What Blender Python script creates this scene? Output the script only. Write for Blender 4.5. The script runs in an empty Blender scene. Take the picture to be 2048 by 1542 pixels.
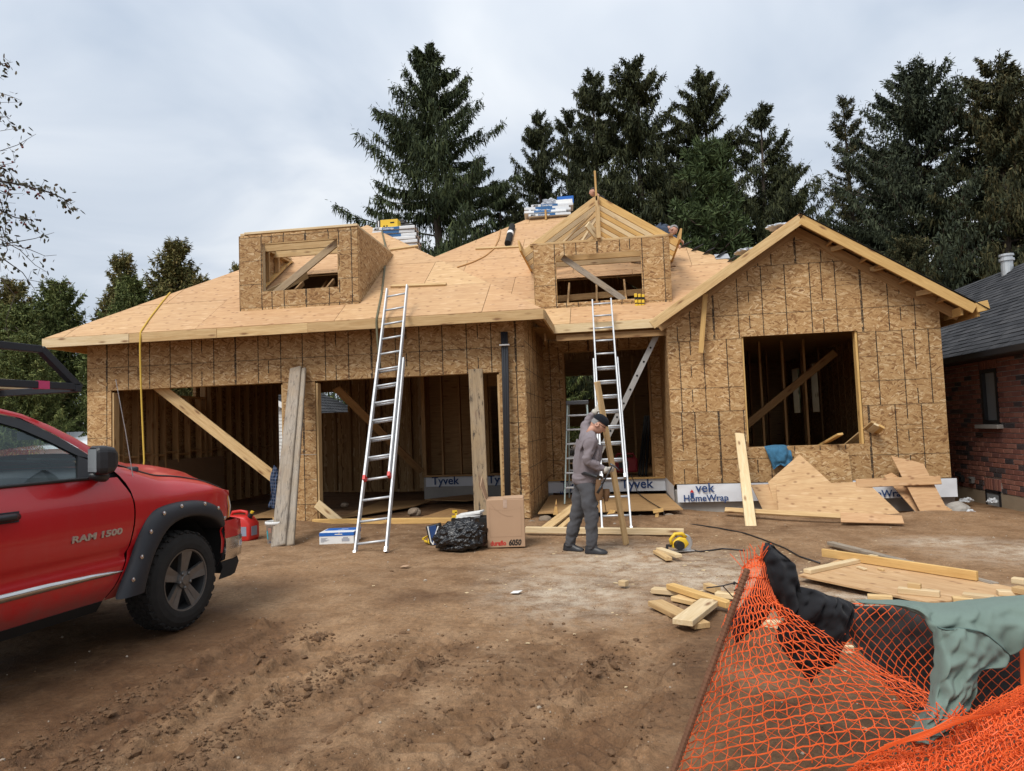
import bpy, bmesh, math, random
import numpy as np
from mathutils import Vector, Matrix, Euler, Quaternion
random.seed(7); RNG = np.random.default_rng(7)
SC = bpy.context.scene; COL = SC.collection
rad = math.radians
# ---------------------------------------------------------------- camera
def cam_axes(yaw, pitch, roll):
    f = Vector((-math.sin(yaw)*math.cos(pitch), math.cos(yaw)*math.cos(pitch), math.sin(pitch)))
    r = Vector((math.cos(yaw), math.sin(yaw), 0)); u = r.cross(f)
    return r*math.cos(roll)-u*math.sin(roll), r*math.sin(roll)+u*math.cos(roll), f
CR, CU, CF = cam_axes(rad(8.0016), rad(3.40594), rad(2.08815))
CPOS = Vector((0, 0, 1.6))
cam = bpy.data.cameras.new('camera'); camo = bpy.data.objects.new('camera', cam); COL.objects.link(camo)
cam.sensor_width = 36; cam.lens = 1400/2048*36; cam.clip_start = .05; cam.clip_end = 2000
mw = Matrix.Identity(4)
for i, a in enumerate((CR, CU, -CF)):
    for j in range(3): mw[j][i] = a[j]
mw.translation = CPOS; camo.matrix_world = mw; SC.camera = camo
# ---------------------------------------------------------------- sky
SUN_EL, SUN_AZ = rad(52), rad(205)          # azimuth clockwise from +Y (the house side)
W = bpy.data.worlds.new('World'); SC.world = W; W.use_nodes = True
wt = W.node_tree; wt.nodes.clear()
def wn(t, **k):
    n = wt.nodes.new(t)
    for a, b in k.items(): setattr(n, a, b)
    return n
out = wn('ShaderNodeOutputWorld'); bg = wn('ShaderNodeBackground'); sky = wn('ShaderNodeTexSky')
sky.sky_type = 'NISHITA'; sky.sun_disc = False; sky.sun_elevation = SUN_EL; sky.sun_rotation = SUN_AZ
sky.air_density = 1; sky.dust_density = 2
tc = wn('ShaderNodeTexCoord'); sep = wn('ShaderNodeSeparateXYZ'); wt.links.new(tc.outputs['Generated'], sep.inputs[0])
mx = wn('ShaderNodeMath', operation='MAXIMUM'); wt.links.new(sep.outputs[2], mx.inputs[0]); mx.inputs[1].default_value = 0.0
ad = wn('ShaderNodeMath', operation='ADD'); wt.links.new(mx.outputs[0], ad.inputs[0]); ad.inputs[1].default_value = .22
dx = wn('ShaderNodeMath', operation='DIVIDE'); dy = wn('ShaderNodeMath', operation='DIVIDE')
wt.links.new(sep.outputs[0], dx.inputs[0]); wt.links.new(ad.outputs[0], dx.inputs[1])
wt.links.new(sep.outputs[1], dy.inputs[0]); wt.links.new(ad.outputs[0], dy.inputs[1])
cmb = wn('ShaderNodeCombineXYZ'); wt.links.new(dx.outputs[0], cmb.inputs[0]); wt.links.new(dy.outputs[0], cmb.inputs[1])
n1 = wn('ShaderNodeTexNoise'); n1.inputs['Scale'].default_value = 1.5; n1.inputs['Detail'].default_value = 5; n1.inputs['Roughness'].default_value = .48; n1.inputs['Distortion'].default_value = .5
wt.links.new(cmb.outputs[0], n1.inputs['Vector'])
cr = wn('ShaderNodeValToRGB'); cr.color_ramp.elements[0].position = .33; cr.color_ramp.elements[1].position = .66
cr.color_ramp.elements[0].color = (4.7, 5.4, 6.4, 1); cr.color_ramp.elements[1].color = (8.1, 8.4, 8.7, 1)
e = cr.color_ramp.elements.new(.5); e.color = (6.2, 6.75, 7.5, 1)
wt.links.new(n1.outputs['Fac'], cr.inputs[0])
grd = wn('ShaderNodeMapRange'); wt.links.new(mx.outputs[0], grd.inputs[0])
grd.inputs[1].default_value = 0; grd.inputs[2].default_value = 1; grd.inputs[3].default_value = 1.0; grd.inputs[4].default_value = 1.5
sc_ = wn('ShaderNodeVectorMath', operation='SCALE'); wt.links.new(cr.outputs[0], sc_.inputs[0]); wt.links.new(grd.outputs[0], sc_.inputs['Scale'])
mxc = wn('ShaderNodeMix', data_type='RGBA'); mxc.inputs[0].default_value = .9
wt.links.new(sky.outputs[0], mxc.inputs[6]); wt.links.new(sc_.outputs[0], mxc.inputs[7])
wt.links.new(mxc.outputs[2], bg.inputs[0]); bg.inputs[1].default_value = .0505
wt.links.new(bg.outputs[0], out.inputs[0])
# ---------------------------------------------------------------- sun behind thin cloud
sl = bpy.data.lights.new('sun', 'SUN'); sl.energy = 1.5; sl.angle = rad(24); sl.color = (1, .96, .9)
so = bpy.data.objects.new('sun', sl); COL.objects.link(so)
sd = Vector((math.sin(SUN_AZ)*math.cos(SUN_EL), math.cos(SUN_AZ)*math.cos(SUN_EL), math.sin(SUN_EL)))
so.rotation_euler = sd.to_track_quat('Z', 'Y').to_euler()
SC.view_settings.view_transform = 'Standard'; SC.view_settings.look = 'None'
SC.view_settings.exposure = 1.06; SC.view_settings.gamma = 1; SC.view_settings.use_curve_mapping = False
SC.render.engine = 'CYCLES'
SC.cycles.max_bounces = 8; SC.cycles.transparent_max_bounces = 16

# ---------------------------------------------------------------- helpers
def ray(x, y):
    return (CR*((x-1024)/1400)+CU*((771-y)/1400)+CF)
def at(x, y, ax, v):                     # where the sight line of a photo point meets a plane of the place
    d = ray(x, y); i = 'xyz'.index(ax); return CPOS+d*((v-CPOS[i])/d[i])
def onpl(x, y, p, n):
    d = ray(x, y); n = Vector(n); return CPOS+d*(n.dot(Vector(p)-CPOS)/n.dot(d))
def tag(o, label=None, cat=None, group=None, kind=None):
    if label: o['label'] = label
    if cat: o['category'] = cat
    if group: o['group'] = group
    if kind: o['kind'] = kind
    return o
def thing(name, label, cat, loc=(0, 0, 0), rot=(0, 0, 0), group=None):
    o = bpy.data.objects.new(name, None); COL.objects.link(o); o.empty_display_size = .1
    o.location = loc; o.rotation_euler = rot
    return tag(o, label, cat, group)
def link(name, me, m=None, parent=None, mat4=None):
    o = bpy.data.objects.new(name, me); COL.objects.link(o)
    if m is not None and not me.materials: me.materials.append(m)
    if parent is not None: o.parent = parent
    if mat4 is not None: o.matrix_basis = mat4
    return o
class MB:
    """collects shapes, links them as ONE mesh"""
    def __init__(s): s.v = []; s.f = []; s.mi = []; s.cur = 0
    def add(s, v, f):
        b = len(s.v); s.v.extend([tuple(p) for p in v]); s.f.extend([tuple(i+b for i in q) for q in f]); s.mi.extend([s.cur]*len(f)); return s
    def box(s, c, size, R=None):
        x, y, z = [q/2 for q in size]
        v = [Vector(p) for p in ((-x,-y,-z),(x,-y,-z),(x,y,-z),(-x,y,-z),(-x,-y,z),(x,-y,z),(x,y,z),(-x,y,z))]
        if R is not None: v = [R @ p for p in v]
        c = Vector(c); return s.add([p+c for p in v], ((0,3,2,1),(4,5,6,7),(0,1,5,4),(1,2,6,5),(2,3,7,6),(3,0,4,7)))
    def bar(s, p0, p1, w, t, up=(0, 0, 1)):
        p0, p1 = Vector(p0), Vector(p1); M = frame(p0, p1, up); return s.box((p0+p1)/2, ((p1-p0).length, w, t), M)
    def tube(s, pts, r, n=8, caps=True, closed=False):
        pts = [Vector(p) for p in pts]; N = len(pts)
        rr = r if hasattr(r, '__len__') else [r]*N
        v = []; f = []; prev = None
        for i, p in enumerate(pts):
            if closed: d = pts[(i+1) % N]-pts[i-1]
            else: d = pts[min(i+1, N-1)]-pts[max(i-1, 0)]
            if d.length < 1e-9: d = Vector((0, 0, 1))
            d.normalize()
            if prev is None:
                a = d.orthogonal().normalized()
            else:
                a = (prev-d*prev.dot(d))
                a = a.normalized() if a.length > 1e-6 else d.orthogonal().normalized()
            prev = a; b = d.cross(a)
            for k in range(n):
                t = 2*math.pi*k/n; v.append(p+(a*math.cos(t)+b*math.sin(t))*rr[i])
        for i in range(N if closed else N-1):
            j = (i+1) % N
            for k in range(n): f.append((i*n+k, i*n+(k+1) % n, j*n+(k+1) % n, j*n+k))
        if caps and not closed: f.append(tuple(range(n-1, -1, -1))); f.append(tuple((N-1)*n+k for k in range(n)))
        return s.add(v, f)
    def prism(s, poly, d):               # extrude a 3D polygon along d
        d = Vector(d); poly = [Vector(p) for p in poly]; n = len(poly)
        nrm = Vector((0, 0, 0))
        for i in range(n): nrm += poly[i].cross(poly[(i+1) % n])
        if nrm.dot(d) > 0: poly = poly[::-1]
        v = poly+[p+d for p in poly]
        f = [tuple(range(n)), tuple(range(2*n-1, n-1, -1))]+[(i, i+n, (i+1) % n+n, (i+1) % n) for i in range(n)]
        return s.add(v, [q[::1] for q in f])
    def grid(s, P):                      # P[i][j] points
        a, b = len(P), len(P[0]); v = [p for r in P for p in r]
        return s.add(v, [(i*b+j, i*b+j+1, (i+1)*b+j+1, (i+1)*b+j) for i in range(a-1) for j in range(b-1)])
    def lathe(s, prof, c, ax=(0, 0, 1), n=24):
        ax = Vector(ax).normalized(); a = ax.orthogonal().normalized(); b = ax.cross(a); c = Vector(c); v = []; f = []
        for r, h in prof:
            for k in range(n):
                t = 2*math.pi*k/n; v.append(c+ax*h+(a*math.cos(t)+b*math.sin(t))*r)
        for i in range(len(prof)-1):
            for k in range(n): f.append((i*n+k, i*n+(k+1) % n, (i+1)*n+(k+1) % n, (i+1)*n+k))
        return s.add(v, f)
    def mesh(s, name):
        me = bpy.data.meshes.new(name); me.from_pydata(s.v, [], s.f)
        if any(s.mi): me.polygons.foreach_set('material_index', s.mi)
        me.update(); return me
    def build(s, name, m, parent=None, smooth=False, bev=0, mat4=None, sub=0):
        me = s.mesh(name)
        for q in (m if isinstance(m, (list, tuple)) else [m]): me.materials.append(q)
        if smooth: me.polygons.foreach_set('use_smooth', [True]*len(me.polygons))
        o = link(name, me, None, parent, mat4)
        if bev:
            b = o.modifiers.new('b', 'BEVEL'); b.width = bev; b.segments = 2; b.limit_method = 'ANGLE'; b.angle_limit = rad(40)
        if sub:
            b = o.modifiers.new('s', 'SUBSURF'); b.levels = sub; b.render_levels = sub
        return o
def frame(p0, p1, up=(0, 0, 1)):         # 3x3: X along p0>p1, Z nearest to up
    x = (Vector(p1)-Vector(p0)).normalized(); z = Vector(up); z = z-x*z.dot(x)
    if z.length < 1e-5: z = x.orthogonal()
    z.normalize(); y = z.cross(x); M = Matrix((x, y, z)).transposed(); return M
def bmbox(L, w, t, c=.004):              # board mesh, length along X, worn edges
    bm = bmesh.new(); bmesh.ops.create_cube(bm, size=1)
    for v in bm.verts: v.co = Vector((v.co.x*L, v.co.y*w, v.co.z*t))
    bmesh.ops.bevel(bm, geom=list(bm.edges), offset=min(c, t*.2, w*.2), segments=1, affect='EDGES')
    me = bpy.data.meshes.new('board'); bm.to_mesh(me); bm.free(); return me
_bc = {}
def board(name, p0, p1, w, t, up=(0, 0, 1), m=None, parent=None, c=.004):
    """one piece of lumber from p0 to p1; t is its depth along up, w across"""
    p0, p1 = Vector(p0), Vector(p1); L = (p1-p0).length
    k = (round(L, 2), round(w, 3), round(t, 3), m.name)
    if k not in _bc: _bc[k] = bmbox(k[0], k[1], k[2], c)
    M = frame(p0, p1, up).to_4x4(); M.translation = (p0+p1)/2
    return link(name, _bc[k], m, parent, M)
def text(name, s, size, M, m, parent=None, ext=.001, shear=0, sx=1, bold=0, align='LEFT'):
    cu = bpy.data.curves.new(name, 'FONT'); cu.body = s; cu.size = size; cu.extrude = ext; cu.shear = shear; cu.offset = bold
    cu.align_x = align; cu.resolution_u = 3
    to = bpy.data.objects.new(name, cu); COL.objects.link(to)
    dg = bpy.context.evaluated_depsgraph_get(); me = bpy.data.meshes.new_from_object(to.evaluated_get(dg)); 
    bpy.data.objects.remove(to); me.materials.clear(); me.materials.append(m)
    o = link(name, me, None, parent, M @ Matrix.Diagonal((sx, 1, 1, 1))); return o
def axes(o, x, y):                       # 4x4 from origin, x axis, y axis
    x = Vector(x).normalized(); y = Vector(y); y = (y-x*y.dot(x)).normalized(); z = x.cross(y)
    M = Matrix((x, y, z)).transposed().to_4x4(); M.translation = o; return M

# ---------------------------------------------------------------- material kit
class NT:
    def __init__(s, name, rough=.8, spec=.3):
        s.m = bpy.data.materials.new(name); s.m.use_nodes = True; s.t = s.m.node_tree; s.t.nodes.clear()
        s.o = s.t.nodes.new('ShaderNodeOutputMaterial'); s.b = s.t.nodes.new('ShaderNodeBsdfPrincipled')
        s.t.links.new(s.b.outputs[0], s.o.inputs[0]); s.b.inputs['Roughness'].default_value = rough
        s.b.inputs['Specular IOR Level'].default_value = spec
    def set(s, inp, v):
        if hasattr(v, 'is_linked'): s.t.links.new(v, inp)
        elif isinstance(v, (tuple, list)) and len(v) == 3 and len(getattr(inp, 'default_value', (0,))) == 4: inp.default_value = (*v, 1)
        else: inp.default_value = v
    def n(s, typ, out=0, _i={}, **k):
        nd = s.t.nodes.new('ShaderNode'+typ)
        for a, b in k.items(): setattr(nd, a, b)
        for a, b in _i.items(): s.set(nd.inputs[a], b)
        return nd.outputs[out]
    def P(s, k, v): s.set(s.b.inputs[k], v); return s
    def math(s, op, a, b=0, c=None, clamp=False):
        i = {0: a, 1: b}
        if c is not None: i[2] = c
        return s.n('Math', operation=op, use_clamp=clamp, _i=i)
    def mix(s, f, a, b, bt='MIX'): return s.n('Mix', 2, {0: f, 6: a, 7: b}, data_type='RGBA', blend_type=bt, clamp_factor=True)
    def ramp(s, f, *st, interp='LINEAR'):
        nd = s.t.nodes.new('ShaderNodeValToRGB'); s.set(nd.inputs[0], f); r = nd.color_ramp; r.interpolation = interp
        while len(r.elements) > 1: r.elements.remove(r.elements[-1])
        for i, (p, c) in enumerate(st):
            el = r.elements[0] if i == 0 else r.elements.new(p)
            el.position = p; el.color = (*c, 1) if isinstance(c, (tuple, list)) else (c, c, c, 1)
        return nd.outputs[0]
    def obj(s): return s.n('TexCoord', 3)
    def gen(s): return s.n('TexCoord', 0)
    def rnd(s): return s.n('ObjectInfo', 5)
    def vadd(s, a, b): return s.n('VectorMath', operation='ADD', _i={0: a, 1: b})
    def vmul(s, a, b): return s.n('VectorMath', operation='MULTIPLY', _i={0: a, 1: b})
    def map(s, v, loc=(0,0,0), rot=(0,0,0), sc=(1,1,1)): return s.n('Mapping', _i={'Vector': v, 'Location': loc, 'Rotation': rot, 'Scale': sc})
    def noise(s, v, scale, det=3, rough=.5, dist=0, out=0): return s.n('TexNoise', out, {'Vector': v, 'Scale': scale, 'Detail': det, 'Roughness': rough, 'Distortion': dist})
    def voro(s, v, scale, out=0, feature='F1', rand=1, dim='3D'): return s.n('TexVoronoi', out, {'Vector': v, 'Scale': scale, 'Randomness': rand}, feature=feature, voronoi_dimensions=dim)
    def bump(s, h, st=.3, d=.01): s.P('Normal', s.n('Bump', _i={'Height': h, 'Strength': st, 'Distance': d})); return s
def plain(name, col, rough=.6, spec=.3, metal=0, var=.12, scale=6, bump=0, bscale=60):
    """a coloured surface with mild tone variation and a little relief"""
    k = NT(name, rough, spec); v = k.obj(); f = k.noise(v, scale, 4, .6)
    c1 = tuple(x*(1-var) for x in col); c2 = tuple(min(1, x*(1+var)) for x in col)
    k.P('Base Color', k.mix(f, c1, c2)).P('Metallic', metal)
    k.P('Roughness', k.n('MapRange', _i={0: k.noise(v, scale*2.3, 3), 3: max(0, rough-.08), 4: min(1, rough+.1)}))
    if bump: k.bump(k.noise(v, bscale, 3), bump, .004)
    return k.m
def osb_mat(lines=True):
    k = NT('osb_lined' if lines else 'osb', .75, .25)
    co = k.obj(); r = k.rnd(); off = k.n('CombineXYZ', _i={0: k.math('MULTIPLY', r, 37.3), 1: k.math('MULTIPLY', r, 91.7)})
    v0 = k.vadd(co, off)
    wob = k.n('VectorMath', operation='SCALE', _i={0: k.vadd(k.noise(v0, 3.5, 2, out=1), (-.5, -.5, -.5)), 'Scale': .10}); v = k.vadd(v0, wob)
    def flakes(rot, sx, sy):
        q = k.map(k.map(v, rot=(0, 0, rad(rot))), sc=(sx*1.18, sy*1.12, 1)); s_ = k.n('SeparateXYZ', _i={0: k.voro(q, 1, 1, dim='2D')})
        sn = s_.node; return sn.outputs[0], sn.outputs[1]
    col = None
    tones = ((0, (.20, .100, .042)), (.12, (.30, .165, .068)), (.35, (.41, .246, .108)), (.72, (.485, .310, .146)), (.9, (.55, .378, .196)), (1, (.66, .495, .295)))
    for i, (rot, sx, sy) in enumerate(((4, 6.5, 26), (48, 8, 30), (-30, 7, 30), (16, 7, 32), (-55, 9, 34), (-12, 7, 30), (32, 8, 34), (-20, 7, 30), (75, 10, 38), (6, 8, 38), (-38, 9, 36), (22, 9, 40))):
        a, b = flakes(rot, sx, sy); c = k.ramp(a, *tones)
        if col is None: col = c
        else: col = k.mix(k.math('GREATER_THAN', b, (.5, .5, .5, .66, .55, .66, .6, .74, .66, .72, .74)[i-1]), col, c)
    big = k.noise(v0, 1.1, 3); col = k.mix(k.math('MULTIPLY', big, .5), col, (.30, .175, .07), 'MULTIPLY') if False else k.mix(k.n('MapRange', _i={0: big, 1: .35, 2: .75, 3: 0, 4: .22}), col, (.25, .15, .065))
    col = k.mix(1, col, k.ramp(r, (0, (.84, .81, .78)), (.5, (.98, .96, .94)), (1, (1.12, 1.09, 1.06))), 'MULTIPLY')
    fine = k.noise(k.map(v, sc=(1, 1, 1)), 90, 2); col = k.mix(.35, col, k.ramp(fine, (.3, .55), (.7, 1.15)), 'MULTIPLY')
    if lines:
        s_ = k.n('SeparateXYZ', _i={0: co}).node
        def ln(c, per, w, ph=0):
            m_ = k.math('PINGPONG', k.math('ADD', c, ph), per/2); return k.math('LESS_THAN', m_, w)
        u, w_ = s_.outputs[0], s_.outputs[1]
        brk = k.noise(co, 2.3, 1)
        L = k.math('MAXIMUM', ln(u, .44, .0092), k.math('MULTIPLY', ln(u, .66, .009, .02), k.math('GREATER_THAN', brk, .42)))
        L = k.math('MAXIMUM', L, k.math('MULTIPLY', ln(w_, .44, .003), k.math('GREATER_THAN', k.noise(co, 1.7, 1), .36)))
        L = k.math('MAXIMUM', L, k.math('MULTIPLY', ln(w_, .53, .003, .1), k.math('GREATER_THAN', k.noise(co, 1.9, 1), .5)))
        L = k.math('MULTIPLY', L, k.n('MapRange', _i={0: k.noise(co, 40, 2), 1: .2, 2: .55, 3: .35, 4: 1.0}))
        col = k.mix(L, col, (.022, .018, .015))
    k.P('Base Color', col); k.bump(fine, .25, .004); return k.m
def ply_mat():
    k = NT('plywood', .7, .25); co = k.obj(); r = k.rnd()
    off = k.n('CombineXYZ', _i={0: k.math('MULTIPLY', r, 53.3), 1: k.math('MULTIPLY', r, 21.7), 2: k.math('MULTIPLY', r, 7)}); v = k.vadd(co, off)
    g = k.noise(k.map(v, sc=(1.2, 9, 1)), 2.2, 5, .6, 1.2)
    fine = k.noise(k.map(v, sc=(3, 70, 1)), 2, 3, .6)
    col = k.ramp(g, (.25, (.39, .23, .112)), (.45, (.495, .308, .155)), (.6, (.55, .36, .188)), (.8, (.61, .425, .24)))
    col = k.mix(.4, col, k.ramp(fine, (.3, .72), (.7, 1.12)), 'MULTIPLY')
    # football patches and knots
    kn = k.voro(k.map(v, sc=(3.0, 4.6, 1)), 1, 0, dim='2D'); col = k.mix(k.ramp(kn, (.03, .85), (.085, .45), (.13, 0)), col, (.24, .125, .06))
    pat = k.voro(k.map(v, loc=(3.1, 1.7, 0), sc=(1.5, 5.5, 1)), 1, 0, dim='2D'); col = k.mix(k.ramp(pat, (.09, .38), (.115, 0)), col, (.66, .47, .29))
    col = k.mix(1, col, k.ramp(r, (0, (.90, .86, .86)), (.35, (1.02, .96, .95)), (.7, (1.0, 1.0, 1.0)), (1, (1.1, 1.12, 1.12))), 'MULTIPLY')
    blot = k.noise(v, .9, 3); col = k.mix(k.ramp(blot, (.45, 0), (.75, .22)), col, (.36, .22, .13))
    k.P('Base Color', col); k.bump(fine, .2, .003); return k.m
def wood_mat(name, light=(.63, .45, .235), dark=(.47, .30, .135), knot=(.19, .09, .04), grey=0, wear=.0):
    k = NT(name, .72, .25); co = k.obj(); r = k.rnd()
    off = k.n('CombineXYZ', _i={0: k.math('MULTIPLY', r, 71), 1: k.math('MULTIPLY', r, 13), 2: k.math('MULTIPLY', r, 29)}); v = k.vadd(co, off)
    q = k.map(v, sc=(.9, 11, 11)); g = k.noise(q, 2.5, 4, .6, .7); f = k.noise(k.map(v, sc=(2.5, 90, 90)), 2.2, 3, .6)
    col = k.mix(k.ramp(g, (.32, 0), (.68, 1)), dark, light); col = k.mix(.4, col, k.ramp(f, (.3, .74), (.7, 1.12)), 'MULTIPLY')
    kn = k.voro(k.map(v, sc=(2.1, 7.5, 7.5)), 1, 0); col = k.mix(k.ramp(kn, (.07, .9), (.15, .4), (.22, 0)), col, knot)
    col = k.mix(1, col, k.ramp(r, (0, (.84, .80, .76)), (.5, (1, 1, 1)), (1, (1.1, 1.1, 1.06))), 'MULTIPLY')
    if grey: col = k.mix(k.math('MULTIPLY', k.ramp(k.noise(v, 2.5, 4, .7), (.3, .45), (.65, 1)), grey), col, k.ramp(f, (.25, (.13, .115, .10)), (.7, (.40, .35, .29))))
    if wear:
        col = k.mix(k.ramp(k.noise(k.map(v, sc=(1.2, 5, 5)), 3.0, 5, .72), (.55, 0), (.64, wear)), col, (.05, .04, .032))
    k.P('Base Color', col); k.bump(f, .25, .003); return k.m
# ---------------------------------------------------------------- materials
M_OSB = osb_mat(True); M_OSBP = osb_mat(False); M_PLY = ply_mat()
M_WOOD = wood_mat('spruce_lumber'); M_WOODY = wood_mat('fir_lumber', (.66, .43, .17), (.52, .31, .11))
M_WOODP = wood_mat('pale_lumber', (.70, .56, .36), (.58, .43, .24)); M_WOODB = wood_mat('bluestain_lumber', (.52, .40, .24), (.38, .27, .15), grey=.35)
M_GREYW = wood_mat('grey_lumber', (.40, .30, .19), (.25, .18, .11), grey=.85, wear=.55); M_MOULD = wood_mat('stained_lumber', (.44, .31, .16), (.28, .19, .095), grey=.45, wear=.95)
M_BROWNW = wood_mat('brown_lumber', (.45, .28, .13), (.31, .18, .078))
M_ALU = plain('aluminium', (.62, .63, .64), .38, .5, .85, .1, 9)
M_ALUW = plain('mill_aluminium', (.54, .55, .56), .5, .5, .5, .2, 14)
M_FIBRE = plain('pale_green_fibreglass', (.45, .56, .54), .5)
M_BLACK = plain('black_plastic', (.018, .018, .02), .42, .45)
M_DARK = plain('dark_rubber', (.022, .021, .02), .85, .2, bump=.3)
M_CONC = plain('concrete', (.34, .32, .29), .9, .2, var=.22, scale=3, bump=.5, bscale=30)
M_WHITE = plain('white_plastic', (.74, .74, .72), .45, .4, var=.05)
M_YEL = plain('yellow_plastic', (.72, .47, .03), .42, .45)
M_BLUE = plain('blue_print', (.02, .12, .42), .5); M_NAVY = plain('navy_print', (.02, .055, .17), .6)
M_REDP = plain('red_plastic', (.55, .025, .02), .42, .45)
M_REDPR = plain('red_print', (.5, .03, .025), .6)
M_INK = plain('black_print', (.012, .012, .012), .7)
M_CARD = plain('cardboard', (.42, .275, .175), .85, .2, var=.07, scale=3)
M_TYVEK = plain('white_house_wrap', (.66, .68, .71), .5, .3, var=.07, scale=3)
M_STEEL = plain('dark_steel', (.10, .10, .105), .45, .5, .7)
M_RUST = plain('rusty_steel', (.17, .085, .05), .85, .2, .2, .35, 18, .4, 80)
M_ORANGE = plain('orange_plastic', (.74, .115, .026), .5, .3, var=.16, scale=3)
M_ROPEY = plain('yellow_rope', (.55, .36, .06), .8); M_ROPEG = plain('dull_green_rope', (.13, .12, .075), .9, bump=.4)
M_HOSE = plain('tan_hose', (.45, .24, .09), .6)
def cloth(name, col, sc=240):
    k = NT(name, .92, .15); v = k.obj(); f = k.noise(v, 7, 4, .6)
    k.P('Base Color', k.mix(f, tuple(c*.8 for c in col), tuple(c*1.2 for c in col)))
    k.P('Sheen Weight', .06).P('Sheen Roughness', .5)
    w = k.n('TexWave', 1, {'Vector': v, 'Scale': sc, 'Distortion': 1.5}); k.bump(k.math('ADD', w, k.math('MULTIPLY', k.noise(v, 18, 4), 3.0)), .22, .004); return k.m
M_CBLACK = cloth('black_cotton', (.014, .014, .016)); M_CGREEN = cloth('sage_fleece', (.145, .195, .168)); M_CDGREY = cloth('charcoal_cloth', (.045, .045, .045))
M_CBLUE = cloth('blue_cotton', (.045, .14, .235)); M_SHIRT = cloth('grey_shirt', (.205, .175, .185)); M_PANTS = cloth('grey_trousers', (.072, .072, .078))
M_CNAVY = cloth('navy_cotton', (.04, .055, .085)); M_CAP = cloth('navy_cap', (.009, .010, .014)); M_GLOVE = cloth('pale_gloves', (.44, .41, .36))
M_LEATHER = plain('brown_leather', (.14, .075, .035), .7, bump=.3)
M_SKIN = plain('skin', (.50, .27, .19), .55, .35, var=.08, scale=14); M_HAIR = plain('grey_hair', (.22, .21, .205), .8, bump=.5); M_HAIRD = plain('dark_hair', (.03, .022, .018), .7)
M_SOLE = plain('shoe_sole', (.36, .37, .38), .7)
def plaid():
    k = NT('plaid_cotton', .95, .1); v = k.obj(); w1 = k.n('SeparateXYZ', _i={0: v}).node
    a = k.math('LESS_THAN', k.math('PINGPONG', w1.outputs[0], .03), .011); b = k.math('LESS_THAN', k.math('PINGPONG', w1.outputs[2], .03), .011)
    c = k.mix(a, (.018, .025, .045), (.05, .08, .15)); c = k.mix(k.math('MULTIPLY', b, .6), c, (.11, .12, .16)); k.P('Base Color', c); return k.m
M_PLAID = plaid()
def mud_mat():
    k = NT('mud', .9, .25); v = k.obj()
    a = k.noise(v, .45, 5, .6); b = k.noise(v, 3.2, 6, .65); c = k.noise(v, 22, 5, .7); d = k.noise(v, 110, 3, .6)
    col = k.mix(k.ramp(a, (.36, 0), (.62, 1)), (.140, .074, .035), (.285, .168, .086))
    col = k.mix(k.ramp(b, (.42, 0), (.66, .75)), col, (.335, .215, .122)); col = k.mix(k.ramp(b, (.28, .45), (.42, 0)), col, (.11, .064, .034))
    col = k.mix(.75, col, k.ramp(c, (.28, .5), (.5, 1.0), (.72, 1.32)), 'MULTIPLY'); col = k.mix(.6, col, k.ramp(d, (.3, .6), (.7, 1.35)), 'MULTIPLY')
    # pale grit
    g = k.voro(v, 38, 0); gm = k.math('MULTIPLY', k.ramp(g, (.10, 1), (.17, 0)), k.math('GREATER_THAN', k.noise(v, 5, 2), .5)); col = k.mix(gm, col, (.33, .25, .175))
    s = k.n('SeparateXYZ', _i={0: v}).node
    def spot(x, y, rx, ry):
        q = k.n('VectorMath', 1, {0: k.map(v, loc=(-x/rx, -y/ry, 0), sc=(1/rx, 1/ry, 0))}, operation='LENGTH'); return k.ramp(q, (.15, 1), (1, 0))
    sp = None
    for q in ((.1, 8.3, 1.9, 1.7), (4.0, 9.4, .9, .65), (.9, 7.5, 1.4, 1.2), (2.2, 6.5, 2.2, 1.0), (-.4, 7.0, 1.2, 1.5), (4.6, 8.6, 1.3, 1.0)):
        w = spot(*q); sp = w if sp is None else k.math('MAXIMUM', sp, w)
    sd_ = k.math('MULTIPLY', sp, k.ramp(k.math('ADD', k.math('MULTIPLY', k.noise(v, 5, 5, .7), .6), k.math('MULTIPLY', k.noise(v, 75, 2, .7), .4)), (.40, 0), (.58, .85)))
    col = k.mix(sd_, col, (.56, .47, .36))
    at_ = k.n('Attribute', 0, attribute_name='wet')
    col = k.mix(k.n('Attribute', 2, attribute_name='wet'), col, k.mix(1, col, (.52, .45, .39), 'MULTIPLY'))
    k.P('Base Color', col).P('Roughness', k.n('MapRange', _i={0: k.n('Attribute', 2, attribute_name='wet'), 3: .92, 4: .62}))
    k.bump(k.math('ADD', k.math('MULTIPLY', c, .7), k.math('MULTIPLY', d, .35)), .9, .022); return k.m
M_MUD = mud_mat()
k = NT('mud_clod', .95, .2); v = k.obj(); c = k.noise(v, 30, 4, .7)
k.P('Base Color', k.mix(c, (.072, .040, .021), (.19, .112, .062))); k.bump(k.noise(v, 90, 3), .6, .008); M_CLOD = k.m
M_STONE = plain('field_stone', (.22, .17, .125), .92, .2, var=.35, scale=8, bump=.8, bscale=30)

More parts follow.
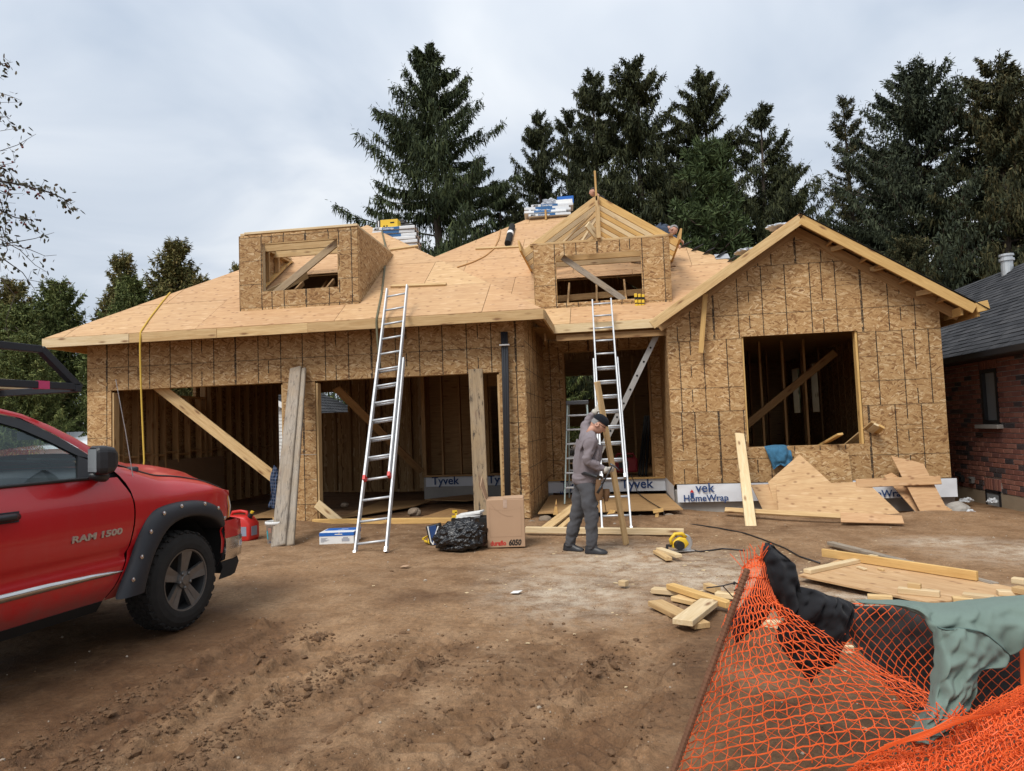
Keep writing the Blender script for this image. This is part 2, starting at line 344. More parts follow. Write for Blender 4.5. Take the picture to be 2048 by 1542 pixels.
# ---------------------------------------------------------------- ground
def vnoise(x, y, seed=0):
    xi = np.floor(x).astype(np.int64); yi = np.floor(y).astype(np.int64); xf = x-xi; yf = y-yi
    def h(a, b):
        n = (a*374761393+b*668265263+seed*1442695041) & 0xffffffff; n = ((n ^ (n >> 13))*1274126177) & 0xffffffff
        return ((n ^ (n >> 16)) & 0xffff)/65535.0
    u = xf*xf*(3-2*xf); w = yf*yf*(3-2*yf)
    return (h(xi, yi)*(1-u)+h(xi+1, yi)*u)*(1-w)+(h(xi, yi+1)*(1-u)+h(xi+1, yi+1)*u)*w-.5
def fbm(x, y, f, o=4, seed=0, g=.5):
    s = 0; a = 1
    for i in range(o): s = s+a*vnoise(x*f+17.3*i, y*f-9.1*i, seed+i); f *= 2.03; a *= g
    return s
def sst(a, b, x): t = np.clip((x-a)/(b-a), 0, 1); return t*t*(3-2*t)
RUTS = (((-1.9, 2.9), (-1.4, 5.6), .2), ((-1.28, 2.9), (-.12, 5.5), .2), ((-2.45, 3.0), (-2.15, 5.5), .17), ((-.35, 3.1), (.22, 5.3), .22), ((-3.0, 2.9), (-2.75, 5.9), .15))
def seg(x, y, a, b):
    ax, ay = a; bx, by = b; dx, dy = bx-ax, by-ay; L2 = dx*dx+dy*dy
    t = ((x-ax)*dx+(y-ay)*dy)/L2; tc_ = np.clip(t, 0, 1); px_, py_ = ax+tc_*dx, ay+tc_*dy
    return np.hypot(x-px_, y-py_), t, ((x-ax)*dy-(y-ay)*dx)/math.sqrt(L2)
def gheight(x, y, fine=True):
    x = np.asarray(x, float); y = np.asarray(y, float)
    z = -.14*sst(11.2, 13.0, y)*sst(.3, 2.5, x)-.10*sst(5.5, 7.5, x)*sst(10.5, 14, y)-.06*sst(12.3, 13.5, y)*sst(.5, -1.5, x)
    z = z+.05*fbm(x, y, .35, 3, 3)*sst(3, 5, y)
    # spoil along the foundation
    z = z+.13*np.exp(-((x-2.1)/.75)**2-((y-11.9)/.45)**2)+.12*np.exp(-((x-4.9)/1.0)**2-((y-11.7)/.5)**2)+.1*np.exp(-((x+5.6)/.6)**2-((y-11.7)/.35)**2)
    z = z+.10*np.exp(-((x-.2)/1.2)**2-((y-11.5)/.35)**2)*(1+fbm(x, y, 3.0, 3, 9))
    if fine:
        near = sst(26, 14, y)*sst(14, 9, abs(x))
        z = z+near*(.022*fbm(x, y, 1.2, 3, 11)+.009*fbm(x, y, 6.5, 5, 21, .62))
        for i, (a, b, w) in enumerate(RUTS):
            d, t, sgn = seg(x, y, a, b); m = sst(w*1.8, w*.5, d); e_ = sst(-.02, .15, t)*sst(1.02, .85, t)
            z = z-.05*m*e_
            ridge = np.exp(-((d-w*1.25)/.09)**2)*e_; z = z+.022*np.exp(-((d-w*.98)/.028)**2)*e_*(.4+.6*sst(-.3, .1, vnoise(x*2.1, y*2.1, 90+i)))
            z = z+ridge*(.016+.085*np.maximum(0, fbm(x, y, 8.0, 5, 31+i, .62)-.0))*(.35+1.3*sst(-.15, .3, vnoise(x*1.3, y*1.3, 44+i)))
            s_ = np.hypot(b[0]-a[0], b[1]-a[1])*t
            z = z+m*e_*.014*np.sign(np.sin((s_+abs(sgn)*.9)*2*math.pi/.12))*np.abs(np.sin((s_+abs(sgn)*.9)*2*math.pi/.12))**.5*(vnoise(x*3, y*3, 60+i) > -.22)
        ch = sst(.10, .42, fbm(x, y, .8, 3, 77)+.25*np.exp(-((x+.75)/1.2)**2-((y-4.2)/1.6)**2))*sst(7, 5.5, y)
        z = z+ch*.04*np.maximum(0, fbm(x, y, 7.5, 5, 91, .65))
    return z
def gz(x, y): return float(gheight(np.array([x]), np.array([y]))[0])
def axis_pts(lo, hi, st, outs):
    a = list(np.arange(lo, hi+1e-6, st)); s_ = st; p = hi
    while p < outs: s_ = min(s_*1.05, 60) if p < outs*.03 else s_*1.2; p += s_; a.append(p)
    s_ = st; p = lo
    while p > -outs: s_ = min(s_*1.05, 60) if p > -outs*.03 else s_*1.2; p -= s_; a.insert(0, p)
    return np.array(a)
xs = axis_pts(-3.9, 2.4, .019, 420); ys = axis_pts(2.5, 7.6, .019, 420)
GX, GY = np.meshgrid(xs, ys); GZ = gheight(GX, GY)
nv = GX.size; me = bpy.data.meshes.new('ground'); a_, b_ = GX.shape
me.vertices.add(nv); me.vertices.foreach_set('co', np.stack([GX, GY, GZ], -1).ravel())
ii = (np.arange(a_-1)[:, None]*b_+np.arange(b_-1)[None, :]).ravel(); q = np.stack([ii, ii+1, ii+b_+1, ii+b_], 1)
me.loops.add(q.size); me.loops.foreach_set('vertex_index', q.ravel()); me.polygons.add(len(q))
me.polygons.foreach_set('loop_start', np.arange(len(q))*4); me.polygons.foreach_set('use_smooth', np.ones(len(q), bool)); me.update(calc_edges=True)
RW = 0
for (a, b, w) in RUTS:
    d, t, sgn = seg(GX, GY, a, b); RW = RW+.55*sst(w*2.2, w*.6, d)*sst(-.02, .15, t)*sst(1.05, .8, t)*(.4+.6*sst(-.3, .2, fbm(GX, GY, 2.0, 3, 71)))
wet = np.clip(sst(.0, .35, fbm(GX, GY, .55, 4, 51)+.34*sst(7.0, 3.2, GY)+.25*np.exp(-((GX-.35)/.5)**2-((GY-4.1)/1.1)**2))*sst(9, 6, GY)+.7*sst(.05, .3, fbm(GX, GY, .9, 3, 5))*sst(10.5, 12, GY)+RW, 0, 1)
at_ = me.attributes.new('wet', 'FLOAT', 'POINT'); at_.data.foreach_set('value', wet.ravel().astype(np.float32))
tag(link('ground', me, M_MUD), kind='structure', label='churned brown mud of the building lot')
# loose lumps pressed out of the ruts
def rock_meshes(n, seed):
    r = random.Random(seed); res = []
    for i in range(n):
        bm = bmesh.new(); bmesh.ops.create_icosphere(bm, subdivisions=1, radius=1)
        sx, sy, sz = r.uniform(.7, 1.2), r.uniform(.6, 1), r.uniform(.4, .75)
        for v_ in bm.verts: v_.co = Vector((v_.co.x*sx, v_.co.y*sy, v_.co.z*sz))*r.uniform(.72, 1.25)
        me = bpy.data.meshes.new('lump'); bm.to_mesh(me); bm.free()
        res.append((np.array([v_.co[:] for v_ in me.vertices]), np.array([p.vertices[:] for p in me.polygons])))
    return res
LUMPS = rock_meshes(10, 3)
def scatter(name, pts, sizes, m, label, seed=1, flat=1.0, lump=LUMPS):
    r = np.random.default_rng(seed); V = []; F = []; base = 0
    for (x, y, z), s_ in zip(pts, sizes):
        v_, f_ = lump[r.integers(len(lump))]; t = r.uniform(0, 6.28); c_, s2 = math.cos(t), math.sin(t)
        w_ = v_*np.array([s_, s_, s_*flat]); w_ = np.stack([w_[:, 0]*c_-w_[:, 1]*s2+x, w_[:, 0]*s2+w_[:, 1]*c_+y, w_[:, 2]+z], 1)
        V.append(w_); F.append(f_+base); base += len(v_)
    me = bpy.data.meshes.new(name); me.from_pydata(np.concatenate(V).tolist(), [], np.concatenate(F).tolist()); me.update()
    return tag(link(name, me, m), label, None, None, 'stuff')
pts = []; szs = []; r_ = np.random.default_rng(5)
for a, b, w in RUTS:
    for i in range(1500):
        t = r_.uniform(0.02, 1); sd_ = r_.choice((-1, 1))*w*r_.normal(1.25, .35); dx_, dy_ = b[0]-a[0], b[1]-a[1]; L = math.hypot(dx_, dy_)
        x = a[0]+dx_*t+dy_/L*sd_; y = a[1]+dy_*t-dx_/L*sd_
        if vnoise(np.array([x*1.7]), np.array([y*1.7]), 8)[0] < .06 and i % 6: continue
        s_ = min(.038, r_.lognormal(-4.9, .6)); pts.append((x, y, 0)); szs.append(s_)
for i in range(1500):
    x, y = r_.uniform(-4.4, 3.2), 2.4+(r_.uniform(0, 1)**1.3)*9; s_ = min(.026, r_.lognormal(-5.5, .5)); pts.append((x, y, 0)); szs.append(s_)
for i in range(420):
    x, y = r_.normal(-.55, .55), r_.normal(4.4, .75); s_ = min(.038, r_.lognormal(-4.8, .55)); pts.append((x, y, 0)); szs.append(s_)
P_ = np.array(pts); P_[:, 2] = gheight(P_[:, 0], P_[:, 1])+np.array(szs)*.15
scatter('mud_lumps', P_, szs, M_CLOD, 'loose clods of mud beside the wheel ruts', 2)
pts = []; szs = []
for i in range(900):
    x, y = r_.uniform(-5, 6.5), r_.uniform(2.6, 12); s_ = min(.03, r_.lognormal(-5.1, .45)); pts.append((x, y, 0)); szs.append(s_)
P_ = np.array(pts); P_[:, 2] = gheight(P_[:, 0], P_[:, 1])+np.array(szs)*.2
scatter('pebbles', P_, szs, plain('pale_pebble', (.34, .28, .215), .9, var=.3, scale=40), 'small pale pebbles strewn over the mud', 4)
# ---------------------------------------------------------------- the house under construction
HOUSE = thing('house', 'unfinished timber house sheathed in strand board and plywood, garage openings on its left', 'house', (-1, 13.4, 0))
bpy.context.view_layer.update()
def clip(poly, cx):                       # convex clip of a 2D polygon by a convex CCW polygon
    out_ = poly
    for i in range(len(cx)):
        ax, ay = cx[i]; bx, by = cx[(i+1) % len(cx)]; inp, out_ = out_, []
        for j in range(len(inp)):
            p, q_ = inp[j], inp[(j+1) % len(inp)]
            sp_ = (bx-ax)*(p[1]-ay)-(by-ay)*(p[0]-ax); sq = (bx-ax)*(q_[1]-ay)-(by-ay)*(q_[0]-ax)
            if sp_ >= 0: out_.append(p)
            if (sp_ >= 0) != (sq >= 0):
                t = sp_/(sp_-sq); out_.append((p[0]+(q_[0]-p[0])*t, p[1]+(q_[1]-p[1])*t))
        if not out_: return []
    return out_
def hloc(o, M):                           # child of the house placed in world axes
    o.parent = HOUSE; o.matrix_basis = Matrix.Translation(-HOUSE.location) @ M; return o
def sheath(name, org, U, V, poly, holes=(), sw=2.62, sh=1.33, t=.012, m=None, gap=.003, stag=.5, u0=0, v0=0, rows=True, grainx=True):
    """sheets fixed on a plane: org + u U + v V, cut to poly and round the holes; one object per sheet"""
    U = Vector(U).normalized(); V = Vector(V).normalized(); N = U.cross(V); org = Vector(org)
    us = [p[0] for p in poly]; vs = [p[1] for p in poly]; v = v0; row = 0
    while v > min(vs): v -= sh; row -= 1
    res = []
    while v < max(vs):
        u = u0-(stag*sw if row % 2 else 0)
        while u > min(us): u -= sw
        while u < max(us):
            cells = {}; cu = sorted({u+gap/2, u+sw-gap/2, *[x for h in holes for x in (h[0], h[2]) if u+gap < x < u+sw-gap]})
            cv = sorted({v+gap/2, v+sh-gap/2, *[x for h in holes for x in (h[1], h[3]) if v+gap < x < v+sh-gap]})
            dz = random.uniform(0, .0035)
            for i in range(len(cu)-1):
                for j in range(len(cv)-1):
                    mu, mv = (cu[i]+cu[i+1])/2, (cv[j]+cv[j+1])/2
                    if any(h[0] < mu < h[2] and h[1] < mv < h[3] for h in holes): continue
                    pl = clip([(cu[i], cv[j]), (cu[i+1], cv[j]), (cu[i+1], cv[j+1]), (cu[i], cv[j+1])], poly)
                    if len(pl) > 2: cells[(i, j)] = pl
            while cells:                       # a sheet parted by an opening becomes separate pieces
                st = [next(iter(cells))]; mb = MB()
                while st:
                    c = st.pop()
                    if c not in cells: continue
                    pl = cells.pop(c); mb.prism([(p[0]-u, p[1]-v, -.0) for p in pl], (0, 0, t+dz)); st += [(c[0]+1, c[1]), (c[0]-1, c[1]), (c[0], c[1]+1), (c[0], c[1]-1)]
                me = mb.mesh(name); me.materials.append(m); o = link(name, me)
                M = axes(org+U*u+V*v, U, V); hloc(o, M); res.append(o)
            u += sw
        v += sh; row += 1
    return res
def hb(name, p0, p1, w, t, up=(0, 0, 1), m=None, c=.004):
    o = board(name, p0, p1, w, t, up, m or random.choice((M_WOOD, M_WOOD, M_WOODY)), None, c); return hloc(o, o.matrix_basis.copy())
GY0 = 12.08; GXL, GXR = -9.88, -1.47
# garage front wall
sheath('osb_panel', (GXL, GY0, .03), (1, 0, 0), (0, 0, 1), [(0, 0), (8.41, 0), (8.41, 3.70), (0, 3.70)],
       [(.50, -1, 3.95, 2.54), (4.57, -1, 7.96, 2.54)], m=M_OSB, v0=-.12, u0=-.9)
# garage right-hand side wall (towards the porch) and left wall outside skin
sheath('osb_panel', (GXR, GY0, -.2), (0, 1, 0), (0, 0, 1), [(0, 0), (3.45, 0), (3.45, 3.9), (0, 3.9)], m=M_OSBP, sw=1.33, sh=2.62)
mbx = MB()
for z_ in (.44, .88, 1.33, 1.77, 2.2, 2.62, 3.1): mbx.box((GXR+.0175, GY0+1.72, z_), (.004, 3.4, .007))
for y_ in (.66, 1.33, 2.0): mbx.box((GXR+.0175, GY0+y_, 1.8), (.0042, .008, 3.5))
o = mbx.build('nailing_lines', M_INK); hloc(o, Matrix())
sheath('osb_panel', (GXL, GY0+.014, -.25), (0, 1, 0), (0, 0, 1), [(0, 0), (7.0, 0), (7.0, 3.95), (0, 3.95)], [(1.64, 2.82, 3.38, 3.25)], m=M_OSBP, t=.07, sw=1.33, sh=4.0)
# studs of the left garage wall, seen inside
def stud(x, y, z0, z1, w=.04, d=.14, along='y', m=None):
    hb('stud', (x, y, z0), (x, y, z1), w if along == 'x' else d, d if along == 'x' else w, (0, 1, 0), m or M_BROWNW)
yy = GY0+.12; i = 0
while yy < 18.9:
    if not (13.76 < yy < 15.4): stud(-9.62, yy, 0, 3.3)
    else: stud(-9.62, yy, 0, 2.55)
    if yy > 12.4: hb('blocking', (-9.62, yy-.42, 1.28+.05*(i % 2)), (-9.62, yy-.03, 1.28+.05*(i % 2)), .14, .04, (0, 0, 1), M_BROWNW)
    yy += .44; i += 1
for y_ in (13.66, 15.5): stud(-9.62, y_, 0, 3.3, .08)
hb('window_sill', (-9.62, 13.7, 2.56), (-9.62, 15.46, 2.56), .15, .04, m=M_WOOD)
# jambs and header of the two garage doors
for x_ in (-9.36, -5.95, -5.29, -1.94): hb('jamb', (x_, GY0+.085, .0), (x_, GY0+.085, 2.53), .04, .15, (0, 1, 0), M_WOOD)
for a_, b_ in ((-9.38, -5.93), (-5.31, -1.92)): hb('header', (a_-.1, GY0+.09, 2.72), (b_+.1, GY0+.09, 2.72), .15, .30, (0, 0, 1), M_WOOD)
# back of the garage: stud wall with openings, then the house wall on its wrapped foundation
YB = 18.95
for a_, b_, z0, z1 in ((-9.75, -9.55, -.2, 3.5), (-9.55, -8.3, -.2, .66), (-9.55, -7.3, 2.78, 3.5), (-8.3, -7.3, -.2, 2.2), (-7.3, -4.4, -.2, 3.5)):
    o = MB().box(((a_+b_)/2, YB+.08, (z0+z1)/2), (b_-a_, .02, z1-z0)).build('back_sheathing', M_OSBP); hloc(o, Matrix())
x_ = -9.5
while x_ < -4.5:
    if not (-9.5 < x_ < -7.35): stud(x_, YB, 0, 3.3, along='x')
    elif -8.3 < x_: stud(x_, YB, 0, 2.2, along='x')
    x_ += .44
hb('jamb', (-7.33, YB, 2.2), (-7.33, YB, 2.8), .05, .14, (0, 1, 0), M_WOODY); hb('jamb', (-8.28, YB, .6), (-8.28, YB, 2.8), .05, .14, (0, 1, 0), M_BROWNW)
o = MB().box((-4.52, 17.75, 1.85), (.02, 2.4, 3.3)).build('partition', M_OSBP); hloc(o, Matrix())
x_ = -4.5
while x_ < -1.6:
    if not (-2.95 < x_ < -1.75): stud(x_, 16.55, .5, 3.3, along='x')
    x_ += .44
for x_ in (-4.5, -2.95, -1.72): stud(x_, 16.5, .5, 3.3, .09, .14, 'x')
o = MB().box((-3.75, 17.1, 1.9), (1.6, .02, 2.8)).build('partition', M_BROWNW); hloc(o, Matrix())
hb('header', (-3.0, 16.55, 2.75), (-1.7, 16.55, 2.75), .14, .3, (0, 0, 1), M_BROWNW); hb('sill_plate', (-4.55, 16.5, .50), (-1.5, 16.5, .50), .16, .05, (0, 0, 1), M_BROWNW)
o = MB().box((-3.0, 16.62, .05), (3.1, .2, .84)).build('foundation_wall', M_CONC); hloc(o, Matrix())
def wrap(x0, x1, z0, z1, y, d=.006, ax='x', seed=0):     # house wrap: a sheet with soft creases
    r = random.Random(seed); n = max(6, int(abs(x1-x0)/.05)); P = []
    for j in range(7):
        row = []
        for i in range(n+1):
            u = x0+(x1-x0)*i/n; zz = z0+(z1-z0)*j/6; b_ = d*(.5+1.2*float(vnoise(np.array([u*5+seed*3.1]), np.array([zz*7]), seed)[0])+.8*float(vnoise(np.array([u*14]), np.array([zz*16]), seed+3)[0]))
            row.append((u, y-max(0, b_)-.004, zz) if ax == 'x' else (y-max(0, b_)-.004, u, zz))
        P.append(row)
    o = MB().grid(P).build('house_wrap', M_TYVEK, smooth=True); hloc(o, Matrix()); return o
wr = wrap(-4.5, -1.5, .24, .485, 16.52, .01, seed=1)
def wtext(s, x, y, z, size, m=M_NAVY, bold=.004, parent=None, sx=1.0):
    o = text('lettering', s, size, Matrix(), m, None, .0006, 0, sx, bold)
    o.parent = parent; o.matrix_basis = Matrix.Translation((x, y, z)) @ Matrix.Rotation(rad(90), 4, 'X') @ Matrix.Diagonal((sx, 1, 1, 1)); return o
for x_, s in ((-4.35, 'Tyvek'), (-2.98, 'Tyvek')): wtext(s, x_, 16.49, .29, .27, parent=wr)

# ------------------------------------------------------------- porch
PY = 15.5
sheath('osb_panel', (GXR+.012, PY, .40), (1, 0, 0), (0, 0, 1), [(0, 0), (2.56, 0), (2.56, 3.4), (0, 3.4)], [(.42, -1, 2.33, 2.82)], m=M_OSB, u0=-.3)
wr = wrap(GXR+.02, 1.08, .12, .41, PY, .008, seed=2)
for x_, s in ((-1.18, 'Ty'), (.13, 'Tyvek')): wtext(s, x_, PY-.02, .19, .28, parent=wr)
wtext('H', -1.2, PY-.02, .08, .1, parent=wr)
hb('sill_plate', (GXR+.02, PY-.03, .40), (1.08, PY-.03, .40), .06, .035, (0, 0, 1), M_WOODY)
for x_ in (-1.02, .85): hb('jamb', (x_, PY+.08, .42), (x_, PY+.08, 3.2), .05, .15, (0, 1, 0), M_BROWNW)
hb('header', (-1.1, PY+.09, 3.36), (.95, PY+.09, 3.36), .15, .3, (0, 0, 1), M_BROWNW)
o = MB().box((-.25, 18.4, .36), (2.6, 5.7, .05)).build('floor_deck', M_BROWNW); hloc(o, Matrix())
# ------------------------------------------------------------- bay
BY = 13.4; BL, BR = 1.10, 5.88
wz = .43
gab = [(0, 0), (4.78, 0), (4.78, 3.22), (2.41, 4.66), (0, 3.22)]
sheath('osb_panel', (BL, BY, wz), (1, 0, 0), (0, 0, 1), gab, [(1.34, .64, 3.38, 2.69)], m=M_OSB, u0=-.45, v0=.0, stag=.42)
sheath('osb_panel', (BL, PY-.01, .40), (0, -1, 0), (0, 0, 1), [(0, 0), (2.09, 0), (2.09, 3.3), (0, 3.3)], m=M_OSBP, sw=1.33, sh=2.62)
for x_, sgn in ((2.46, 1), (4.46, -1)): hb('jamb', (x_, BY+.085, 1.07), (x_, BY+.085, 3.12), .04, .14, (0, 1, 0), M_WOODY)
hb('header', (2.4, BY+.09, 3.28), (4.5, BY+.09, 3.28), .15, .3, (0, 0, 1), M_BROWNW); hb('window_sill', (2.4, BY+.085, 1.055), (4.52, BY+.085, 1.055), .15, .035, (0, 0, 1), M_BROWNW)
o = MB().box((3.52, 14.55, .0), (4.86, 2.2, .66)).build('foundation_wall', M_CONC, bev=.02); hloc(o, Matrix())
wr = wrap(BL+.04, BR+.06, .10, .425, BY-.05, .016, seed=5)
for s, x_, z_, sz in (('vek', 1.47, .285, .235), ('HomeWrap', 1.24, .12, .165), ('Tyvek', 3.62, .27, .27), ('HomeWrap', 4.25, .13, .17)): wtext(s, x_, BY-.085, z_, sz, parent=wr, bold=.003)
mbx = MB().box((1.40, BY-.085, .235), (.06, .004, .075)); o = mbx.build('printed_hut', M_NAVY); o.parent = wr; 
o = MB().prism([(1.36, BY-.084, .28), (1.44, BY-.084, .28), (1.40, BY-.084, .335)], (0, -.003, 0)).build('printed_roof', M_REDPR); o.parent = wr
wr2 = wrap(BY-.05, PY, .12, .41, BL-.01, .006, ax='y', seed=6)
# right side wall with two narrow windows
sheath('osb_panel', (BR-.14, BY+.02, wz), (0, 1, 0), (0, 0, 1), [(0, 0), (10.5, 0), (10.5, 3.3), (0, 3.3)], [(6.95, 1.29, 7.75, 2.68), (8.95, 1.29, 9.85, 2.68)], m=M_OSBP, t=.14, sw=1.33, sh=3.4)
for y_ in (20.4, 21.15, 22.4, 23.25): hb('jamb', (BR-.06, y_, wz+1.29), (BR-.06, y_, wz+2.68), .03, .18, (1, 0, 0), M_WOODP)
for i, x_ in enumerate((2.85, 3.32, 3.80, 4.26)): stud(x_, 16.2, .4, 3.3, .045, .1, 'x', M_BROWNW)
hb('brace', (2.55, 16.1, 1.15), (4.9, 16.1, 2.98), .04, .16, (0, 0, 1), M_BROWNW)
x_ = 1.5
while x_ < 5.8: stud(x_, 19.4, .4, 3.4, along='x'); x_ += .44
y_ = 13.9
while y_ < 22:
    if not any(a_ < y_ < b_ for a_, b_ in ((20.3, 21.2), (22.3, 23.3))): stud(BR-.08, y_, .4, 3.4)
    y_ += .44
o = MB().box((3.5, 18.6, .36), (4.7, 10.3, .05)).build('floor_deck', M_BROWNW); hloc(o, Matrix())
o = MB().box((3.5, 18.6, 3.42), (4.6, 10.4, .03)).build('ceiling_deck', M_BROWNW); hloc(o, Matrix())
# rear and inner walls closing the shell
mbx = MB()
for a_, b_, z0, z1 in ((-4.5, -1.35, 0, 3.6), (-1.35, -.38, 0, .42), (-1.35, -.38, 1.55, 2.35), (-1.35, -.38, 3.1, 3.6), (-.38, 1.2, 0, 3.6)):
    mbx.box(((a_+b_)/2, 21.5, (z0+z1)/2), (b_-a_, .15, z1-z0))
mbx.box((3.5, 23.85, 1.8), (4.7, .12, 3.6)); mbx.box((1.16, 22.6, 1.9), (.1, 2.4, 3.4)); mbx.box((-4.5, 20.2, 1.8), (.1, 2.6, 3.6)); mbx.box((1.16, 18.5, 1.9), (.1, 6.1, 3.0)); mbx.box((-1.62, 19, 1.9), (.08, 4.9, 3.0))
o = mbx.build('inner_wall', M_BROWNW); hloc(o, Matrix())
for x_ in (.6, .2): stud(x_, 19.0, .4, 3.4, along='x')
for y_ in (16.2, 16.64, 17.08, 17.52, 17.96, 18.4): stud(1.05, y_, .4, 3.4)
# ------------------------------------------------------------- roofs
EZ = 3.55; RP = .667; EY = 11.58
sl2 = math.sqrt(1+RP*RP)
def roof(org, U, V, pts, holes=(), name='roof_panel', **k):
    U = Vector(U).normalized(); V = Vector(V).normalized(); org = Vector(org)
    pl = [((Vector(p)-org).dot(U), (Vector(p)-org).dot(V)) for p in pts]
    N = U.cross(V)
    o = MB().prism([Vector(p)-N*.03 for p in pts], -N*.012).build('roof_underside', M_BROWNW) if not holes else None  # extra sheet added below the panels so no light leaks through their gaps
    if o: hloc(o, Matrix())
    if holes:                              # same light-sealing sheet, cut round the hole
        us = sorted({-20, 20, holes[0][0], holes[0][2]}); vs = sorted({-20, 20, holes[0][1], holes[0][3]}); mb = MB()
        for i in range(3):
            for j in range(3):
                if i == 1 and j == 1: continue
                q_ = clip([(us[i], vs[j]), (us[i+1], vs[j]), (us[i+1], vs[j+1]), (us[i], vs[j+1])], pl)
                if len(q_) > 2: mb.prism([org+U*a+V*b-N*.03 for a, b in q_], -N*.012)
        hloc(mb.build('roof_underside', M_BROWNW), Matrix())
    return sheath(name, org, U, V, pl, holes, sw=2.62, sh=1.31, t=.014, m=M_PLY, gap=.009, **k)
A = (-10.36, EY, EZ); B = (-1.07, EY, EZ); PK = (-5.715, EY+4.645, EZ+RP*4.645)
VC = (-1.07, 13.5, EZ); VT = (-4.485, 16.915, EZ+RP*3.415); RB = (-5.715, 22, PK[2]); MP = (-1.43, 19.98, EZ+RP*6.48)
fu = lambda y: (y-EY)*sl2
roof(A, (1, 0, 0), (0, 1, RP), [A, B, PK], [(-6.30+10.36, fu(12.2), -4.62+10.36, fu(13.6))], u0=.4)
roof(A, (0, -1, 0), (1, 0, RP), [A, PK, RB, (-10.36, 22, EZ)])
roof(B, (0, 1, 0), (-1, 0, RP), [B, VC, VT, (-4.485, 22, VT[2]), RB, PK])
mu = lambda y: (y-13.5)*sl2
MR = (5.05, 13.5, EZ)
roof(VC, (1, 0, 0), (0, 1, RP), [VC, MR, MP, VT], [(-1.1+1.07, mu(14.2), .85+1.07, mu(15.45))], u0=.35)
roof(VT, (0, -1, 0), (1, 0, RP), [VT, MP, (MP[0], 24, MP[2]), (-4.485, 24, VT[2])])
roof(MR, (0, 1, 0), (-1, 0, RP), [MR, (5.05, 24, EZ), (MP[0], 24, MP[2]), MP])
o = MB().prism([(-1.43, 24, 7.8), (-8, 24, 3.4), (5.1, 24, 3.4)], (0, .05, 0)).build('rear_gable', M_OSBP); hloc(o, Matrix())
o = MB().prism([(-5.7, 22, 6.6), (-10.3, 22, 3.5), (-1.1, 22, 3.5)], (0, .05, 0)).build('rear_gable', M_OSBP); hloc(o, Matrix())
# bay gable roof
AX, AZ = 3.51, 5.23; BP = .648; bs = math.sqrt(1+BP*BP); BYF = 13.0
roof((AX, BYF, AZ), (0, 1, 0), (-1, 0, -BP) if False else (-1, 0, BP), [(AX, BYF, AZ), (AX, 24, AZ)][:0] or [(6.42, BYF, AZ-BP*2.91), (6.42, 24, AZ-BP*2.91), (AX, 24, AZ), (AX, BYF, AZ)])
roof((.92, BYF, AZ-BP*2.59), (0, -1, 0), (1, 0, BP), [(.92, BYF, AZ-BP*2.59), (AX, BYF, AZ), (AX, 24, AZ), (3.0, 24, AZ-BP*.51), (3.0, 15.53, AZ-BP*.51), (.92, 13.5, AZ-BP*2.59)])
o = MB().prism([(AX-.02, BYF-.06, AZ+.022), (6.5, BYF-.06, AZ-BP*2.99+.022), (6.5, 24, AZ-BP*2.99+.022), (AX-.02, 24, AZ+.022)], (0, 0, .008)).build('roof_felt', M_DARK); hloc(o, Matrix())
# rakes, ladder blocks, eave boards
FB = .185
def fascia(a, b, up=(0, 0, 1), h=.17, m=None): return hb('fascia_board', a, b, .04, h, up, m or random.choice((M_WOOD, M_WOODY)))
zc = EZ-.085
for x0, x1 in ((-10.38, -8.62), (-8.615, -6.9), (-6.895, -5.2), (-5.195, -1.05)): fascia((x0, EY-.02, zc+(x1 == -1.05)*.002), (x1, EY-.02, zc), m=(M_WOODP if x0 == -10.38 else M_WOOD))
fascia((-1.05, EY+.001, zc), (-1.05, 13.52, zc)); fascia((-10.38, EY+.001, zc), (-10.38, 21, zc))
fascia((-1.03, 13.48, zc), (1.58, 13.48, zc+.012), m=M_WOODP)
fascia((-1.0, 13.36+.2, zc-.17), (1.1, 13.56, zc-.17), m=M_BROWNW, h=.12)
rk = .10
fascia((.80, BYF-.02, AZ-BP*2.71-rk), (AX, BYF-.02, AZ-rk), m=M_WOOD); fascia((AX, BYF-.022, AZ-rk), (6.27, BYF-.022, AZ-BP*2.76-rk), m=M_WOODY)
fascia((.95, BY-.01, AZ-BP*2.56-.2), (AX, BY-.01, AZ-.2), m=M_BROWNW); fascia((AX, BY-.011, AZ-.2), (6.2, BY-.011, AZ-BP*2.69-.2), m=M_BROWNW)
hb('fascia_board', (6.29, BYF-.03, 3.36), (6.50, BYF-.01, 3.40), .04, .17, (0, 0, 1), M_WOODY); fascia((6.34, BYF-.0, AZ-BP*2.83-.1), (6.34, 20, AZ-BP*2.83-.1), m=M_WOODY)
for d_ in (.55, 1.1, 1.32, 1.75, 2.35):   # lookouts under the right rake
    x_ = AX+d_; z_ = AZ-BP*d_-.13; hb('lookout', (x_, BYF, z_), (x_, BY, z_), .04, .10, (BP, 0, 1), M_BROWNW)
for d_ in (.6, 1.25, 2.0):
    x_ = AX+d_+.1; z_ = AZ-BP*d_-.15; hb('lookout', (x_-.1, BY-.04, z_-.06), (x_+.16, BYF+.02, z_-.05), .04, .09, (0, 0, 1), M_WOOD)
for d_ in (.7, 1.3, 1.9): x_ = AX-d_; z_ = AZ-BP*d_-.13; hb('lookout', (x_, BYF, z_), (x_, BY, z_), .04, .10, (-BP, 0, 1), M_BROWNW)
hb('hanging_stud', (1.81, BY-.2, 3.93), (1.68, BY-.16, 2.84), .09, .04, (0, 1, 0), M_WOODY)
hb('rafter_tail', (6.1, BY+.3, 3.33), (6.1, BY-.35, 3.33), .04, .15, (0, 0, 1), M_WOODY)
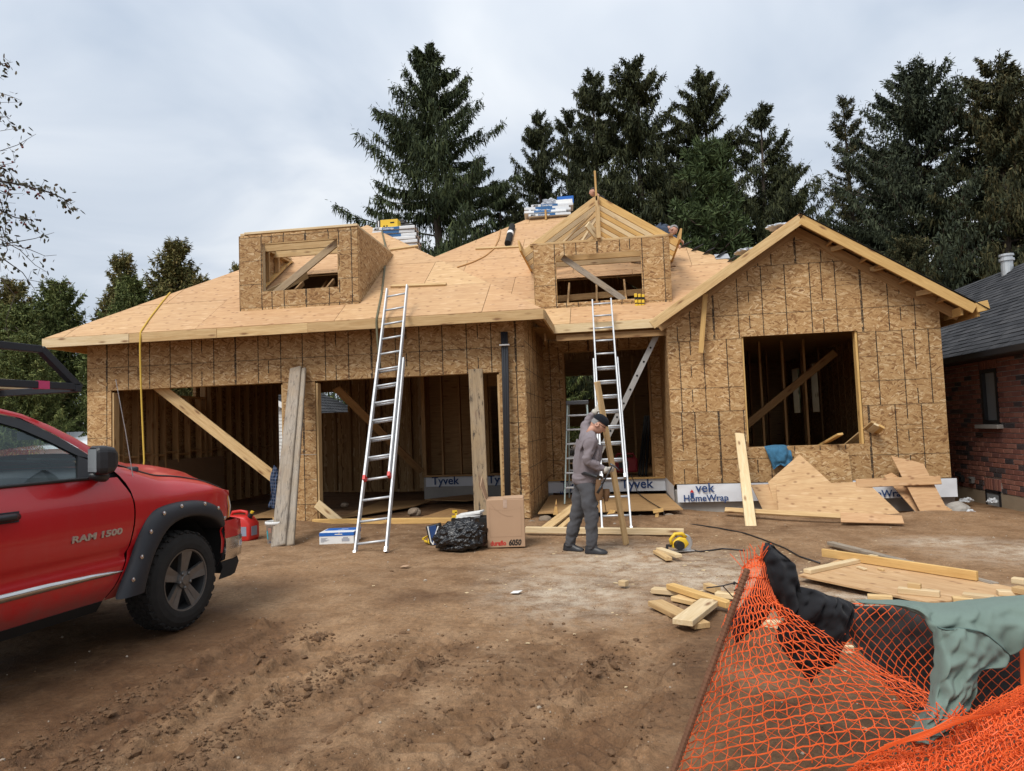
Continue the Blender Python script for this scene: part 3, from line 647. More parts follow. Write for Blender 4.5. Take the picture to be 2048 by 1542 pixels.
# rafter tails / truss tails under the garage and porch eaves
x_ = -10.1
while x_ < -1.2: rn = max(.12, min(1.9, x_+10.2, -1.25-x_)); hb('rafter_tail', (x_, EY+.01, EZ-.11), (x_, EY+rn, EZ-.11+RP*rn), .04, .10, (0, -RP, 1), M_BROWNW); x_ += .66
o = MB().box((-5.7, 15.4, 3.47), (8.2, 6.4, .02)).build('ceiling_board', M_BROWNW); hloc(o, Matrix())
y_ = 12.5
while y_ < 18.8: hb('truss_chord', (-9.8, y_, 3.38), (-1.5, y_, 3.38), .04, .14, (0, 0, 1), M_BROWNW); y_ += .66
for x_ in (-.8, -.2, .4, 1.0): hb('rafter_tail', (x_, 13.5, EZ-.11), (x_, 15.4, EZ-.11+RP*1.9), .04, .10, (0, -RP, 1), M_BROWNW)
y_ = 11.95
while y_ < 13.4: rn = min(.7, y_-EY-.15); hb('rafter_tail', (-1.09, y_, EZ-.11), (-1.09-rn, y_, EZ-.11+RP*rn), .04, .10, (RP, 0, 1), M_BROWNW); y_ += .6
hb('ledger', (-1.2, 13.3, 3.3), (-1.35, 15.4, 3.3), .04, .14, (0, 0, 1), M_BROWNW)
o = MB().box((-.2, 14.5, 3.52), (2.5, 1.9, .02)).build('porch_ceiling', M_BROWNW); hloc(o, Matrix())
# braces in the garage openings
hb('brace', (-8.72, GY0+.19, 2.76), (-5.95, GY0+.10, .66), .20, .04, (0, -1, 0), M_WOOD)
hb('brace', (-5.45, 13.4, 2.52), (-4.55, 16.3, .62), .17, .04, (0, -1, 0), M_BROWNW)
hb('brace', (-5.31, GY0-.03, .36), (-4.88, GY0-.05, .02), .16, .04, (0, -1, 0), M_WOODP)
# ------------------------------------------------------------- left dormer
def dormer_front(x0, x1, z0, z1, y, hole): 
    return sheath('dormer_panel', (x0, y, z0), (1, 0, 0), (0, 0, 1), [(0, 0), (x1-x0, 0), (x1-x0, z1-z0), (0, z1-z0)], [hole], m=M_OSB, sw=2.62, sh=1.33, v0=.06)
DY, DX0, DX1, DZ0, DZ1 = 12.16, -6.79, -4.47, 3.94, 5.37
dormer_front(DX0, DX1, DZ0, DZ1, DY, (.46, .35, 1.93, 1.26))
for x_, nm in ((DX1, 1), (DX0, -1)):      # cheek walls: triangles down the roof slope
    tri = [(x_, DY, DZ0), (x_, DY, DZ1), (x_, DY+2.12, DZ1)]
    U_ = Vector((0, 1, 0)) if nm == 1 else Vector((0, -1, 0)); og = Vector((x_, DY if nm == 1 else DY+2.12, DZ0))
    pl = [((Vector(p)-og).dot(U_), p[2]-DZ0) for p in tri]
    if sum(pl[i][0]*pl[(i+1) % 3][1]-pl[(i+1) % 3][0]*pl[i][1] for i in range(3)) < 0: pl = pl[::-1]
    sheath('dormer_panel', og, U_, (0, 0, 1), pl, m=M_OSBP, sw=2.62, sh=2.62)
    xi = x_-nm*.05
    hb('dormer_plate', (xi, DY+.02, DZ1-.03), (xi, DY+2.1, DZ1-.03), .09, .045, (0, 0, 1), M_WOOD)
    hb('dormer_plate', (xi, DY+.02, DZ1+.035), (xi, DY+2.0, DZ1+.035), .09, .045, (0, 0, 1), M_WOODP)
    hb('dormer_rafter', (xi, DY+.02, DZ0+.1), (xi, DY+2.0, DZ0+.1+RP*1.98), .10, .04, (0, -RP, 1), M_WOODY)
    for q_ in (.12, .55, .98, 1.4): hb('dormer_stud', (xi, DY+q_, DZ0+.1+RP*q_), (xi, DY+q_, DZ1-.06), .09, .04, (0, 1, 0), M_WOOD)
hb('dormer_plate', (DX0+.1, DY+.04, DZ1+.045), (DX1-.0, DY+.04, DZ1+.048), .10, .045, (0, 0, 1), M_WOODP)
for x_ in (DX0+.44, DX1-.38): hb('dormer_jamb', (x_, DY+.06, DZ0+.3), (x_, DY+.06, DZ1-.1), .04, .09, (0, 1, 0), M_WOODP)
for q_ in (.28, .75, 1.25): hb('dormer_joist', (DX0+.05, DY+q_, DZ1-.05), (DX1-.05, DY+q_, DZ1-.05), .04, .14, (0, 0, 1), M_WOOD)
hb('dormer_brace', (-6.26, DY+.14, 4.2), (-4.88, DY+.12, 5.17), .13, .04, (0, -1, 0), M_WOODB)
hb('dormer_brace', (-6.42, DY+.2, 4.25), (-6.0, DY+1.2, 4.85), .04, .16, (0, -.5, 1), M_WOOD)
for x_ in (-6.3, -5.65, -5.0, -4.55):
    hb('truss_web', (x_, 13.2, 3.5), (x_+.5, 13.9, 4.8), .04, .09, (0, -1, 0), M_BROWNW); hb('truss_web', (x_, 13.1, 3.5), (x_, 13.1, 4.4), .04, .09, (0, -1, 0), M_BROWNW)
# ------------------------------------------------------------- right dormer with its gable frame
EYd, EX0, EX1, EZ0, EZ1 = 14.13, -1.45, 1.29, 3.96, 5.30
dormer_front(EX0, EX1, EZ0, EZ1, EYd, (.46, .12, 2.17, 1.10))
for x_, nm in ((EX0, -1), (EX1, 1)):
    xi = x_-nm*.06
    hb('dormer_stud', (x_-nm*.01, EYd+.05, EZ0), (x_-nm*.01, EYd+.05, EZ1), .03, .09, (0, 1, 0), M_WOODY)
    hb('dormer_rafter', (xi, EYd+.1, EZ0+.1), (xi, EYd+1.6, EZ0+.1+RP*1.5), .10, .04, (0, -RP, 1), M_WOOD)
for x_ in (EX0+.44, EX1-.53): hb('dormer_jamb', (x_, EYd+.06, EZ0+.1), (x_, EYd+.06, EZ1-.24), .04, .09, (0, 1, 0), M_WOODY)
hb('dormer_plate', (EX0-.06, EYd+.05, EZ1+.025), (EX1+.08, EYd+.05, EZ1+.025), .12, .045, (0, 0, 1), M_WOOD)
hb('dormer_plate', (EX0-.02, EYd+.45, EZ1-.2), (EX1, EYd+.45, EZ1-.2), .05, .12, (0, 0, 1), M_WOOD); hb('dormer_plate', (EX0-.02, EYd+.85, EZ1-.22), (EX1, EYd+.85, EZ1-.22), .05, .12, (0, 0, 1), M_WOODP)
hb('truss_chord', (EX0, EYd+.75, 4.30), (EX1, EYd+.75, 4.36), .04, .13, (0, 0, 1), M_BROWNW); hb('truss_chord', (EX0, EYd+.55, 4.13), (EX1, EYd+.55, 4.06), .04, .10, (0, 0, 1), M_BROWNW)
hb('dormer_brace', (-.86, EYd+.12, 5.05), (.36, EYd+.10, 4.08), .12, .04, (0, -1, 0), M_GREYW)
RX, RZ = -.10, 6.24; gp = .66
hb('ridge_board', (RX, EYd-.02, RZ-.1), (RX, EYd+3.2, RZ-.1), .04, .22, (0, 0, 1), M_WOODY)
hb('ridge_post', (RX, EYd-.05, EZ1+.05), (RX, EYd-.05, RZ-.02), .09, .04, (0, -1, 0), M_WOOD); hb('upright', (RX-.01, EYd-.02, RZ-.12), (RX-.02, EYd-.02, RZ+.50), .04, .10, (0, -1, 0), M_WOODY)
hb('upright', (RX+.02, EYd-.02, EZ1+.05), (RX+.02, EYd+.03, RZ-.2), .04, .05, (0, -1, 0), M_WOOD)
q_ = 0.0; i = 0
while q_ < 3.0:
    for sgn, ex in ((-1, -1.66), (1, 1.46)):
        run = abs(ex-RX); zf = EZ0+RP*q_     # roof height where the rafter would land
        zb = RZ-gp*run; k_ = 1
        if zb < EZ0+RP*(q_)+.06: k_ = max(.05, (RZ-.06-(EZ0+RP*q_))/(RZ-zb))
        m_ = (M_WOOD, M_WOODY, M_WOODB, M_WOODP)[(i*2+(sgn > 0)) % 4]
        hb('rafter', (RX+sgn*.02, EYd+.05+q_, RZ-.07), (RX+sgn*.02+sgn*(run-.02)*k_, EYd+.05+q_, RZ-.07-gp*(run-.02)*k_), .04, .15, (sgn*gp, 0, 1), m_)
    q_ += .40; i += 1
for ex, x_ in ((-1, -1.70), (1, 1.50)): hb('sub_fascia', (x_, EYd-.22, 5.27), (x_, EYd+2.0, 5.27), .04, .22, (ex*.15, 0, 1), M_WOODY)
hb('collar_tie', (-.46, EYd+.1, EZ1+.03), (-.06, EYd+.25, RZ-.3), .04, .09, (0, -1, 0), M_WOODP)
hb('stub', (-.32, EYd-.14, EZ1+.33), (-.10, EYd+.06, EZ1+.06), .16, .045, (0, -1, .6), M_WOODP)
hb('jack_rafter', (-.85, EYd+.15, EZ1+.05), (-.2, EYd+.3, RZ-.25), .04, .08, (0, -1, 0), M_WOODP)
# ---------------------------------------------------------------- trees
def leaf_mat(name, dark, mid, light, sc=1.1, rough=.75):
    k = NT(name, rough, .2); v = k.obj(); a = k.noise(v, sc, 3, .6); b = k.n('NewGeometry', 8)
    col = k.ramp(k.math('ADD', k.math('MULTIPLY', a, .6), k.math('MULTIPLY', b, .4)), (.28, dark), (.5, mid), (.74, light))
    k.P('Base Color', col); return k.m
M_BARK = plain('spruce_bark', (.10, .08, .065), .95, .1, var=.3, scale=4, bump=.7, bscale=14)
def quads_mesh(name, C_, D, W_, L, m, extra=None):
    """tapered leaf blades: C root, D direction (len L), W half-width vectors"""
    a = C_-W_*.45; b = C_+W_*.45; mid = C_+D*.55; c = mid+W_; d = mid-W_; e = C_+D
    n = len(C_); V = np.stack([a, b, c, e, d], 1).reshape(-1, 3); i = np.arange(n)[:, None]*5
    me = bpy.data.meshes.new(name); me.vertices.add(len(V)); me.vertices.foreach_set('co', V.ravel())
    F = (i+np.array([[0, 1, 2, 3, 4]])).ravel(); me.loops.add(len(F)); me.loops.foreach_set('vertex_index', F); me.polygons.add(n)
    me.polygons.foreach_set('loop_start', np.arange(n)*5); me.update(calc_edges=True); me.materials.append(m); return me
def unit(a): return a/np.maximum(1e-6, np.linalg.norm(a, axis=-1, keepdims=True))
def conifer(name, H, R, nb, per, m, seed, droop=.35, hang=.38, wid=.05, pw=.85, asc=.15, top=.04, z0=.06, jit=.45, fill=.9):
    r = np.random.default_rng(seed); C_ = []; D_ = []; W_ = []; wood = MB()
    wood.tube([(0, 0, 0), (.03*R, 0, H*.5), (0, 0.02*R, H*.97)], [H*.014+.03, H*.009, .02], 7)
    for b in range(nb):
        u = z0+(1-z0)*(r.uniform()**.85)*.985; z = H*u; L = R*((1-u)**pw)*r.uniform(1-jit, 1+jit*.45)+top*H*.3
        L *= 1+.25*math.sin(b*1.7+u*23)*(1-u); az = r.uniform(0, 6.283)
        el = asc+.75*u*u+r.normal(0, .12); dr = droop*(1-u)*r.uniform(.6, 1.4)
        t = np.linspace(0, 1, 6); hx = L*t*math.cos(el*.6); hz = L*(math.sin(el*.6)*t-dr*1.3*t**1.6*(1-t*.55)+.16*t**4)
        P = np.stack([hx*math.cos(az), hx*math.sin(az), z+hz], 1)
        if b % 2 == 0 and L > .8: wood.tube([tuple(p) for p in P[::2]]+[tuple(P[-1])], [max(.012, L*.011*(1-k_/4)) for k_ in range(4)], 4)
        n = int(per*(.30+L/R)*r.uniform(.8, 1.2)); tt = r.uniform(.08, 1, n)**fill
        idx = np.minimum((tt*5).astype(int), 4); fr = (tt*5-idx)[:, None]; base = P[idx]*(1-fr)+P[idx+1]*fr
        side = np.array([-math.sin(az), math.cos(az), 0]); s_ = r.uniform(-1, 1, n)*np.where(r.uniform(0, 1, n) < .6, .10, .24)*(L*(1-tt*.8)+.25); base = base+side*s_[:, None]
        base[:, 2] -= abs(s_)*.28; base += r.normal(0, .04, (n, 3))
        out_ = np.array([math.cos(az), math.sin(az), 0])
        kind = r.uniform(0, 1, n) < .62
        d = np.where(kind[:, None], np.array([0, 0, -1.])+r.normal(0, .22, (n, 3))+out_*.18, out_+side*np.sign(s_)[:, None]*.7+np.array([0, 0, -.15])+r.normal(0, .35, (n, 3)))
        ln = np.where(kind, r.uniform(.45, 1.15, n)*hang*(.55+.6*L/R), r.uniform(.5, 1, n)*.24)
        d = unit(d)*ln[:, None]; w = unit(np.cross(d, r.normal(0, 1, (n, 3))))*(wid*r.uniform(.6, 1.3, n))[:, None]
        C_.append(base); D_.append(d); W_.append(w)
        # upturned tip
        nt = 7; tp = P[-1]+(P[-1]-P[-2])*np.linspace(-.6, .35, nt)[:, None]; d = unit(out_*.5+np.array([0, 0, .5])+r.normal(0, .45, (nt, 3)))*.17
        C_.append(tp); D_.append(d); W_.append(unit(np.cross(d, r.normal(0, 1, (nt, 3))))*wid*.55)
    nt = 40; zz = r.uniform(.93, 1.0, nt)*H; tp = np.stack([r.normal(0, .03, nt), r.normal(0, .03, nt), zz], 1); d = unit(np.stack([r.normal(0, 1, nt), r.normal(0, 1, nt), r.uniform(.2, 1.2, nt)], 1))*.24
    C_.append(tp); D_.append(d); W_.append(unit(np.cross(d, r.normal(0, 1, (nt, 3))))*wid*.7)
    return quads_mesh('crown', np.concatenate(C_), np.concatenate(D_), np.concatenate(W_), 1, m), wood.mesh('trunk')
def puffy(name, H, R, nb, m, seed, nper=55, size=.30):
    r = np.random.default_rng(seed); C_ = []; D_ = []; W_ = []; wood = MB(); wood.tube([(0, 0, 0), (.1, 0, H*.55), (-.05, .05, H*.95)], [.2, .13, .03], 7)
    for b in range(nb):
        u = .18+.82*r.uniform()**.8; L = R*(1-u*.78)*r.uniform(.5, 1.05)*(1.0 if u < .85 else .7); az = r.uniform(0, 6.283); el = r.normal(.1, .15)+.5*u
        p0 = np.array([0, 0, H*u*.94]); dr = np.array([math.cos(az)*math.cos(el), math.sin(az)*math.cos(el), math.sin(el)]); p1 = p0+dr*L
        if b % 2 == 0: wood.tube([tuple(p0), tuple(p0+dr*L*.5+np.array([0, 0, -.12])), tuple(p1)], [.05, .035, .012], 4)
        for q in range(r.integers(4, 8)):
            c = p0+dr*L*r.uniform(.45, 1.0)+r.normal(0, .28, 3)*np.array([1, 1, .55]); n = nper
            d = unit(r.normal(0, 1, (n, 3))+np.array([0, 0, .45])+dr*.3)*(size*r.uniform(.6, 1.15, n))[:, None]
            C_.append(np.tile(c, (n, 1))+d*.25+r.normal(0, .05, (n, 3))); D_.append(d); W_.append(unit(np.cross(d, r.normal(0, 1, (n, 3))))*.022*r.uniform(.7, 1.3, (n, 1)))
    return quads_mesh('crown', np.concatenate(C_), np.concatenate(D_), np.concatenate(W_), 1, m), wood.mesh('trunk')
L_SP = leaf_mat('spruce_needles', (.020, .030, .014), (.040, .056, .023), (.075, .092, .034)); L_SP2 = leaf_mat('dark_spruce_needles', (.021, .027, .013), (.040, .048, .020), (.072, .076, .028))
L_BL = leaf_mat('blue_spruce_needles', (.021, .029, .018), (.039, .050, .028), (.068, .080, .042)); L_OL = leaf_mat('olive_spruce_needles', (.024, .029, .013), (.050, .054, .023), (.10, .080, .032))
L_PI = leaf_mat('pine_needles', (.028, .044, .016), (.056, .082, .030), (.10, .135, .05)); L_CE = leaf_mat('cedar_sprays', (.060, .066, .022), (.125, .122, .040), (.22, .165, .06), .8)
L_CE2 = leaf_mat('green_cedar_sprays', (.054, .074, .022), (.108, .135, .042), (.19, .20, .065), .8)
VAR = {'A': conifer('A', 21, 8.0, 210, 640, L_SP, 11, droop=.34, hang=.55, wid=.026, pw=.8), 'B': conifer('B', 21, 5.4, 190, 430, L_SP2, 12, droop=.24, hang=.5, wid=.026, asc=.25, pw=.75),
       'C': conifer('C', 18, 5.2, 170, 400, L_SP2, 13, droop=.2, hang=.42, wid=.025, asc=.35, pw=.8), 'D': conifer('D', 18, 6.2, 320, 470, L_BL, 14, droop=.2, hang=.3, wid=.028, asc=.35, pw=.6),
       'E': conifer('E', 17, 5.8, 260, 420, L_OL, 15, droop=.25, hang=.34, wid=.027, pw=.65), 'F': conifer('F', 19, 3.7, 170, 210, L_OL, 16, droop=.1, hang=.24, wid=.024, asc=.4),
       'P': puffy('P', 12, 4.2, 85, L_PI, 17), 'K': conifer('K', 11, 2.3, 210, 165, L_CE, 18, droop=-.22, hang=.2, wid=.03, asc=.9, pw=.55), 'G': conifer('G', 9, 2.5, 250, 205, L_CE2, 19, droop=-.2, hang=.2, wid=.032, asc=.8, pw=.5)}
for cm, wm in VAR.values(): wm.materials.append(M_BARK)
VH = dict(A=21, B=21, C=18, D=18, E=17, F=19, P=12, K=11, G=9)
def tree(name, var, x, y, top, label, group, rz=0, wide=1.0):
    s_ = (top+.3)/VH[var]; t = thing(name, label, 'tree', (x, y, -.3), (0, 0, rz), group); t.scale = (s_*wide, s_*wide, s_)
    link('trunk', VAR[var][1], None, t); c = link('crown', VAR[var][0], None, t); c['kind'] = 'stuff'; return t
GS = 'tall conifers behind the house'
for var, x, y, top, rz, wd, lab, nm in (
    ('A', -9.0, 36, 22.2, .4, 1.08, 'broad drooping dark green spruce, the leftmost and widest behind the roof', 'spruce_tree'),
    ('B', -3.9, 44, 21.9, 1.1, .8, 'short-looking spruce between the broad leftmost spruce and the middle pair', 'spruce_tree'),
    ('C', -2.1, 48, 23.5, 2.1, .9, 'sparse grey-green spruce just left of the middle pair, farthest back', 'spruce_tree'),
    ('B', -.2, 40, 22.2, 3.0, .82, 'left one of the twin tall spruces above the framed gable', 'spruce_tree'),
    ('B', 2.1, 38, 21.5, 4.3, 1.15, 'right one of the twin tall spruces above the framed gable, with spreading arms', 'spruce_tree'),
    ('B', 5.6, 38, 20.4, 5.2, 1.05, 'dark spruce standing behind the light green pine', 'spruce_tree'),
    ('P', 4.6, 31, 13.9, .3, .95, 'light green pine with rounded needle tufts in front of the spruces', 'pine_tree'),
    ('C', 8.6, 38, 18.2, 2.7, 1.0, 'pointed spruce with open branches left of the bay gable peak', 'spruce_tree'),
    ('F', 13.5, 40, 19.2, .9, 1.1, 'thin see-through spruce above the right rake of the bay gable', 'spruce_tree'),
    ('D', 15.5, 36, 18.3, 1.9, 1.12, 'massive bluish dark spruce above the right end of the roof', 'spruce_tree'),
    ('E', 18.0, 34, 17.5, 4.0, 1.15, 'olive tinged spruce at the right edge over the brick house roof', 'spruce_tree'),
    ('E', 13.2, 33, 9.5, 2.2, 1.2, 'low bushy brownish spruce below the thin one, behind the bay roof', 'spruce_tree'),
    ('B', -6.0, 41, 16.5, 2.4, 1.15, 'spruce filling the gap right of the broad leftmost spruce', 'spruce_tree'), ('B', 4.0, 45, 19.0, .8, 1.1, 'far spruce showing between the right twin and the one behind the pine', 'spruce_tree'),
    ('C', 11.0, 43, 16.5, 3.6, 1.15, 'far spruce filling in behind the pointed open one', 'spruce_tree'), ('B', 16.6, 44, 17.5, 1.6, 1.1, 'far spruce between the massive bluish one and the thin one', 'spruce_tree'), ('C', .6, 46, 15.5, 5.0, 1.3, 'low far spruce behind the framed gable', 'spruce_tree'),
    ('D', 21.5, 38, 17.0, .2, 1.1, 'dark spruce half cut off by the right edge of the photo', 'spruce_tree')):
    tree(nm, var, x, y, top, lab, GS, rz, wd*dict(P=1.0, F=1.0, A=1.05, B=1.15, C=1.12, D=.98, E=.95).get(var, 1))
GC = 'cedars beyond the left end of the house'
for var, x, y, top, rz, wd, lab in (
    ('K', -24.2, 32, 11.0, 0, 1.0, 'pointed cedar with brownish top, second tallest left of the roof'), ('K', -21.2, 32, 11.5, 1.5, 1.25, 'tallest rounded cedar left of the roof hip'),
    ('G', -26.1, 30, 9.2, 2.5, 1.0, 'dense green cedar left of the pointed brownish one'), ('G', -22.6, 30.5, 9.2, 4, .9, 'green cedar filling the gap between the two tallest cedars'),
    ('K', -26.2, 27.5, 8.9, 3.2, 1.2, 'brownish cedar above the ladder rack of the truck'), ('G', -24.0, 25.5, 7.2, .7, 1.2, 'low green cedar right behind the rack rails'),
    ('G', -27.5, 26, 8.6, 5, 1.2, 'cedar at the left edge behind the crab apple twigs'), ('K', -18.4, 33, 10.3, 2, .9, 'cedar tip peeking over the roof beside the left dormer'),
    ('G', -20.8, 27.0, 6.5, 1, 1.2, 'low cedar beside the left corner of the garage'), ('G', -16.5, 31, 8.0, 3, 1.2, 'cedar seen through the garage window gap'),
    ('K', -25.3, 33, 9.6, 2.2, 1.15, 'cedar closing the gap left of the pointed brownish one'), ('G', -22.4, 33.5, 9.9, .4, 1.1, 'cedar behind the gap between the two tallest ones'), ('K', -19.6, 31.5, 9.4, 4.4, 1.1, 'cedar rising just over the roof hip right of the tallest one'),
    ('G', -11.5, 33, 6.5, 2, 1.2, 'cedar standing behind the white shed'), ('G', -3.0, 31, 6.0, 4, 1.3, 'green cedar seen through the porch opening'), ('G', -21.8, 23.5, 5.6, 2.2, 1.2, 'lowest cedar beside the white outbuilding'), ('K', -5.6, 30, 6.4, 1, 1.3, 'cedar seen through the rear garage doorway')):
    tree('cedar_tree', var, x, y, top, lab, GC, rz, wd)
# crab apple reaching in from the left
CA = thing('crab_apple_tree', 'crab apple tree with thin twigs, dull leaves and red fruit at the left edge', 'tree', (-8.6, 7.2, 0))
def pp(x, y, Y=7.0): return at(x, y, 'y', Y)
wood = MB(); wood.tube([(-8.6, 7.2, 0), (-8.7, 7.1, 1.2), (-8.45, 7.0, 2.4), (-8.5, 7.1, 4.2), (-8.2, 7, 6)], [.13, .11, .09, .06, .02], 8)
LV = []; BR = []; r_ = np.random.default_rng(31)
def twig(px_, w0, w1, nl, Y=7.0, ber=0, trail=1):
    P = [pp(x, y, Y+.15*i*(1 if i % 2 else -.6)) for i, (x, y) in enumerate(px_)]
    wood.tube(P, [w0+(w1-w0)*i/(len(P)-1) for i in range(len(P))], 5)
    for i in range(nl):
        t = r_.uniform(.12 if trail else .3, 1.0)*(len(P)-1); j = min(int(t), len(P)-2); p = P[j].lerp(P[j+1], t-j)+Vector(r_.normal(0, .045, 3)); LV.append(p)
        if r_.uniform() < .25: wood.tube([P[j].lerp(P[j+1], t-j), p+Vector(r_.normal(0, .03, 3))], .0022, 3)
    for i in range(ber):
        t = r_.uniform(.1, .8)*(len(P)-1); j = min(int(t), len(P)-2); BR.append(P[j].lerp(P[j+1], t-j)+Vector(r_.normal(0, .03, 3))+Vector((0, 0, -.05)))
twig([(-190, 420), (-90, 385), (0, 362), (55, 372), (100, 385), (128, 398), (143, 425)], .018, .004, 105, ber=8)
twig([(-90, 385), (0, 366), (40, 368), (75, 372), (95, 376)], .006, .002, 26, ber=5)
twig([(-150, 480), (-60, 425), (0, 420), (30, 435), (62, 440), (70, 465)], .014, .003, 75, ber=6)
twig([(-120, 520), (-40, 495), (20, 486), (70, 477), (108, 465)], .011, .002, 18, 7.2)
twig([(-40, 495), (30, 490), (62, 500), (90, 512), (113, 510)], .006, .002, 14, 7.1); twig([(0, 478), (40, 500), (70, 530), (95, 545)], .006, .002, 12, 6.9)
twig([(-110, 560), (-30, 520), (10, 520), (45, 545), (70, 580)], .012, .003, 12, 7.2); twig([(-60, 300), (0, 302), (35, 290), (72, 268)], .006, .002, 8, 7, 4)
twig([(-70, 230), (0, 205), (45, 204)], .004, .0015, 8); twig([(-60, 210), (-5, 184), (20, 192), (40, 200)], .005, .002, 14)
twig([(-60, 275), (0, 262), (25, 258), (50, 259)], .004, .0015, 10); twig([(-60, 340), (5, 330), (30, 325), (25, 300)], .005, .002, 16, ber=6)
twig([(-80, 165), (-20, 140), (5, 128), (25, 124)], .006, .002, 34); twig([(-60, 170), (0, 155), (8, 160)], .004, .0015, 6)
twig([(-60, 250), (0, 232), (15, 236)], .004, .0015, 12); twig([(-40, 400), (0, 398), (12, 440), (10, 470)], .008, .003, 46, ber=3); twig([(-30, 440), (5, 455), (15, 500), (5, 520)], .007, .003, 40); twig([(-30, 345), (8, 350), (18, 380), (10, 410)], .007, .003, 40, ber=4)
twig([(-60, 600), (0, 560), (60, 560), (110, 570), (145, 565)], .005, .002, 8, 7.4); twig([(0, 555), (30, 590), (12, 640), (20, 690)], .005, .002, 6, 7.4); twig([(-30, 330), (2, 335), (20, 345), (38, 372)], .005, .002, 20, ber=5)
o = wood.build('trunk', plain('crab_apple_bark', (.075, .06, .05), .9), CA, smooth=True); o.matrix_basis = Matrix.Translation(-CA.location)
n = len(LV); C_ = np.array([p[:] for p in LV]); d = unit(r_.normal(0, .6, (n, 3))+np.array([.35, 0, -.75]))*r_.uniform(.04, .075, (n, 1)); w = unit(np.cross(d, r_.normal(0, 1, (n, 3))))*r_.uniform(.011, .019, (n, 1))
o = link('crown', quads_mesh('crown', C_, d, w, 1, leaf_mat('crab_apple_leaves', (.030, .030, .018), (.055, .06, .035), (.11, .075, .045), 4)), None, CA); o['kind'] = 'stuff'; o.matrix_basis = Matrix.Translation(-CA.location)
M_BERRY = plain('crab_apple_fruit', (.14, .018, .022), .4)
bme = MB().lathe([(0, .013), (.009, .011), (.0125, 0), (.009, -.01), (0, -.012)], (0, 0, 0), n=8).mesh('fruit'); bme.materials.append(M_BERRY)
for p in BR: o = link('fruit', bme, None, CA); o.matrix_basis = Matrix.Translation(p-CA.location) @ Matrix.Scale(1.0, 4)
# ---------------------------------------------------------------- brick neighbour
BH = thing('brick_house', 'finished red brick bungalow with dark shingled roof at the right edge', 'house', (7.2, 13.4, 0))
def bh(o, M=Matrix()): o.parent = BH; o.matrix_basis = Matrix.Translation(-BH.location) @ M; return o
BX = 7.2; M_MORT = plain('mortar', (.50, .46, .42), .95, .1)
def brick_m(name, isl):
    k = NT(name, .85, .2); v = k.obj(); r = k.n('NewGeometry', 8) if isl else k.rnd()
    c = k.ramp(r, (0, (.27, .112, .080)), (.3, (.22, .092, .070)), (.52, (.30, .135, .098)), (.7, (.18, .08, .065)), (.84, (.085, .062, .060)), (.95, (.06, .05, .052)), interp='CONSTANT')
    k.P('Base Color', k.mix(.6, c, k.ramp(k.noise(v, 14, 4, .7), (.3, .65), (.7, 1.3)), 'MULTIPLY')); k.bump(k.noise(v, 60, 3), .5, .004); return k.m
M_BRICK, M_BRICKI = brick_m('brick_face', False), brick_m('brick_face_joined', True)
win = (14.24, 14.83, 1.33, 2.38); bas = (14.40, 14.94, -.45, .06)
a_ = MB()
for y0, y1, z0, z1 in ((4, win[0], .02, 2.75), (win[1], 24, .02, 2.75), (win[0], win[1], .02, win[2]), (win[0], win[1], win[3], 2.75)): a_.box((BX+.063, (y0+y1)/2, (z0+z1)/2), (.16, y1-y0, z1-z0))
bh(a_.build('wall', M_MORT))
BL_, BHt, gp_ = .270, .0815, .013; bm_me = bmbox(BL_, .07, BHt, .006); bm_me.materials.append(M_BRICK); cand = []
row = 0; z = .02
while z < 2.62:
    y = 4-(.14 if row % 2 else 0)
    while y < 22:
        yc, zc_ = y+BL_/2, z+BHt/2+gp_
        inw = win[0]-.02 < yc+BL_/2 and yc-BL_/2 < win[1]+.02 and win[2]-.1 < zc_ < win[3]+.26 and not (zc_ > win[3]+.02 and False)
        inb = bas[0]-.05 < yc+BL_/2 and yc-BL_/2 < bas[1]+.05 and zc_ < .30
        if not inw and not inb: cand.append((yc, zc_, BL_))
        elif inw or inb:                       # closers beside the opening
            lo, hi = (win[0]-.012, win[1]+.012) if inw else (bas[0]-.05, bas[1]+.05)
            if yc-BL_/2 < lo-.03 and yc+BL_/2 > lo: cand.append(((yc-BL_/2+lo)/2, zc_, lo-(yc-BL_/2)-gp_*.5))
            if yc+BL_/2 > hi+.03 and yc-BL_/2 < hi: cand.append(((yc+BL_/2+hi)/2, zc_, yc+BL_/2-hi-gp_*.5))
        y += BL_+gp_
    z += BHt+gp_; row += 1
for i in range(7): cand.append((win[0]-.02+.05+i*.094, win[3]+.12, -.24))      # soldier course over the window
for i in range(6): cand.append((bas[0]-.01+.05+i*.094, .17, -.22))
vis = sorted([c for c in cand if 13.2 < c[0] < 16.6], key=lambda c: c[0])[:300]; rest = [c for c in cand if c not in set(vis)]
for yc, zc_, L in vis:
    o = link('brick', bm_me, None); s_ = abs(L)/BL_; dx_ = random.uniform(-.003, .003)
    M = Matrix.Translation((BX-.005+dx_, yc, zc_)) @ (Matrix.Rotation(rad(90), 4, 'Z') if L > 0 else Matrix.Rotation(rad(90), 4, 'X') @ Matrix.Rotation(rad(90), 4, 'Z') @ Matrix.Rotation(rad(90), 4, 'Y') @ Matrix.Rotation(0, 4, 'X'))
    if L < 0: M = Matrix.Translation((BX-.006+dx_, yc, zc_)) @ Matrix(((0, 1, 0, 0), (0, 0, 1, 0), (1, 0, 0, 0), (0, 0, 0, 1)))
    bh(o, M @ Matrix.Diagonal((s_, 1, 1, 1)))
mb = MB()
for yc, zc_, L in rest: mb.box((BX-.005, yc, zc_), (.07, abs(L) if L > 0 else .083, BHt if L > 0 else -L))
o = bh(mb.build('brick_course', M_BRICKI)); o['kind'] = 'stuff'
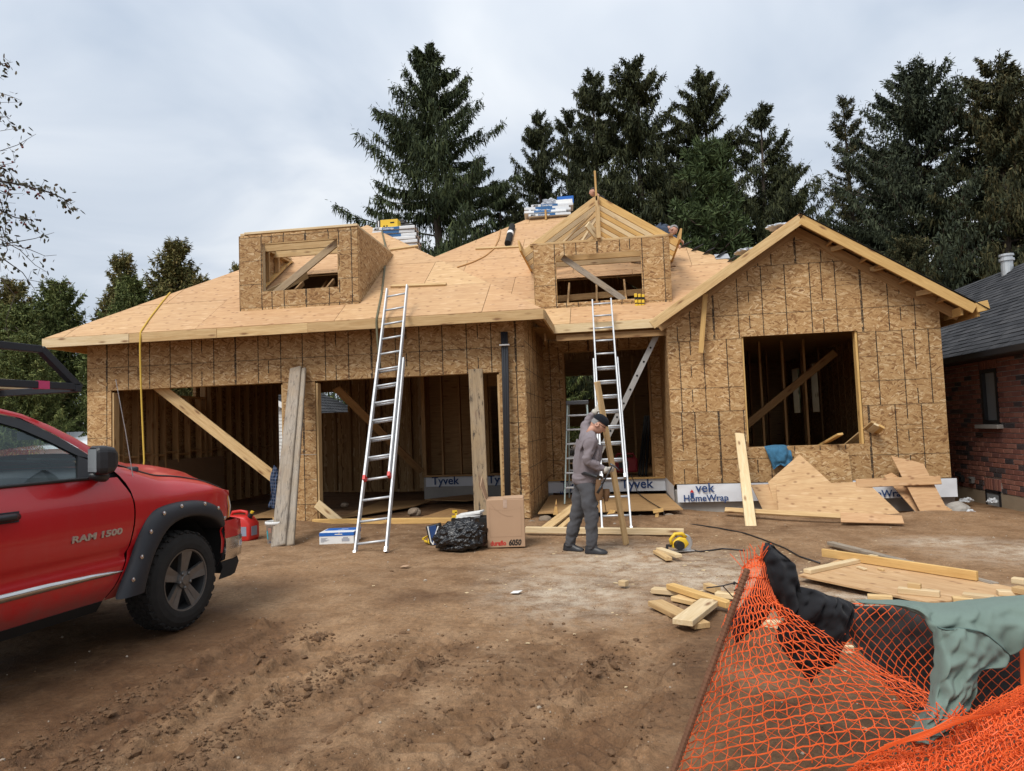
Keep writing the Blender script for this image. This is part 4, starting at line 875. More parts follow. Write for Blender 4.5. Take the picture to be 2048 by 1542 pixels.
bh(MB().box((BX+.12, 14, -.3), (.3, 20, .64)).build('foundation', plain('tan_concrete', (.33, .26, .18), .9, bump=.4, bscale=20)))
# windows
f = MB()
for c, s_ in (((BX-.0, win[0]+.035, (win[2]+win[3])/2), (.09, .07, win[3]-win[2])), ((BX, win[1]-.035, (win[2]+win[3])/2), (.09, .07, win[3]-win[2])), ((BX, (win[0]+win[1])/2, win[2]+.035), (.088, win[1]-win[0], .07)), ((BX, (win[0]+win[1])/2, win[3]-.035), (.088, win[1]-win[0], .07))): f.box(c, s_)
fr = bh(f.build('window', M_BLACK))
gl = NT('window_glass', .06, .5); gl.P('Base Color', (.27, .295, .31)).P('Metallic', .0).P('Specular IOR Level', 1.0)
o = MB().box((BX+.03, (win[0]+win[1])/2, (win[2]+win[3])/2), (.01, win[1]-win[0]-.1, win[3]-win[2]-.1)).build('pane', gl.m, fr)
bh(MB().box((BX-.05, (win[0]+win[1])/2, win[2]-.05), (.2, win[1]-win[0]+.22, .075)).build('window_sill', M_CONC, bev=.008))
w2 = bh(MB().box((BX-.02, bas[0]+.03, -.2), (.06, .05, .5)).box((BX-.02, bas[1]-.03, -.2), (.06, .05, .5)).box((BX-.02, (bas[0]+bas[1])/2, .03), (.06, .53, .05)).build('basement_window', M_BLACK))
MB().box((BX-.035, (bas[0]+bas[1])/2, -.2), (.01, .45, .44)).build('pane', gl.m, w2)
for y_ in (15.38, 15.8): 
    o = bh(MB().box((BX-.06, y_, .20), (.08, .12, .13)).box((BX-.11, y_, .24), (.03, .13, .03)).build('wall_vent', M_DARK if y_ > 15.5 else plain('grey_vent', (.16, .15, .14), .6), bev=.006))
# roof: courses of shingle tabs
RPB = .75; EX_, EZ_ = 6.72, 2.66; sB = math.sqrt(1+RPB*RPB); HY = 24.0
k = NT('grey_shingle', .9, .2); v = k.obj(); c = k.ramp(k.n('NewGeometry', 8), (0, (.030, .031, .034)), (.5, (.042, .043, .047)), (1, (.058, .058, .061)))
k.P('Base Color', k.mix(.7, c, k.ramp(k.noise(v, 160, 2), (.3, .6), (.7, 1.5)), 'MULTIPLY')); M_SHIN = k.m
def rp(u, y, h=0): return Vector((EX_+u/sB-h*RPB/sB, y, EZ_+u*RPB/sB+h/sB))
mb = MB(); ex_ = .155; r2 = random.Random(4)
for i in range(26):
    u = i*ex_; y = 6+r2.uniform(0, .3); yend = HY
    while y < yend:
        w_ = r2.uniform(.17, .36); y1 = min(y+w_, yend); h = .012+r2.choice((0, 0, .006))
        a, b, c, d = rp(u, y+.004, h), rp(u, y1, h), rp(u+ex_+.01, y1, .002), rp(u+ex_+.01, y+.004, .002)
        mb.add([a, b, c, d, rp(u, y+.004, -.006), rp(u, y1, -.006)], [(0, 3, 2, 1), (0, 1, 5, 4)]); y = y1
o = bh(mb.build('shingle', M_SHIN)); o['kind'] = 'stuff'
RU = 26*ex_; tp_ = rp(RU, 6, -.008)
bh(MB().prism([rp(0, 6, -.008), tp_, (tp_.x*2-EX_, 6, EZ_)], (0, HY-6, 0)).build('roof_deck', M_DARK))
bh(MB().box((EX_-.06, 13.2, EZ_-.06), (.13, 14.4, .13)).build('gutter', M_BLACK, bev=.02)); bh(MB().box((EX_+.22, 13.2, EZ_-.1), (.5, 14.4, .03)).build('soffit', M_BLACK)); bh(MB().box((BX-.02, 17.2, 2.72), (.06, .08, .06)).build('bracket', M_BLACK))
q = onpl(2015, 545, (EX_, 0, EZ_), (-RPB, 0, 1)); pv = MB().lathe([(.13, -.3), (.13, .28), (.165, .28), (.165, .34), (.13, .34), (.13, .40), (.16, .40), (.16, .45), (.0, .47)], q, n=16)
bh(pv.build('vent_pipe', plain('galvanised_pipe', (.52, .54, .55), .45, .5, .7), smooth=False))
# shed behind and white outbuilding at the left
SH = thing('garden_shed', 'white sided shed with grey shingles seen through the rear garage doorway', 'shed', (-13, 24, 0))
def sh(o, M=Matrix()): o.parent = SH; o.matrix_basis = Matrix.Translation(-SH.location) @ M; return o
M_SID = plain('white_siding', (.62, .62, .60), .6); cx_, rz_, hw, ez_ = -13.6, 3.75, 3.6, 2.0
sh(MB().prism([(cx_-hw+.3, 24, -.2), (cx_+hw-.3, 24, -.2), (cx_+hw-.3, 24, ez_), (cx_, 24, rz_-.15), (cx_-hw+.3, 24, ez_)], (0, 6, 0)).build('wall', M_SID))
z = -.1
bme = bmbox(7.0, .02, .125, .004); bme.materials.append(M_SID)
while z < 3.4:
    half = hw-.3 if z < ez_-.1 else (hw-.3)*max(0, (rz_-.25-z)/(rz_-ez_)); 
    if half > .1: o = link('siding_plank', bme, None); sh(o, Matrix.Translation((cx_, 23.985, z)) @ Matrix.Rotation(rad(-9), 4, 'X') @ Matrix.Diagonal((half*2/7.0, 1, 1, 1)))
    z += .128
for s_ in (-1, 1):
    sl_ = (rz_-ez_+.15)/hw; mb = MB(); nrow = 14
    for i in range(nrow):
        d0, d1 = hw*1.05*i/nrow, hw*1.05*(i+1)/nrow; y = 23.7
        while y < 30.3:
            w_ = r2.uniform(.25, .4); z0, z1 = rz_-sl_*d0, rz_-sl_*d1
            mb.add([(cx_+s_*d0, y, z0+.01), (cx_+s_*d0, y+w_-.01, z0+.01), (cx_+s_*d1, y+w_-.01, z1+.03), (cx_+s_*d1, y, z1+.03), (cx_+s_*d1, y, z1), (cx_+s_*d1, y+w_-.01, z1)], [(0, 1, 2, 3) if s_ < 0 else (3, 2, 1, 0), (3, 2, 5, 4)]); y += w_
    o = sh(mb.build('shingle', M_SHIN)); o['kind'] = 'stuff'
    sh(MB().bar((cx_, 23.72, rz_-.06), (cx_+s_*hw*1.05, 23.72, rz_-.06-sl_*hw*1.05), .04, .18).build('rake_board', M_WHITE))
WB = thing('outbuilding', 'low white outbuilding with pale roof left of the garage, seen over the truck', 'outbuilding', (-27, 24, 0))
def wb(o): o.parent = WB; o.matrix_basis = Matrix.Translation(-WB.location); return o
wb(MB().prism([(-36, 23, -.3), (-17.6, 23, -.3), (-17.6, 23, 1.42), (-36, 23, 1.42)], (0, 4.6, 0)).build('wall', plain('white_wall', (.62, .62, .6), .7)))
wb(MB().prism([(-17.3, 22.7, 1.42), (-17.3, 25.3, 2.05), (-17.3, 27.9, 1.42)], (-19, 0, 0)).build('roof', plain('pale_roof', (.62, .64, .66), .6)))
for x_ in (-30, -26.4, -22.8):
    f = wb(MB().box((x_, 22.97, .7), (1.3, .06, .9)).build('window', M_WHITE)); MB().box((x_, 22.92, .7), (1.1, .03, .72)).build('pane', gl.m, f)
# ---------------------------------------------------------------- the red pickup; local X forward, Y to its left, Z up
TA = rad(7); TR = thing('pickup_truck', 'red pickup truck with black fender flares and an overhead rack, parked facing the garage', 'pickup truck', (-3.61, 5.47, .015), (0, 0, rad(90)-TA))
k = NT('red_car_paint', .3, .5); v = k.obj(); s_ = k.n('SeparateXYZ', _i={0: v}).node
dz = k.math('ADD', s_.outputs[2], k.math('MULTIPLY', k.noise(v, 7, 5, .7), .32)); dm = k.ramp(dz, (.56, .75), (.74, .0))
dm2 = k.math('MULTIPLY', k.ramp(k.noise(k.map(v, sc=(3, 3, .8)), 4, 5, .7), (.5, 0), (.8, .10)), 1)
k.P('Base Color', k.mix(dm, k.mix(dm2, (.45, .006, .010), (.32, .12, .10)), (.20, .075, .060))); k.P('Coat Weight', k.n('MapRange', _i={0: dm, 3: .45, 4: .08})).P('Coat Roughness', .06)
k.P('Roughness', k.n('MapRange', _i={0: dm, 3: .32, 4: .7})); M_RED = k.m
k = NT('tinted_glass', .1); k.t.nodes.remove(k.b); tr_ = k.n('BsdfTransparent', _i={0: (.86, .96, .96)}); gs = k.n('BsdfGlossy', _i={0: (.85, .95, .95), 'Roughness': .03})
fr = k.n('LayerWeight', 1, {0: .5}); mxs = k.n('MixShader', _i={0: k.math('ADD', k.math('MULTIPLY', k.math('POWER', fr, 4), .8), .06), 1: tr_, 2: gs}); k.t.links.new(mxs, k.o.inputs[0]); M_GLASS = k.m
M_CHROME = plain('dirty_chrome', (.62, .60, .58), .22, .5, .95, .15, 7); M_FLARE = plain('black_flare_plastic', (.017, .018, .022), .5, .4, var=.15)
M_TYRE = plain('tyre_rubber', (.026, .024, .022), .9, .2, var=.35, scale=12, bump=.4, bscale=90); M_RIM = plain('dirty_alloy', (.15, .14, .13), .45, .5, .6, .25, 20); M_RIMD = plain('dark_alloy', (.03, .03, .03), .6, .4, .3)
M_TRIM = plain('dark_interior', (.035, .037, .042), .7); M_AMBER = plain('amber_lens', (.75, .26, .04), .2, .5); M_LENS = plain('clear_lens', (.62, .62, .58), .15, .6)
def tp(o, M=Matrix()): o.parent = TR; o.matrix_basis = M; return o
def interp(x, pts):
    if x <= pts[0][0]: return pts[0][1]
    for (a, b), (c, d) in zip(pts, pts[1:]):
        if x <= c: t = (x-a)/(c-a); return b+(d-b)*t
    return pts[-1][1]
def catm(x, pts):
    xs_ = [p[0] for p in pts]; ys_ = [p[1] for p in pts]
    if x <= xs_[0]: return ys_[0]
    if x >= xs_[-1]: return ys_[-1]
    i = max(j for j in range(len(xs_)-1) if xs_[j] <= x); h = xs_[i+1]-xs_[i]; t = (x-xs_[i])/h
    def sl(j): 
        if j == 0: return (ys_[1]-ys_[0])/(xs_[1]-xs_[0])
        if j == len(xs_)-1: return (ys_[-1]-ys_[-2])/(xs_[-1]-xs_[-2])
        return (ys_[j+1]-ys_[j-1])/(xs_[j+1]-xs_[j-1])
    m0, m1 = sl(i)*h, sl(i+1)*h
    return ys_[i]*(2*t**3-3*t**2+1)+m0*(t**3-2*t**2+t)+ys_[i+1]*(-2*t**3+3*t**2)+m1*(t**3-t**2)
SIDE = [(.40, .115), (.50, .06), (.58, .048), (.66, .045), (.705, .052), (.73, .072), (.76, .048), (.95, .032), (1.10, .042), (1.20, .064), (1.31, .105)]
sy = lambda z: catm(z, SIDE)
SEAM = [(.41, -.685), (.55, -.60), (.67, -.54), (.85, -.485), (1.0, -.458), (1.15, -.462), (1.28, -.53), (1.42, -.62)]
ss = lambda z: catm(z, SEAM)
FO = [(-.67, .41), (-.60, .53), (-.52, .66), (-.455, .81), (-.39, .93), (-.32, 1.0), (-.25, 1.04), (-.11, 1.06), (.06, 1.068), (.24, 1.055), (.38, 1.02), (.50, .97), (.58, .90), (.595, .81)]
FI = [(-.43, .42), (-.395, .55), (-.345, .67), (-.27, .78), (-.19, .86), (-.10, .905), (.0, .925), (.09, .93), (.19, .92), (.29, .895), (.37, .865), (.44, .825), (.49, .795), (.52, .77)]
def inpoly(x, y, P):
    c = False
    for i in range(len(P)):
        (a, b), (d, e) = P[i], P[i-1]
        if (b > y) != (e > y) and x < (d-a)*(y-b)/(e-b)+a: c = not c
    return c
HOLE = [((a[0]+b[0])/2, (a[1]+b[1])/2) for a, b in zip(FO, FI)]+[(.62, .3), (-.56, .3)]
W2 = 2.0                                   # overall width: the far side mirrors at Y = 2 - y
def sided(mbs, name, m, smooth=True, **k):
    """right-hand part and its mirrored twin on the far side"""
    res = []
    for far in (0, 1):
        mb = MB(); mb.v = [(p[0], (W2-p[1]) if far else p[1], p[2]) for p in mbs.v]; mb.f = [tuple(reversed(f)) if far else f for f in mbs.f]; mb.mi = list(mbs.mi)
        res.append(tp(mb.build(name, m, smooth=smooth, **k)))
    return res
SEAMZ = [(-.62, 1.42), (-.44, 1.395), (-.2, 1.325), (-.05, 1.285), (.15, 1.262), (.32, 1.235), (.55, 1.185), (.80, 1.10)]
# fender
mb = MB(); P = []; zr = list(np.linspace(.41, 1.12, 18)); NC = 34
for j in range(18+6):
    row = []
    for i in range(NC+1):
        c = i/NC
        if j < 18:
            z = zr[j]; s0 = ss(z); sf = .645 if z < .835 else (.70 if z < 1.045 else .79); s = s0+(sf-s0)*c; y = sy(z)-.012*math.exp(-((s-.05)/.5)**2)
            z2 = z-.10*max(0, c-.75)*4*(z-.41)/.7*.35
        else:
            t = (j-17)/6; z0 = 1.12; s0 = ss(min(1.42, 1.12+t*.3)); s = s0+(.79-s0)*c; zt = catm(s, SEAMZ)
            z2 = (z0-.035*max(0, c-.75)*4)+(zt-z0)*(1-(1-t)**1.7); y = sy(1.12)+(.225-sy(1.12))*t**1.35
            z2 += .0
        y += .085*max(0, (s-.42)/.36)**2.2
        row.append((s, y, z2))
    P.append(row)
a_, b_ = len(P), NC+1; v_ = [p for r in P for p in r]; f_ = []
for i in range(a_-1):
    for j in range(b_-1):
        cx = (P[i][j][0]+P[i+1][j+1][0])/2; cz = (P[i][j][2]+P[i+1][j+1][2])/2
        if not inpoly(cx, cz, HOLE): f_.append((i*b_+j, i*b_+j+1, (i+1)*b_+j+1, (i+1)*b_+j))
mb.add(v_, f_); sided(mb, 'fender', M_RED)
# hood: crowned panel between the two seams, meeting the cowl
P = []
for i in range(22):
    t = i/21; s_a = -.60+t*1.39; row = []
    zsm = catm(s_a, SEAMZ)
    for j in range(25):
        q = j/24; y = .235+q*(W2-.47); e = abs(q-.5)*2; x = s_a+(.10+.10*t)*(1-e**2)*t+(.17)*(1-e*e)*(1-t)
        dome = (.085+.03*math.sin(t*3.0))*(1-e**3.2)-.012*math.exp(-((e-.80)/.07)**2)*(1 if t < .93 else .4); nose = -.10*max(0, t-.82)/.18*(1 if t > .82 else 0)*(.5+.5*(1-e*e))
        row.append((x, y, zsm+.004+dome+nose))
    P.append(row)
P.append([(p[0]+.01, p[1], p[2]-.12) for p in P[-1]])
tp(MB().grid(P).build('hood', M_RED, smooth=True))
for sgn in (0, 1):                          # dark gap under the hood edge
    yy = .230 if not sgn else W2-.230
    tp(MB().tube([(s, yy, catm(s, SEAMZ)+.005) for s in np.linspace(-.42, .79, 24)], .009, 6).build('hood_gap', M_BLACK))
    tp(MB().box((-.50, .33 if not sgn else W2-.33, 1.425), (.14, .10, .012)).build('cowl_vent', M_RIMD))
# flares with bolts
mb = MB(); P = []
for t, y, in ((0, .035), (.06, -.005), (.25, -.035), (.55, -.048), (.85, -.050), (1.0, -.040), (1.06, .03), (1.1, .16)):
    P.append([(a[0]+(b[0]-a[0])*t, y+(.06*max(0, (a[0]-.38)/.25)**2), a[1]+(b[1]-a[1])*t) for a, b in zip(FO, FI)])
mb.grid([r[::-1] for r in P]); fl = sided(mb, 'fender_flare', M_FLARE, sub=1)
bolt = MB().lathe([(.017, 0), (.017, .004), (.008, .007), (.007, .012), (0, .013)], (0, 0, 0), (0, -1, 0), 10).mesh('bolt'); bolt.materials.append(M_CHROME)
for far in (0, 1):
    for i in (1, 2.2, 3.6, 5.5, 7.2, 9, 10.5, 12.3):
        j = int(i); q = i-j; a = [FO[j][n]+(FO[j+1][n]-FO[j][n])*q for n in (0, 1)]; b = [FI[j][n]+(FI[j+1][n]-FI[j][n])*q for n in (0, 1)]
        s, z = a[0]+(b[0]-a[0])*.24, a[1]+(b[1]-a[1])*.24; y = -.034+.06*max(0, (a[0]-.38)/.25)**2
        o = link('bolt', bolt, None, fl[far]); o.matrix_basis = Matrix.Translation((s, W2-y if far else y, z))
for far in (0, 1):                          # wheel house
    yc = .35 if not far else W2-.35
    tp(MB().grid([[(.03+.52*math.cos(a), yc+d_, .44+.50*math.sin(a)) for a in np.linspace(-.1, math.pi+.1, 20)] for d_ in (-.22, 0, .32)]).build('wheel_house', M_DARK))
# doors (front and rear) and bed sides, one curved skin each
def skin(s_front, s_back, zlo, zhi, name, hole=None, n=18, nz=20):
    P = []
    for j in range(nz+1):
        z = zlo+(zhi-zlo)*j/nz; s0 = s_front(z) if callable(s_front) else s_front; s1 = s_back(z) if callable(s_back) else s_back
        P.append([(s1+(s0-s1)*i/n, sy(min(z, 1.31)) if z <= 1.31 else .105, z) for i in range(n+1)])
    v_ = [p for r in P for p in r]; b_ = n+1
    f_ = [(i*b_+j, i*b_+j+1, (i+1)*b_+j+1, (i+1)*b_+j) for i in range(nz) for j in range(n) if not (hole and math.hypot((P[i][j][0]+P[i+1][j+1][0])/2-hole[0], (P[i][j][2]+P[i+1][j+1][2])/2-hole[1]) < hole[2])]
    mb = MB().add(v_, f_)
    if not hole:                            # turned edges
        mb.grid([[(P[i][k_][0], P[i][k_][1], P[i][k_][2]) for i in range(nz+1)] if q == 0 else [(P[i][k_][0]-(.012 if k_ else -.012), P[i][k_][1]+.05, P[i][k_][2]) for i in range(nz+1)] for q, k_ in ((0, n), (1, n))])
    return sided(mb, name, M_RED)
DOORS = skin(lambda z: ss(z)-.009, -1.80, .41, 1.312, 'door'); skin(-1.812, -2.72, .41, 1.312, 'door'); skin(-2.75, -4.55, .45, 1.30, 'bed_side', (-3.52, .42, .55), 40, 26)
tp(MB().box((-1.0, W2/2, .62), (1.7, W2-.25, .40)).box((-2.1, W2/2, .55), (1.9, W2-.25, .3)).box((.25, W2/2, .72), (.75, .9, .5)).build('chassis', M_DARK))
tp(MB().box((-3.65, W2/2, .72), (1.8, W2-.3, .05)).box((-4.54, W2/2, 1.0), (.05, W2-.25, .6)).box((-2.78, W2/2, 1.0), (.05, W2-.3, .6)).build('bed', M_TRIM))
# sill under the doors
sided(MB().prism([(-.70, .10, .41), (-2.7, .10, .41), (-2.7, .16, .33), (-.70, .16, .33)], (0, .1, 0)), 'sill', M_DARK, smooth=False)
# bright strip, handle, lettering
def strip(pts, name, m):
    mb = MB(); P = [[], [], [], []]
    for s, z0, z1 in pts:
        y = sy((z0+z1)/2); P[0].append((s, y-.001, z0)); P[1].append((s, y-.016, z0+(z1-z0)*.3)); P[2].append((s, y-.016, z0+(z1-z0)*.75)); P[3].append((s, y-.001, z1))
    return sided(mb.grid(P), name, m)
strip([(-1.79, .598, .655), (-1.2, .597, .648), (-.85, .596, .634), (-.68, .594, .622), (-.60, .598, .614), (-.575, .605, .608)], 'chrome_strip', M_CHROME)
for d in DOORS:
    far = d is DOORS[1]; f = (lambda y: W2-y) if far else (lambda y: y)
    o = MB().tube([(-1.43, f(.035), 1.125), (-1.48, f(.005), 1.128), (-1.66, f(.004), 1.13), (-1.72, f(.035), 1.13)], .024, 8).build('handle', M_BLACK, d, smooth=True)
    MB().prism([(-1.42, f(.034), 1.09), (-1.74, f(.034), 1.095), (-1.74, f(.034), 1.165), (-1.42, f(.034), 1.16)], (0, -.004 if not far else .004, 0)).build('handle_recess', M_TRIM, d)
o = text('lettering', 'RAM 1500', .063, Matrix(((1, 0, 0, -1.035), (0, 0, -1, .030), (.0, 1, 0, .888), (0, 0, 0, 1))), plain('badge_chrome', (.50, .50, .50), .3, .5, .85), TR, .004, .12, 1.62, .0024)
# greenhouse
gy = lambda z: .105+(z-1.31)*.36             # tumblehome of the glass
def gp(s, z, o=0): return (s, gy(z)+o, z)
GLS = [(-.895, 1.325), (-.845, 1.49), (-.93, 1.535), (-1.07, 1.615), (-1.25, 1.70), (-1.42, 1.752), (-1.70, 1.77), (-1.72, 1.325)]
mb = MB().add([gp(s, z, .012) for s, z in GLS], [tuple(range(len(GLS)))]); sided(mb, 'side_window', M_GLASS, smooth=False)
mb = MB().add([gp(s, z, .012) for s, z in ((-1.83, 1.325), (-1.83, 1.77), (-2.45, 1.74), (-2.62, 1.36), (-2.62, 1.325))], [(0, 1, 2, 3, 4)]); sided(mb, 'side_window', M_GLASS, smooth=False)
def band(inner, outer, name, m, th=.035, closed=False, smooth=False):
    mb = MB(); P = [[gp(s, z, 0) for s, z in outer], [gp(s, z, -.004) for s, z in inner], [gp(s, z, th) for s, z in inner], [gp(s, z, th) for s, z in outer]]
    return sided(mb.grid(P), name, m, smooth=smooth)
band([(-.845, 1.49), (-.93, 1.535), (-1.07, 1.615), (-1.25, 1.70), (-1.42, 1.752), (-1.70, 1.77)], [(-.70, 1.455), (-.86, 1.565), (-1.02, 1.665), (-1.22, 1.765), (-1.42, 1.808), (-1.76, 1.822)], 'window_frame', M_BLACK)
band([(-1.72, 1.32), (-1.70, 1.77)], [(-1.83, 1.32), (-1.83, 1.78)], 'window_frame', M_BLACK)
sided(MB().tube([gp(-.66, 1.322, -.006), gp(-1.72, 1.322, -.006), gp(-2.65, 1.325, -.006)], .013, 6), 'belt_moulding', M_BLACK)
sided(MB().prism([gp(-.905, 1.32, -.002), gp(-.85, 1.49, -.002), gp(-.73, 1.44, -.002), gp(-.66, 1.325, -.002)], (0, .02, 0)), 'mirror_sail', M_BLACK, smooth=False)
# A pillar, roof rail and roof skin as one red shell with the windscreen opening
RAILU = [(-.50, 1.415), (-.63, 1.515), (-.80, 1.625), (-.97, 1.715), (-1.16, 1.795), (-1.35, 1.842), (-1.60, 1.868), (-2.0, 1.88), (-2.45, 1.86), (-2.70, 1.80)]
RAILL = [(-.56, 1.39), (-.70, 1.462), (-.86, 1.572), (-1.02, 1.672), (-1.22, 1.772), (-1.42, 1.815), (-1.62, 1.828), (-2.0, 1.83), (-2.45, 1.80), (-2.70, 1.72)]
mb = MB(); P = [[], [], [], []]
for (s0, z0), (s1, z1) in zip(RAILU, RAILL):
    P[0].append(gp(s1, z1, -.002)); P[1].append(((s0+s1)/2-.0, gy(z1)-.002+.01, (z0+z1)/2+.012)); P[2].append((s0, gy(z0)+.045, z0+.006)); P[3].append((s0-.02, gy(z0)+.10, z0-.01))
mb.grid(P); sided(mb, 'pillar', M_RED)
P = []
for (s0, z0) in RAILU[5:]:
    y0 = gy(z0)+.04; P.append([(s0+.16*(1-abs(q/6-1)**2)*max(0, (s0+1.9)/.55), y0+(W2-2*y0)*q/12, z0+.006+.045*(1-abs(q/6-1)**2.2)) for q in range(13)])
tp(MB().grid(P).build('roof', M_RED, smooth=True))
b0 = [(-.50+.33*(1-abs(q/6-1)**2), gy(1.4)+.06+(W2-2*gy(1.4)-.12)*q/12, 1.415) for q in range(13)]
tp(MB().grid([b0, [((a[0]+b[0])/2, (a[1]+b[1])/2, (a[2]+b[2])/2+.02) for a, b in zip(b0, P[0])], P[0]]).build('windscreen', M_GLASS, smooth=True))
tp(MB().grid([b0, [(p[0]+.10, p[1], p[2]-.03) for p in b0]]).build('cowl', M_BLACK))
tp(MB().prism([(-2.72, gy(1.31)+.02, .6), (-2.72, W2-gy(1.31)-.02, .6), (-2.72, W2-gy(1.31)-.02, 1.36), (-2.72, gy(1.31)+.02, 1.36)], (-.03, 0, 0)).build('cab_back', M_RED))
tp(MB().add([(-2.72, .2, 1.36), (-2.72, W2-.2, 1.36), (-2.66, W2-.3, 1.76), (-2.66, .3, 1.76)], [(0, 1, 2, 3)]).build('rear_window', M_GLASS))
for far in (0, 1):
    f = (lambda y: W2-y) if far else (lambda y: y)
    tp(MB().prism([(-2.5, f(.33), 1.80), (-2.73, f(.12), 1.33), (-2.62, f(.115), 1.33), (-2.44, f(.30), 1.80)], (0, 0, .01)).build('pillar', M_RED))
# interior
tp(MB().prism([(-.25, .18, 1.38), (-.72, .18, 1.33), (-.80, .18, 1.25), (-.72, .18, .9), (-.3, .18, .9)], (0, W2-.36, 0)).build('dashboard', M_TRIM, bev=.02))
for y in (.55, 1.45):
    tp(MB().box((-1.55, y, .95), (.5, .52, .18)).bar((-1.75, y, 1.0), (-1.95, y, 1.56), .5, .14, (1, 0, 0)).bar((-1.95, y, 1.56), (-1.99, y, 1.74), .26, .09, (1, 0, 0)).build('seat', M_TRIM, bev=.03))
sw = MB(); C_ = Vector((-.93, 1.42, 1.28)); ax = Vector((.82, 0, -.42)).normalized(); e1 = Vector((0, 1, 0)); e2 = ax.cross(e1)
sw.tube([C_+(e1*math.cos(t)+e2*math.sin(t))*.19 for t in np.linspace(0, 2*math.pi, 24, endpoint=False)], .016, 6, closed=True)
for t in (.3, 2.84, 4.71): sw.tube([C_+ax*.04, C_+(e1*math.cos(t)+e2*math.sin(t))*.19], .014, 5)
sw.tube([C_+ax*.02, C_+ax*.3], .05, 8); tp(sw.build('steering_wheel', M_BLACK, smooth=True))
tp(MB().box((-.52, 1.0, 1.66), (.03, .24, .07)).tube([(-.52, 1.0, 1.70), (-.62, 1.0, 1.76)], .01, 5).build('inside_mirror', M_BLACK))
for p0, p1 in (((-.28, .55, 1.44), (-.42, 1.15, 1.47)), ((-.30, 1.15, 1.44), (-.42, 1.7, 1.47))): tp(MB().bar(p0, p1, .014, .02).tube([p0, Vector(p0)+Vector((.1, 0, -.03))], .012, 5).build('wiper', M_BLACK))
# mirror
for far in (0, 1):
    f = (lambda y: W2-y) if far else (lambda y: y)
    hd = MB(); P = []
    for (x, ky, kz, off) in ((-.985, .082, .090, 0), (-.97, .093, .103, 0), (-.92, .093, .103, .0), (-.86, .080, .088, .01), (-.83, .05, .055, .015)):
        P.append([(x, f(-.125+off+ky*math.copysign(abs(math.cos(t))**.45, math.cos(t))), 1.458+kz*math.copysign(abs(math.sin(t))**.45, math.sin(t))) for t in np.linspace(0, 2*math.pi, 25)])
    hd.grid(P); hd.add(P[-1][:-1], [tuple(range(24))]); hd.add(P[0][:-1], [tuple(range(24))]); mc = Vector((-.92, f(-.125), 1.458)); h = tp(hd.build('mirror', M_BLACK, smooth=False), Matrix.Translation(mc) @ Matrix.Rotation(rad(24 if far else -24), 4, 'Z') @ Matrix.Translation(-mc))
    MB().box((-.988, f(-.125), 1.458), (.004, .145, .16)).build('mirror_glass', gl.m, h)
    MB().tube([(-.70, f(.10), 1.345), (-.76, f(.03), 1.335), (-.86, f(-.07), 1.338), (-.95, f(-.10), 1.345), (-.99, f(-.08), 1.35)], [.030, .040, .042, .036, .02], 10).build('mirror_arm', M_BLACK, TR, smooth=True)
# antenna
tp(MB().tube([(-.36, .135, 1.165), (-.372, .125, 1.255)], [.022, .009], 8).build('antenna', M_BLACK))
tp(MB().tube([(-.372, .125, 1.25), (-.48, .10, 1.66), (-.605, .07, 2.06)], [.004, .0032, .0026], 5).build('antenna_whip', M_ALUW))
# front end: lights, grille, bumper, valance
sided(MB().grid([[(.748, .10, .84), (.80, .13, .84), (.89, .24, .84), (.93, .42, .84)], [(.752, .095, .94), (.81, .125, .94), (.895, .24, .94), (.935, .42, .94)], [(.742, .105, 1.04), (.79, .135, 1.045), (.87, .24, 1.05), (.91, .42, 1.06)]]), 'headlight', M_LENS)
sided(MB().grid([[(.698, .078, .835), (.75, .10, .835)], [(.703, .073, .94), (.755, .096, .94)], [(.698, .083, 1.04), (.745, .106, 1.04)]]), 'turn_signal', M_AMBER)
tp(MB().box((.92, W2/2, .95), (.06, 1.15, .26)).box((.94, W2/2, .95), (.07, .06, .28)).box((.94, W2/2, .95), (.07, 1.15, .04)).build('grille', M_CHROME, bev=.01))
def bump(rows, name, m):
    P = []
    for dx_, z in rows:
        P.append([(.62+dx_, .055, z), (.80+dx_, .062, z), (.92+dx_, .105, z), (1.01+dx_, .27, z), (1.06+dx_, .65, z), (1.07+dx_, 1.0, z), (1.06+dx_, 1.35, z), (1.01+dx_, W2-.27, z), (.92+dx_, W2-.105, z), (.80+dx_, W2-.062, z), (.62+dx_, W2-.055, z)])
    return tp(MB().grid(P).build(name, m, smooth=True))
bump([(-.05, .815), (.0, .80), (.01, .70), (.01, .655)], 'bumper_cap', M_RED); bump([(.012, .652), (.022, .645), (.022, .55), (.005, .465), (-.06, .455)], 'bumper', M_CHROME)
bump([(-.05, .45), (-.03, .40), (-.09, .30)], 'valance', M_DARK)
sided(MB().box((.625, .30, .62), (.03, .46, .56)), 'splash_guard', M_DARK, smooth=False)
# overhead rack
rk_ = MB()
for far in (0, 1):
    f = (lambda y: W2-y) if far else (lambda y: y)
    for a, b in (((-4.5, f(.2), 2.0), (-.82, f(.2), 2.0)), ((-4.5, f(.2), 2.25), (-1.13, f(.2), 2.25)), ((-1.13, f(.2), 2.255), (-.81, f(.2), 1.99)), ((-2.9, f(.2), 1.3), (-2.9, f(.2), 2.25)), ((-4.4, f(.2), 1.3), (-4.4, f(.2), 2.25))): rk_.bar(a, b, .05, .05, (0, 1, 0))
for s in (-.84, -2.9, -4.4): rk_.bar((s, .17, 1.985), (s, W2-.17, 1.985), .05, .048)
rack = tp(rk_.build('rack', plain('black_rack_paint', (.025, .027, .032), .5), bev=.004))
MB().box((-1.12, .2, 2.0), (.085, .056, .056)).build('tape', plain('pink_tape', (.55, .06, .16), .6), rack)
tw = Matrix.Translation(TR.location) @ Euler(TR.rotation_euler).to_matrix().to_4x4()
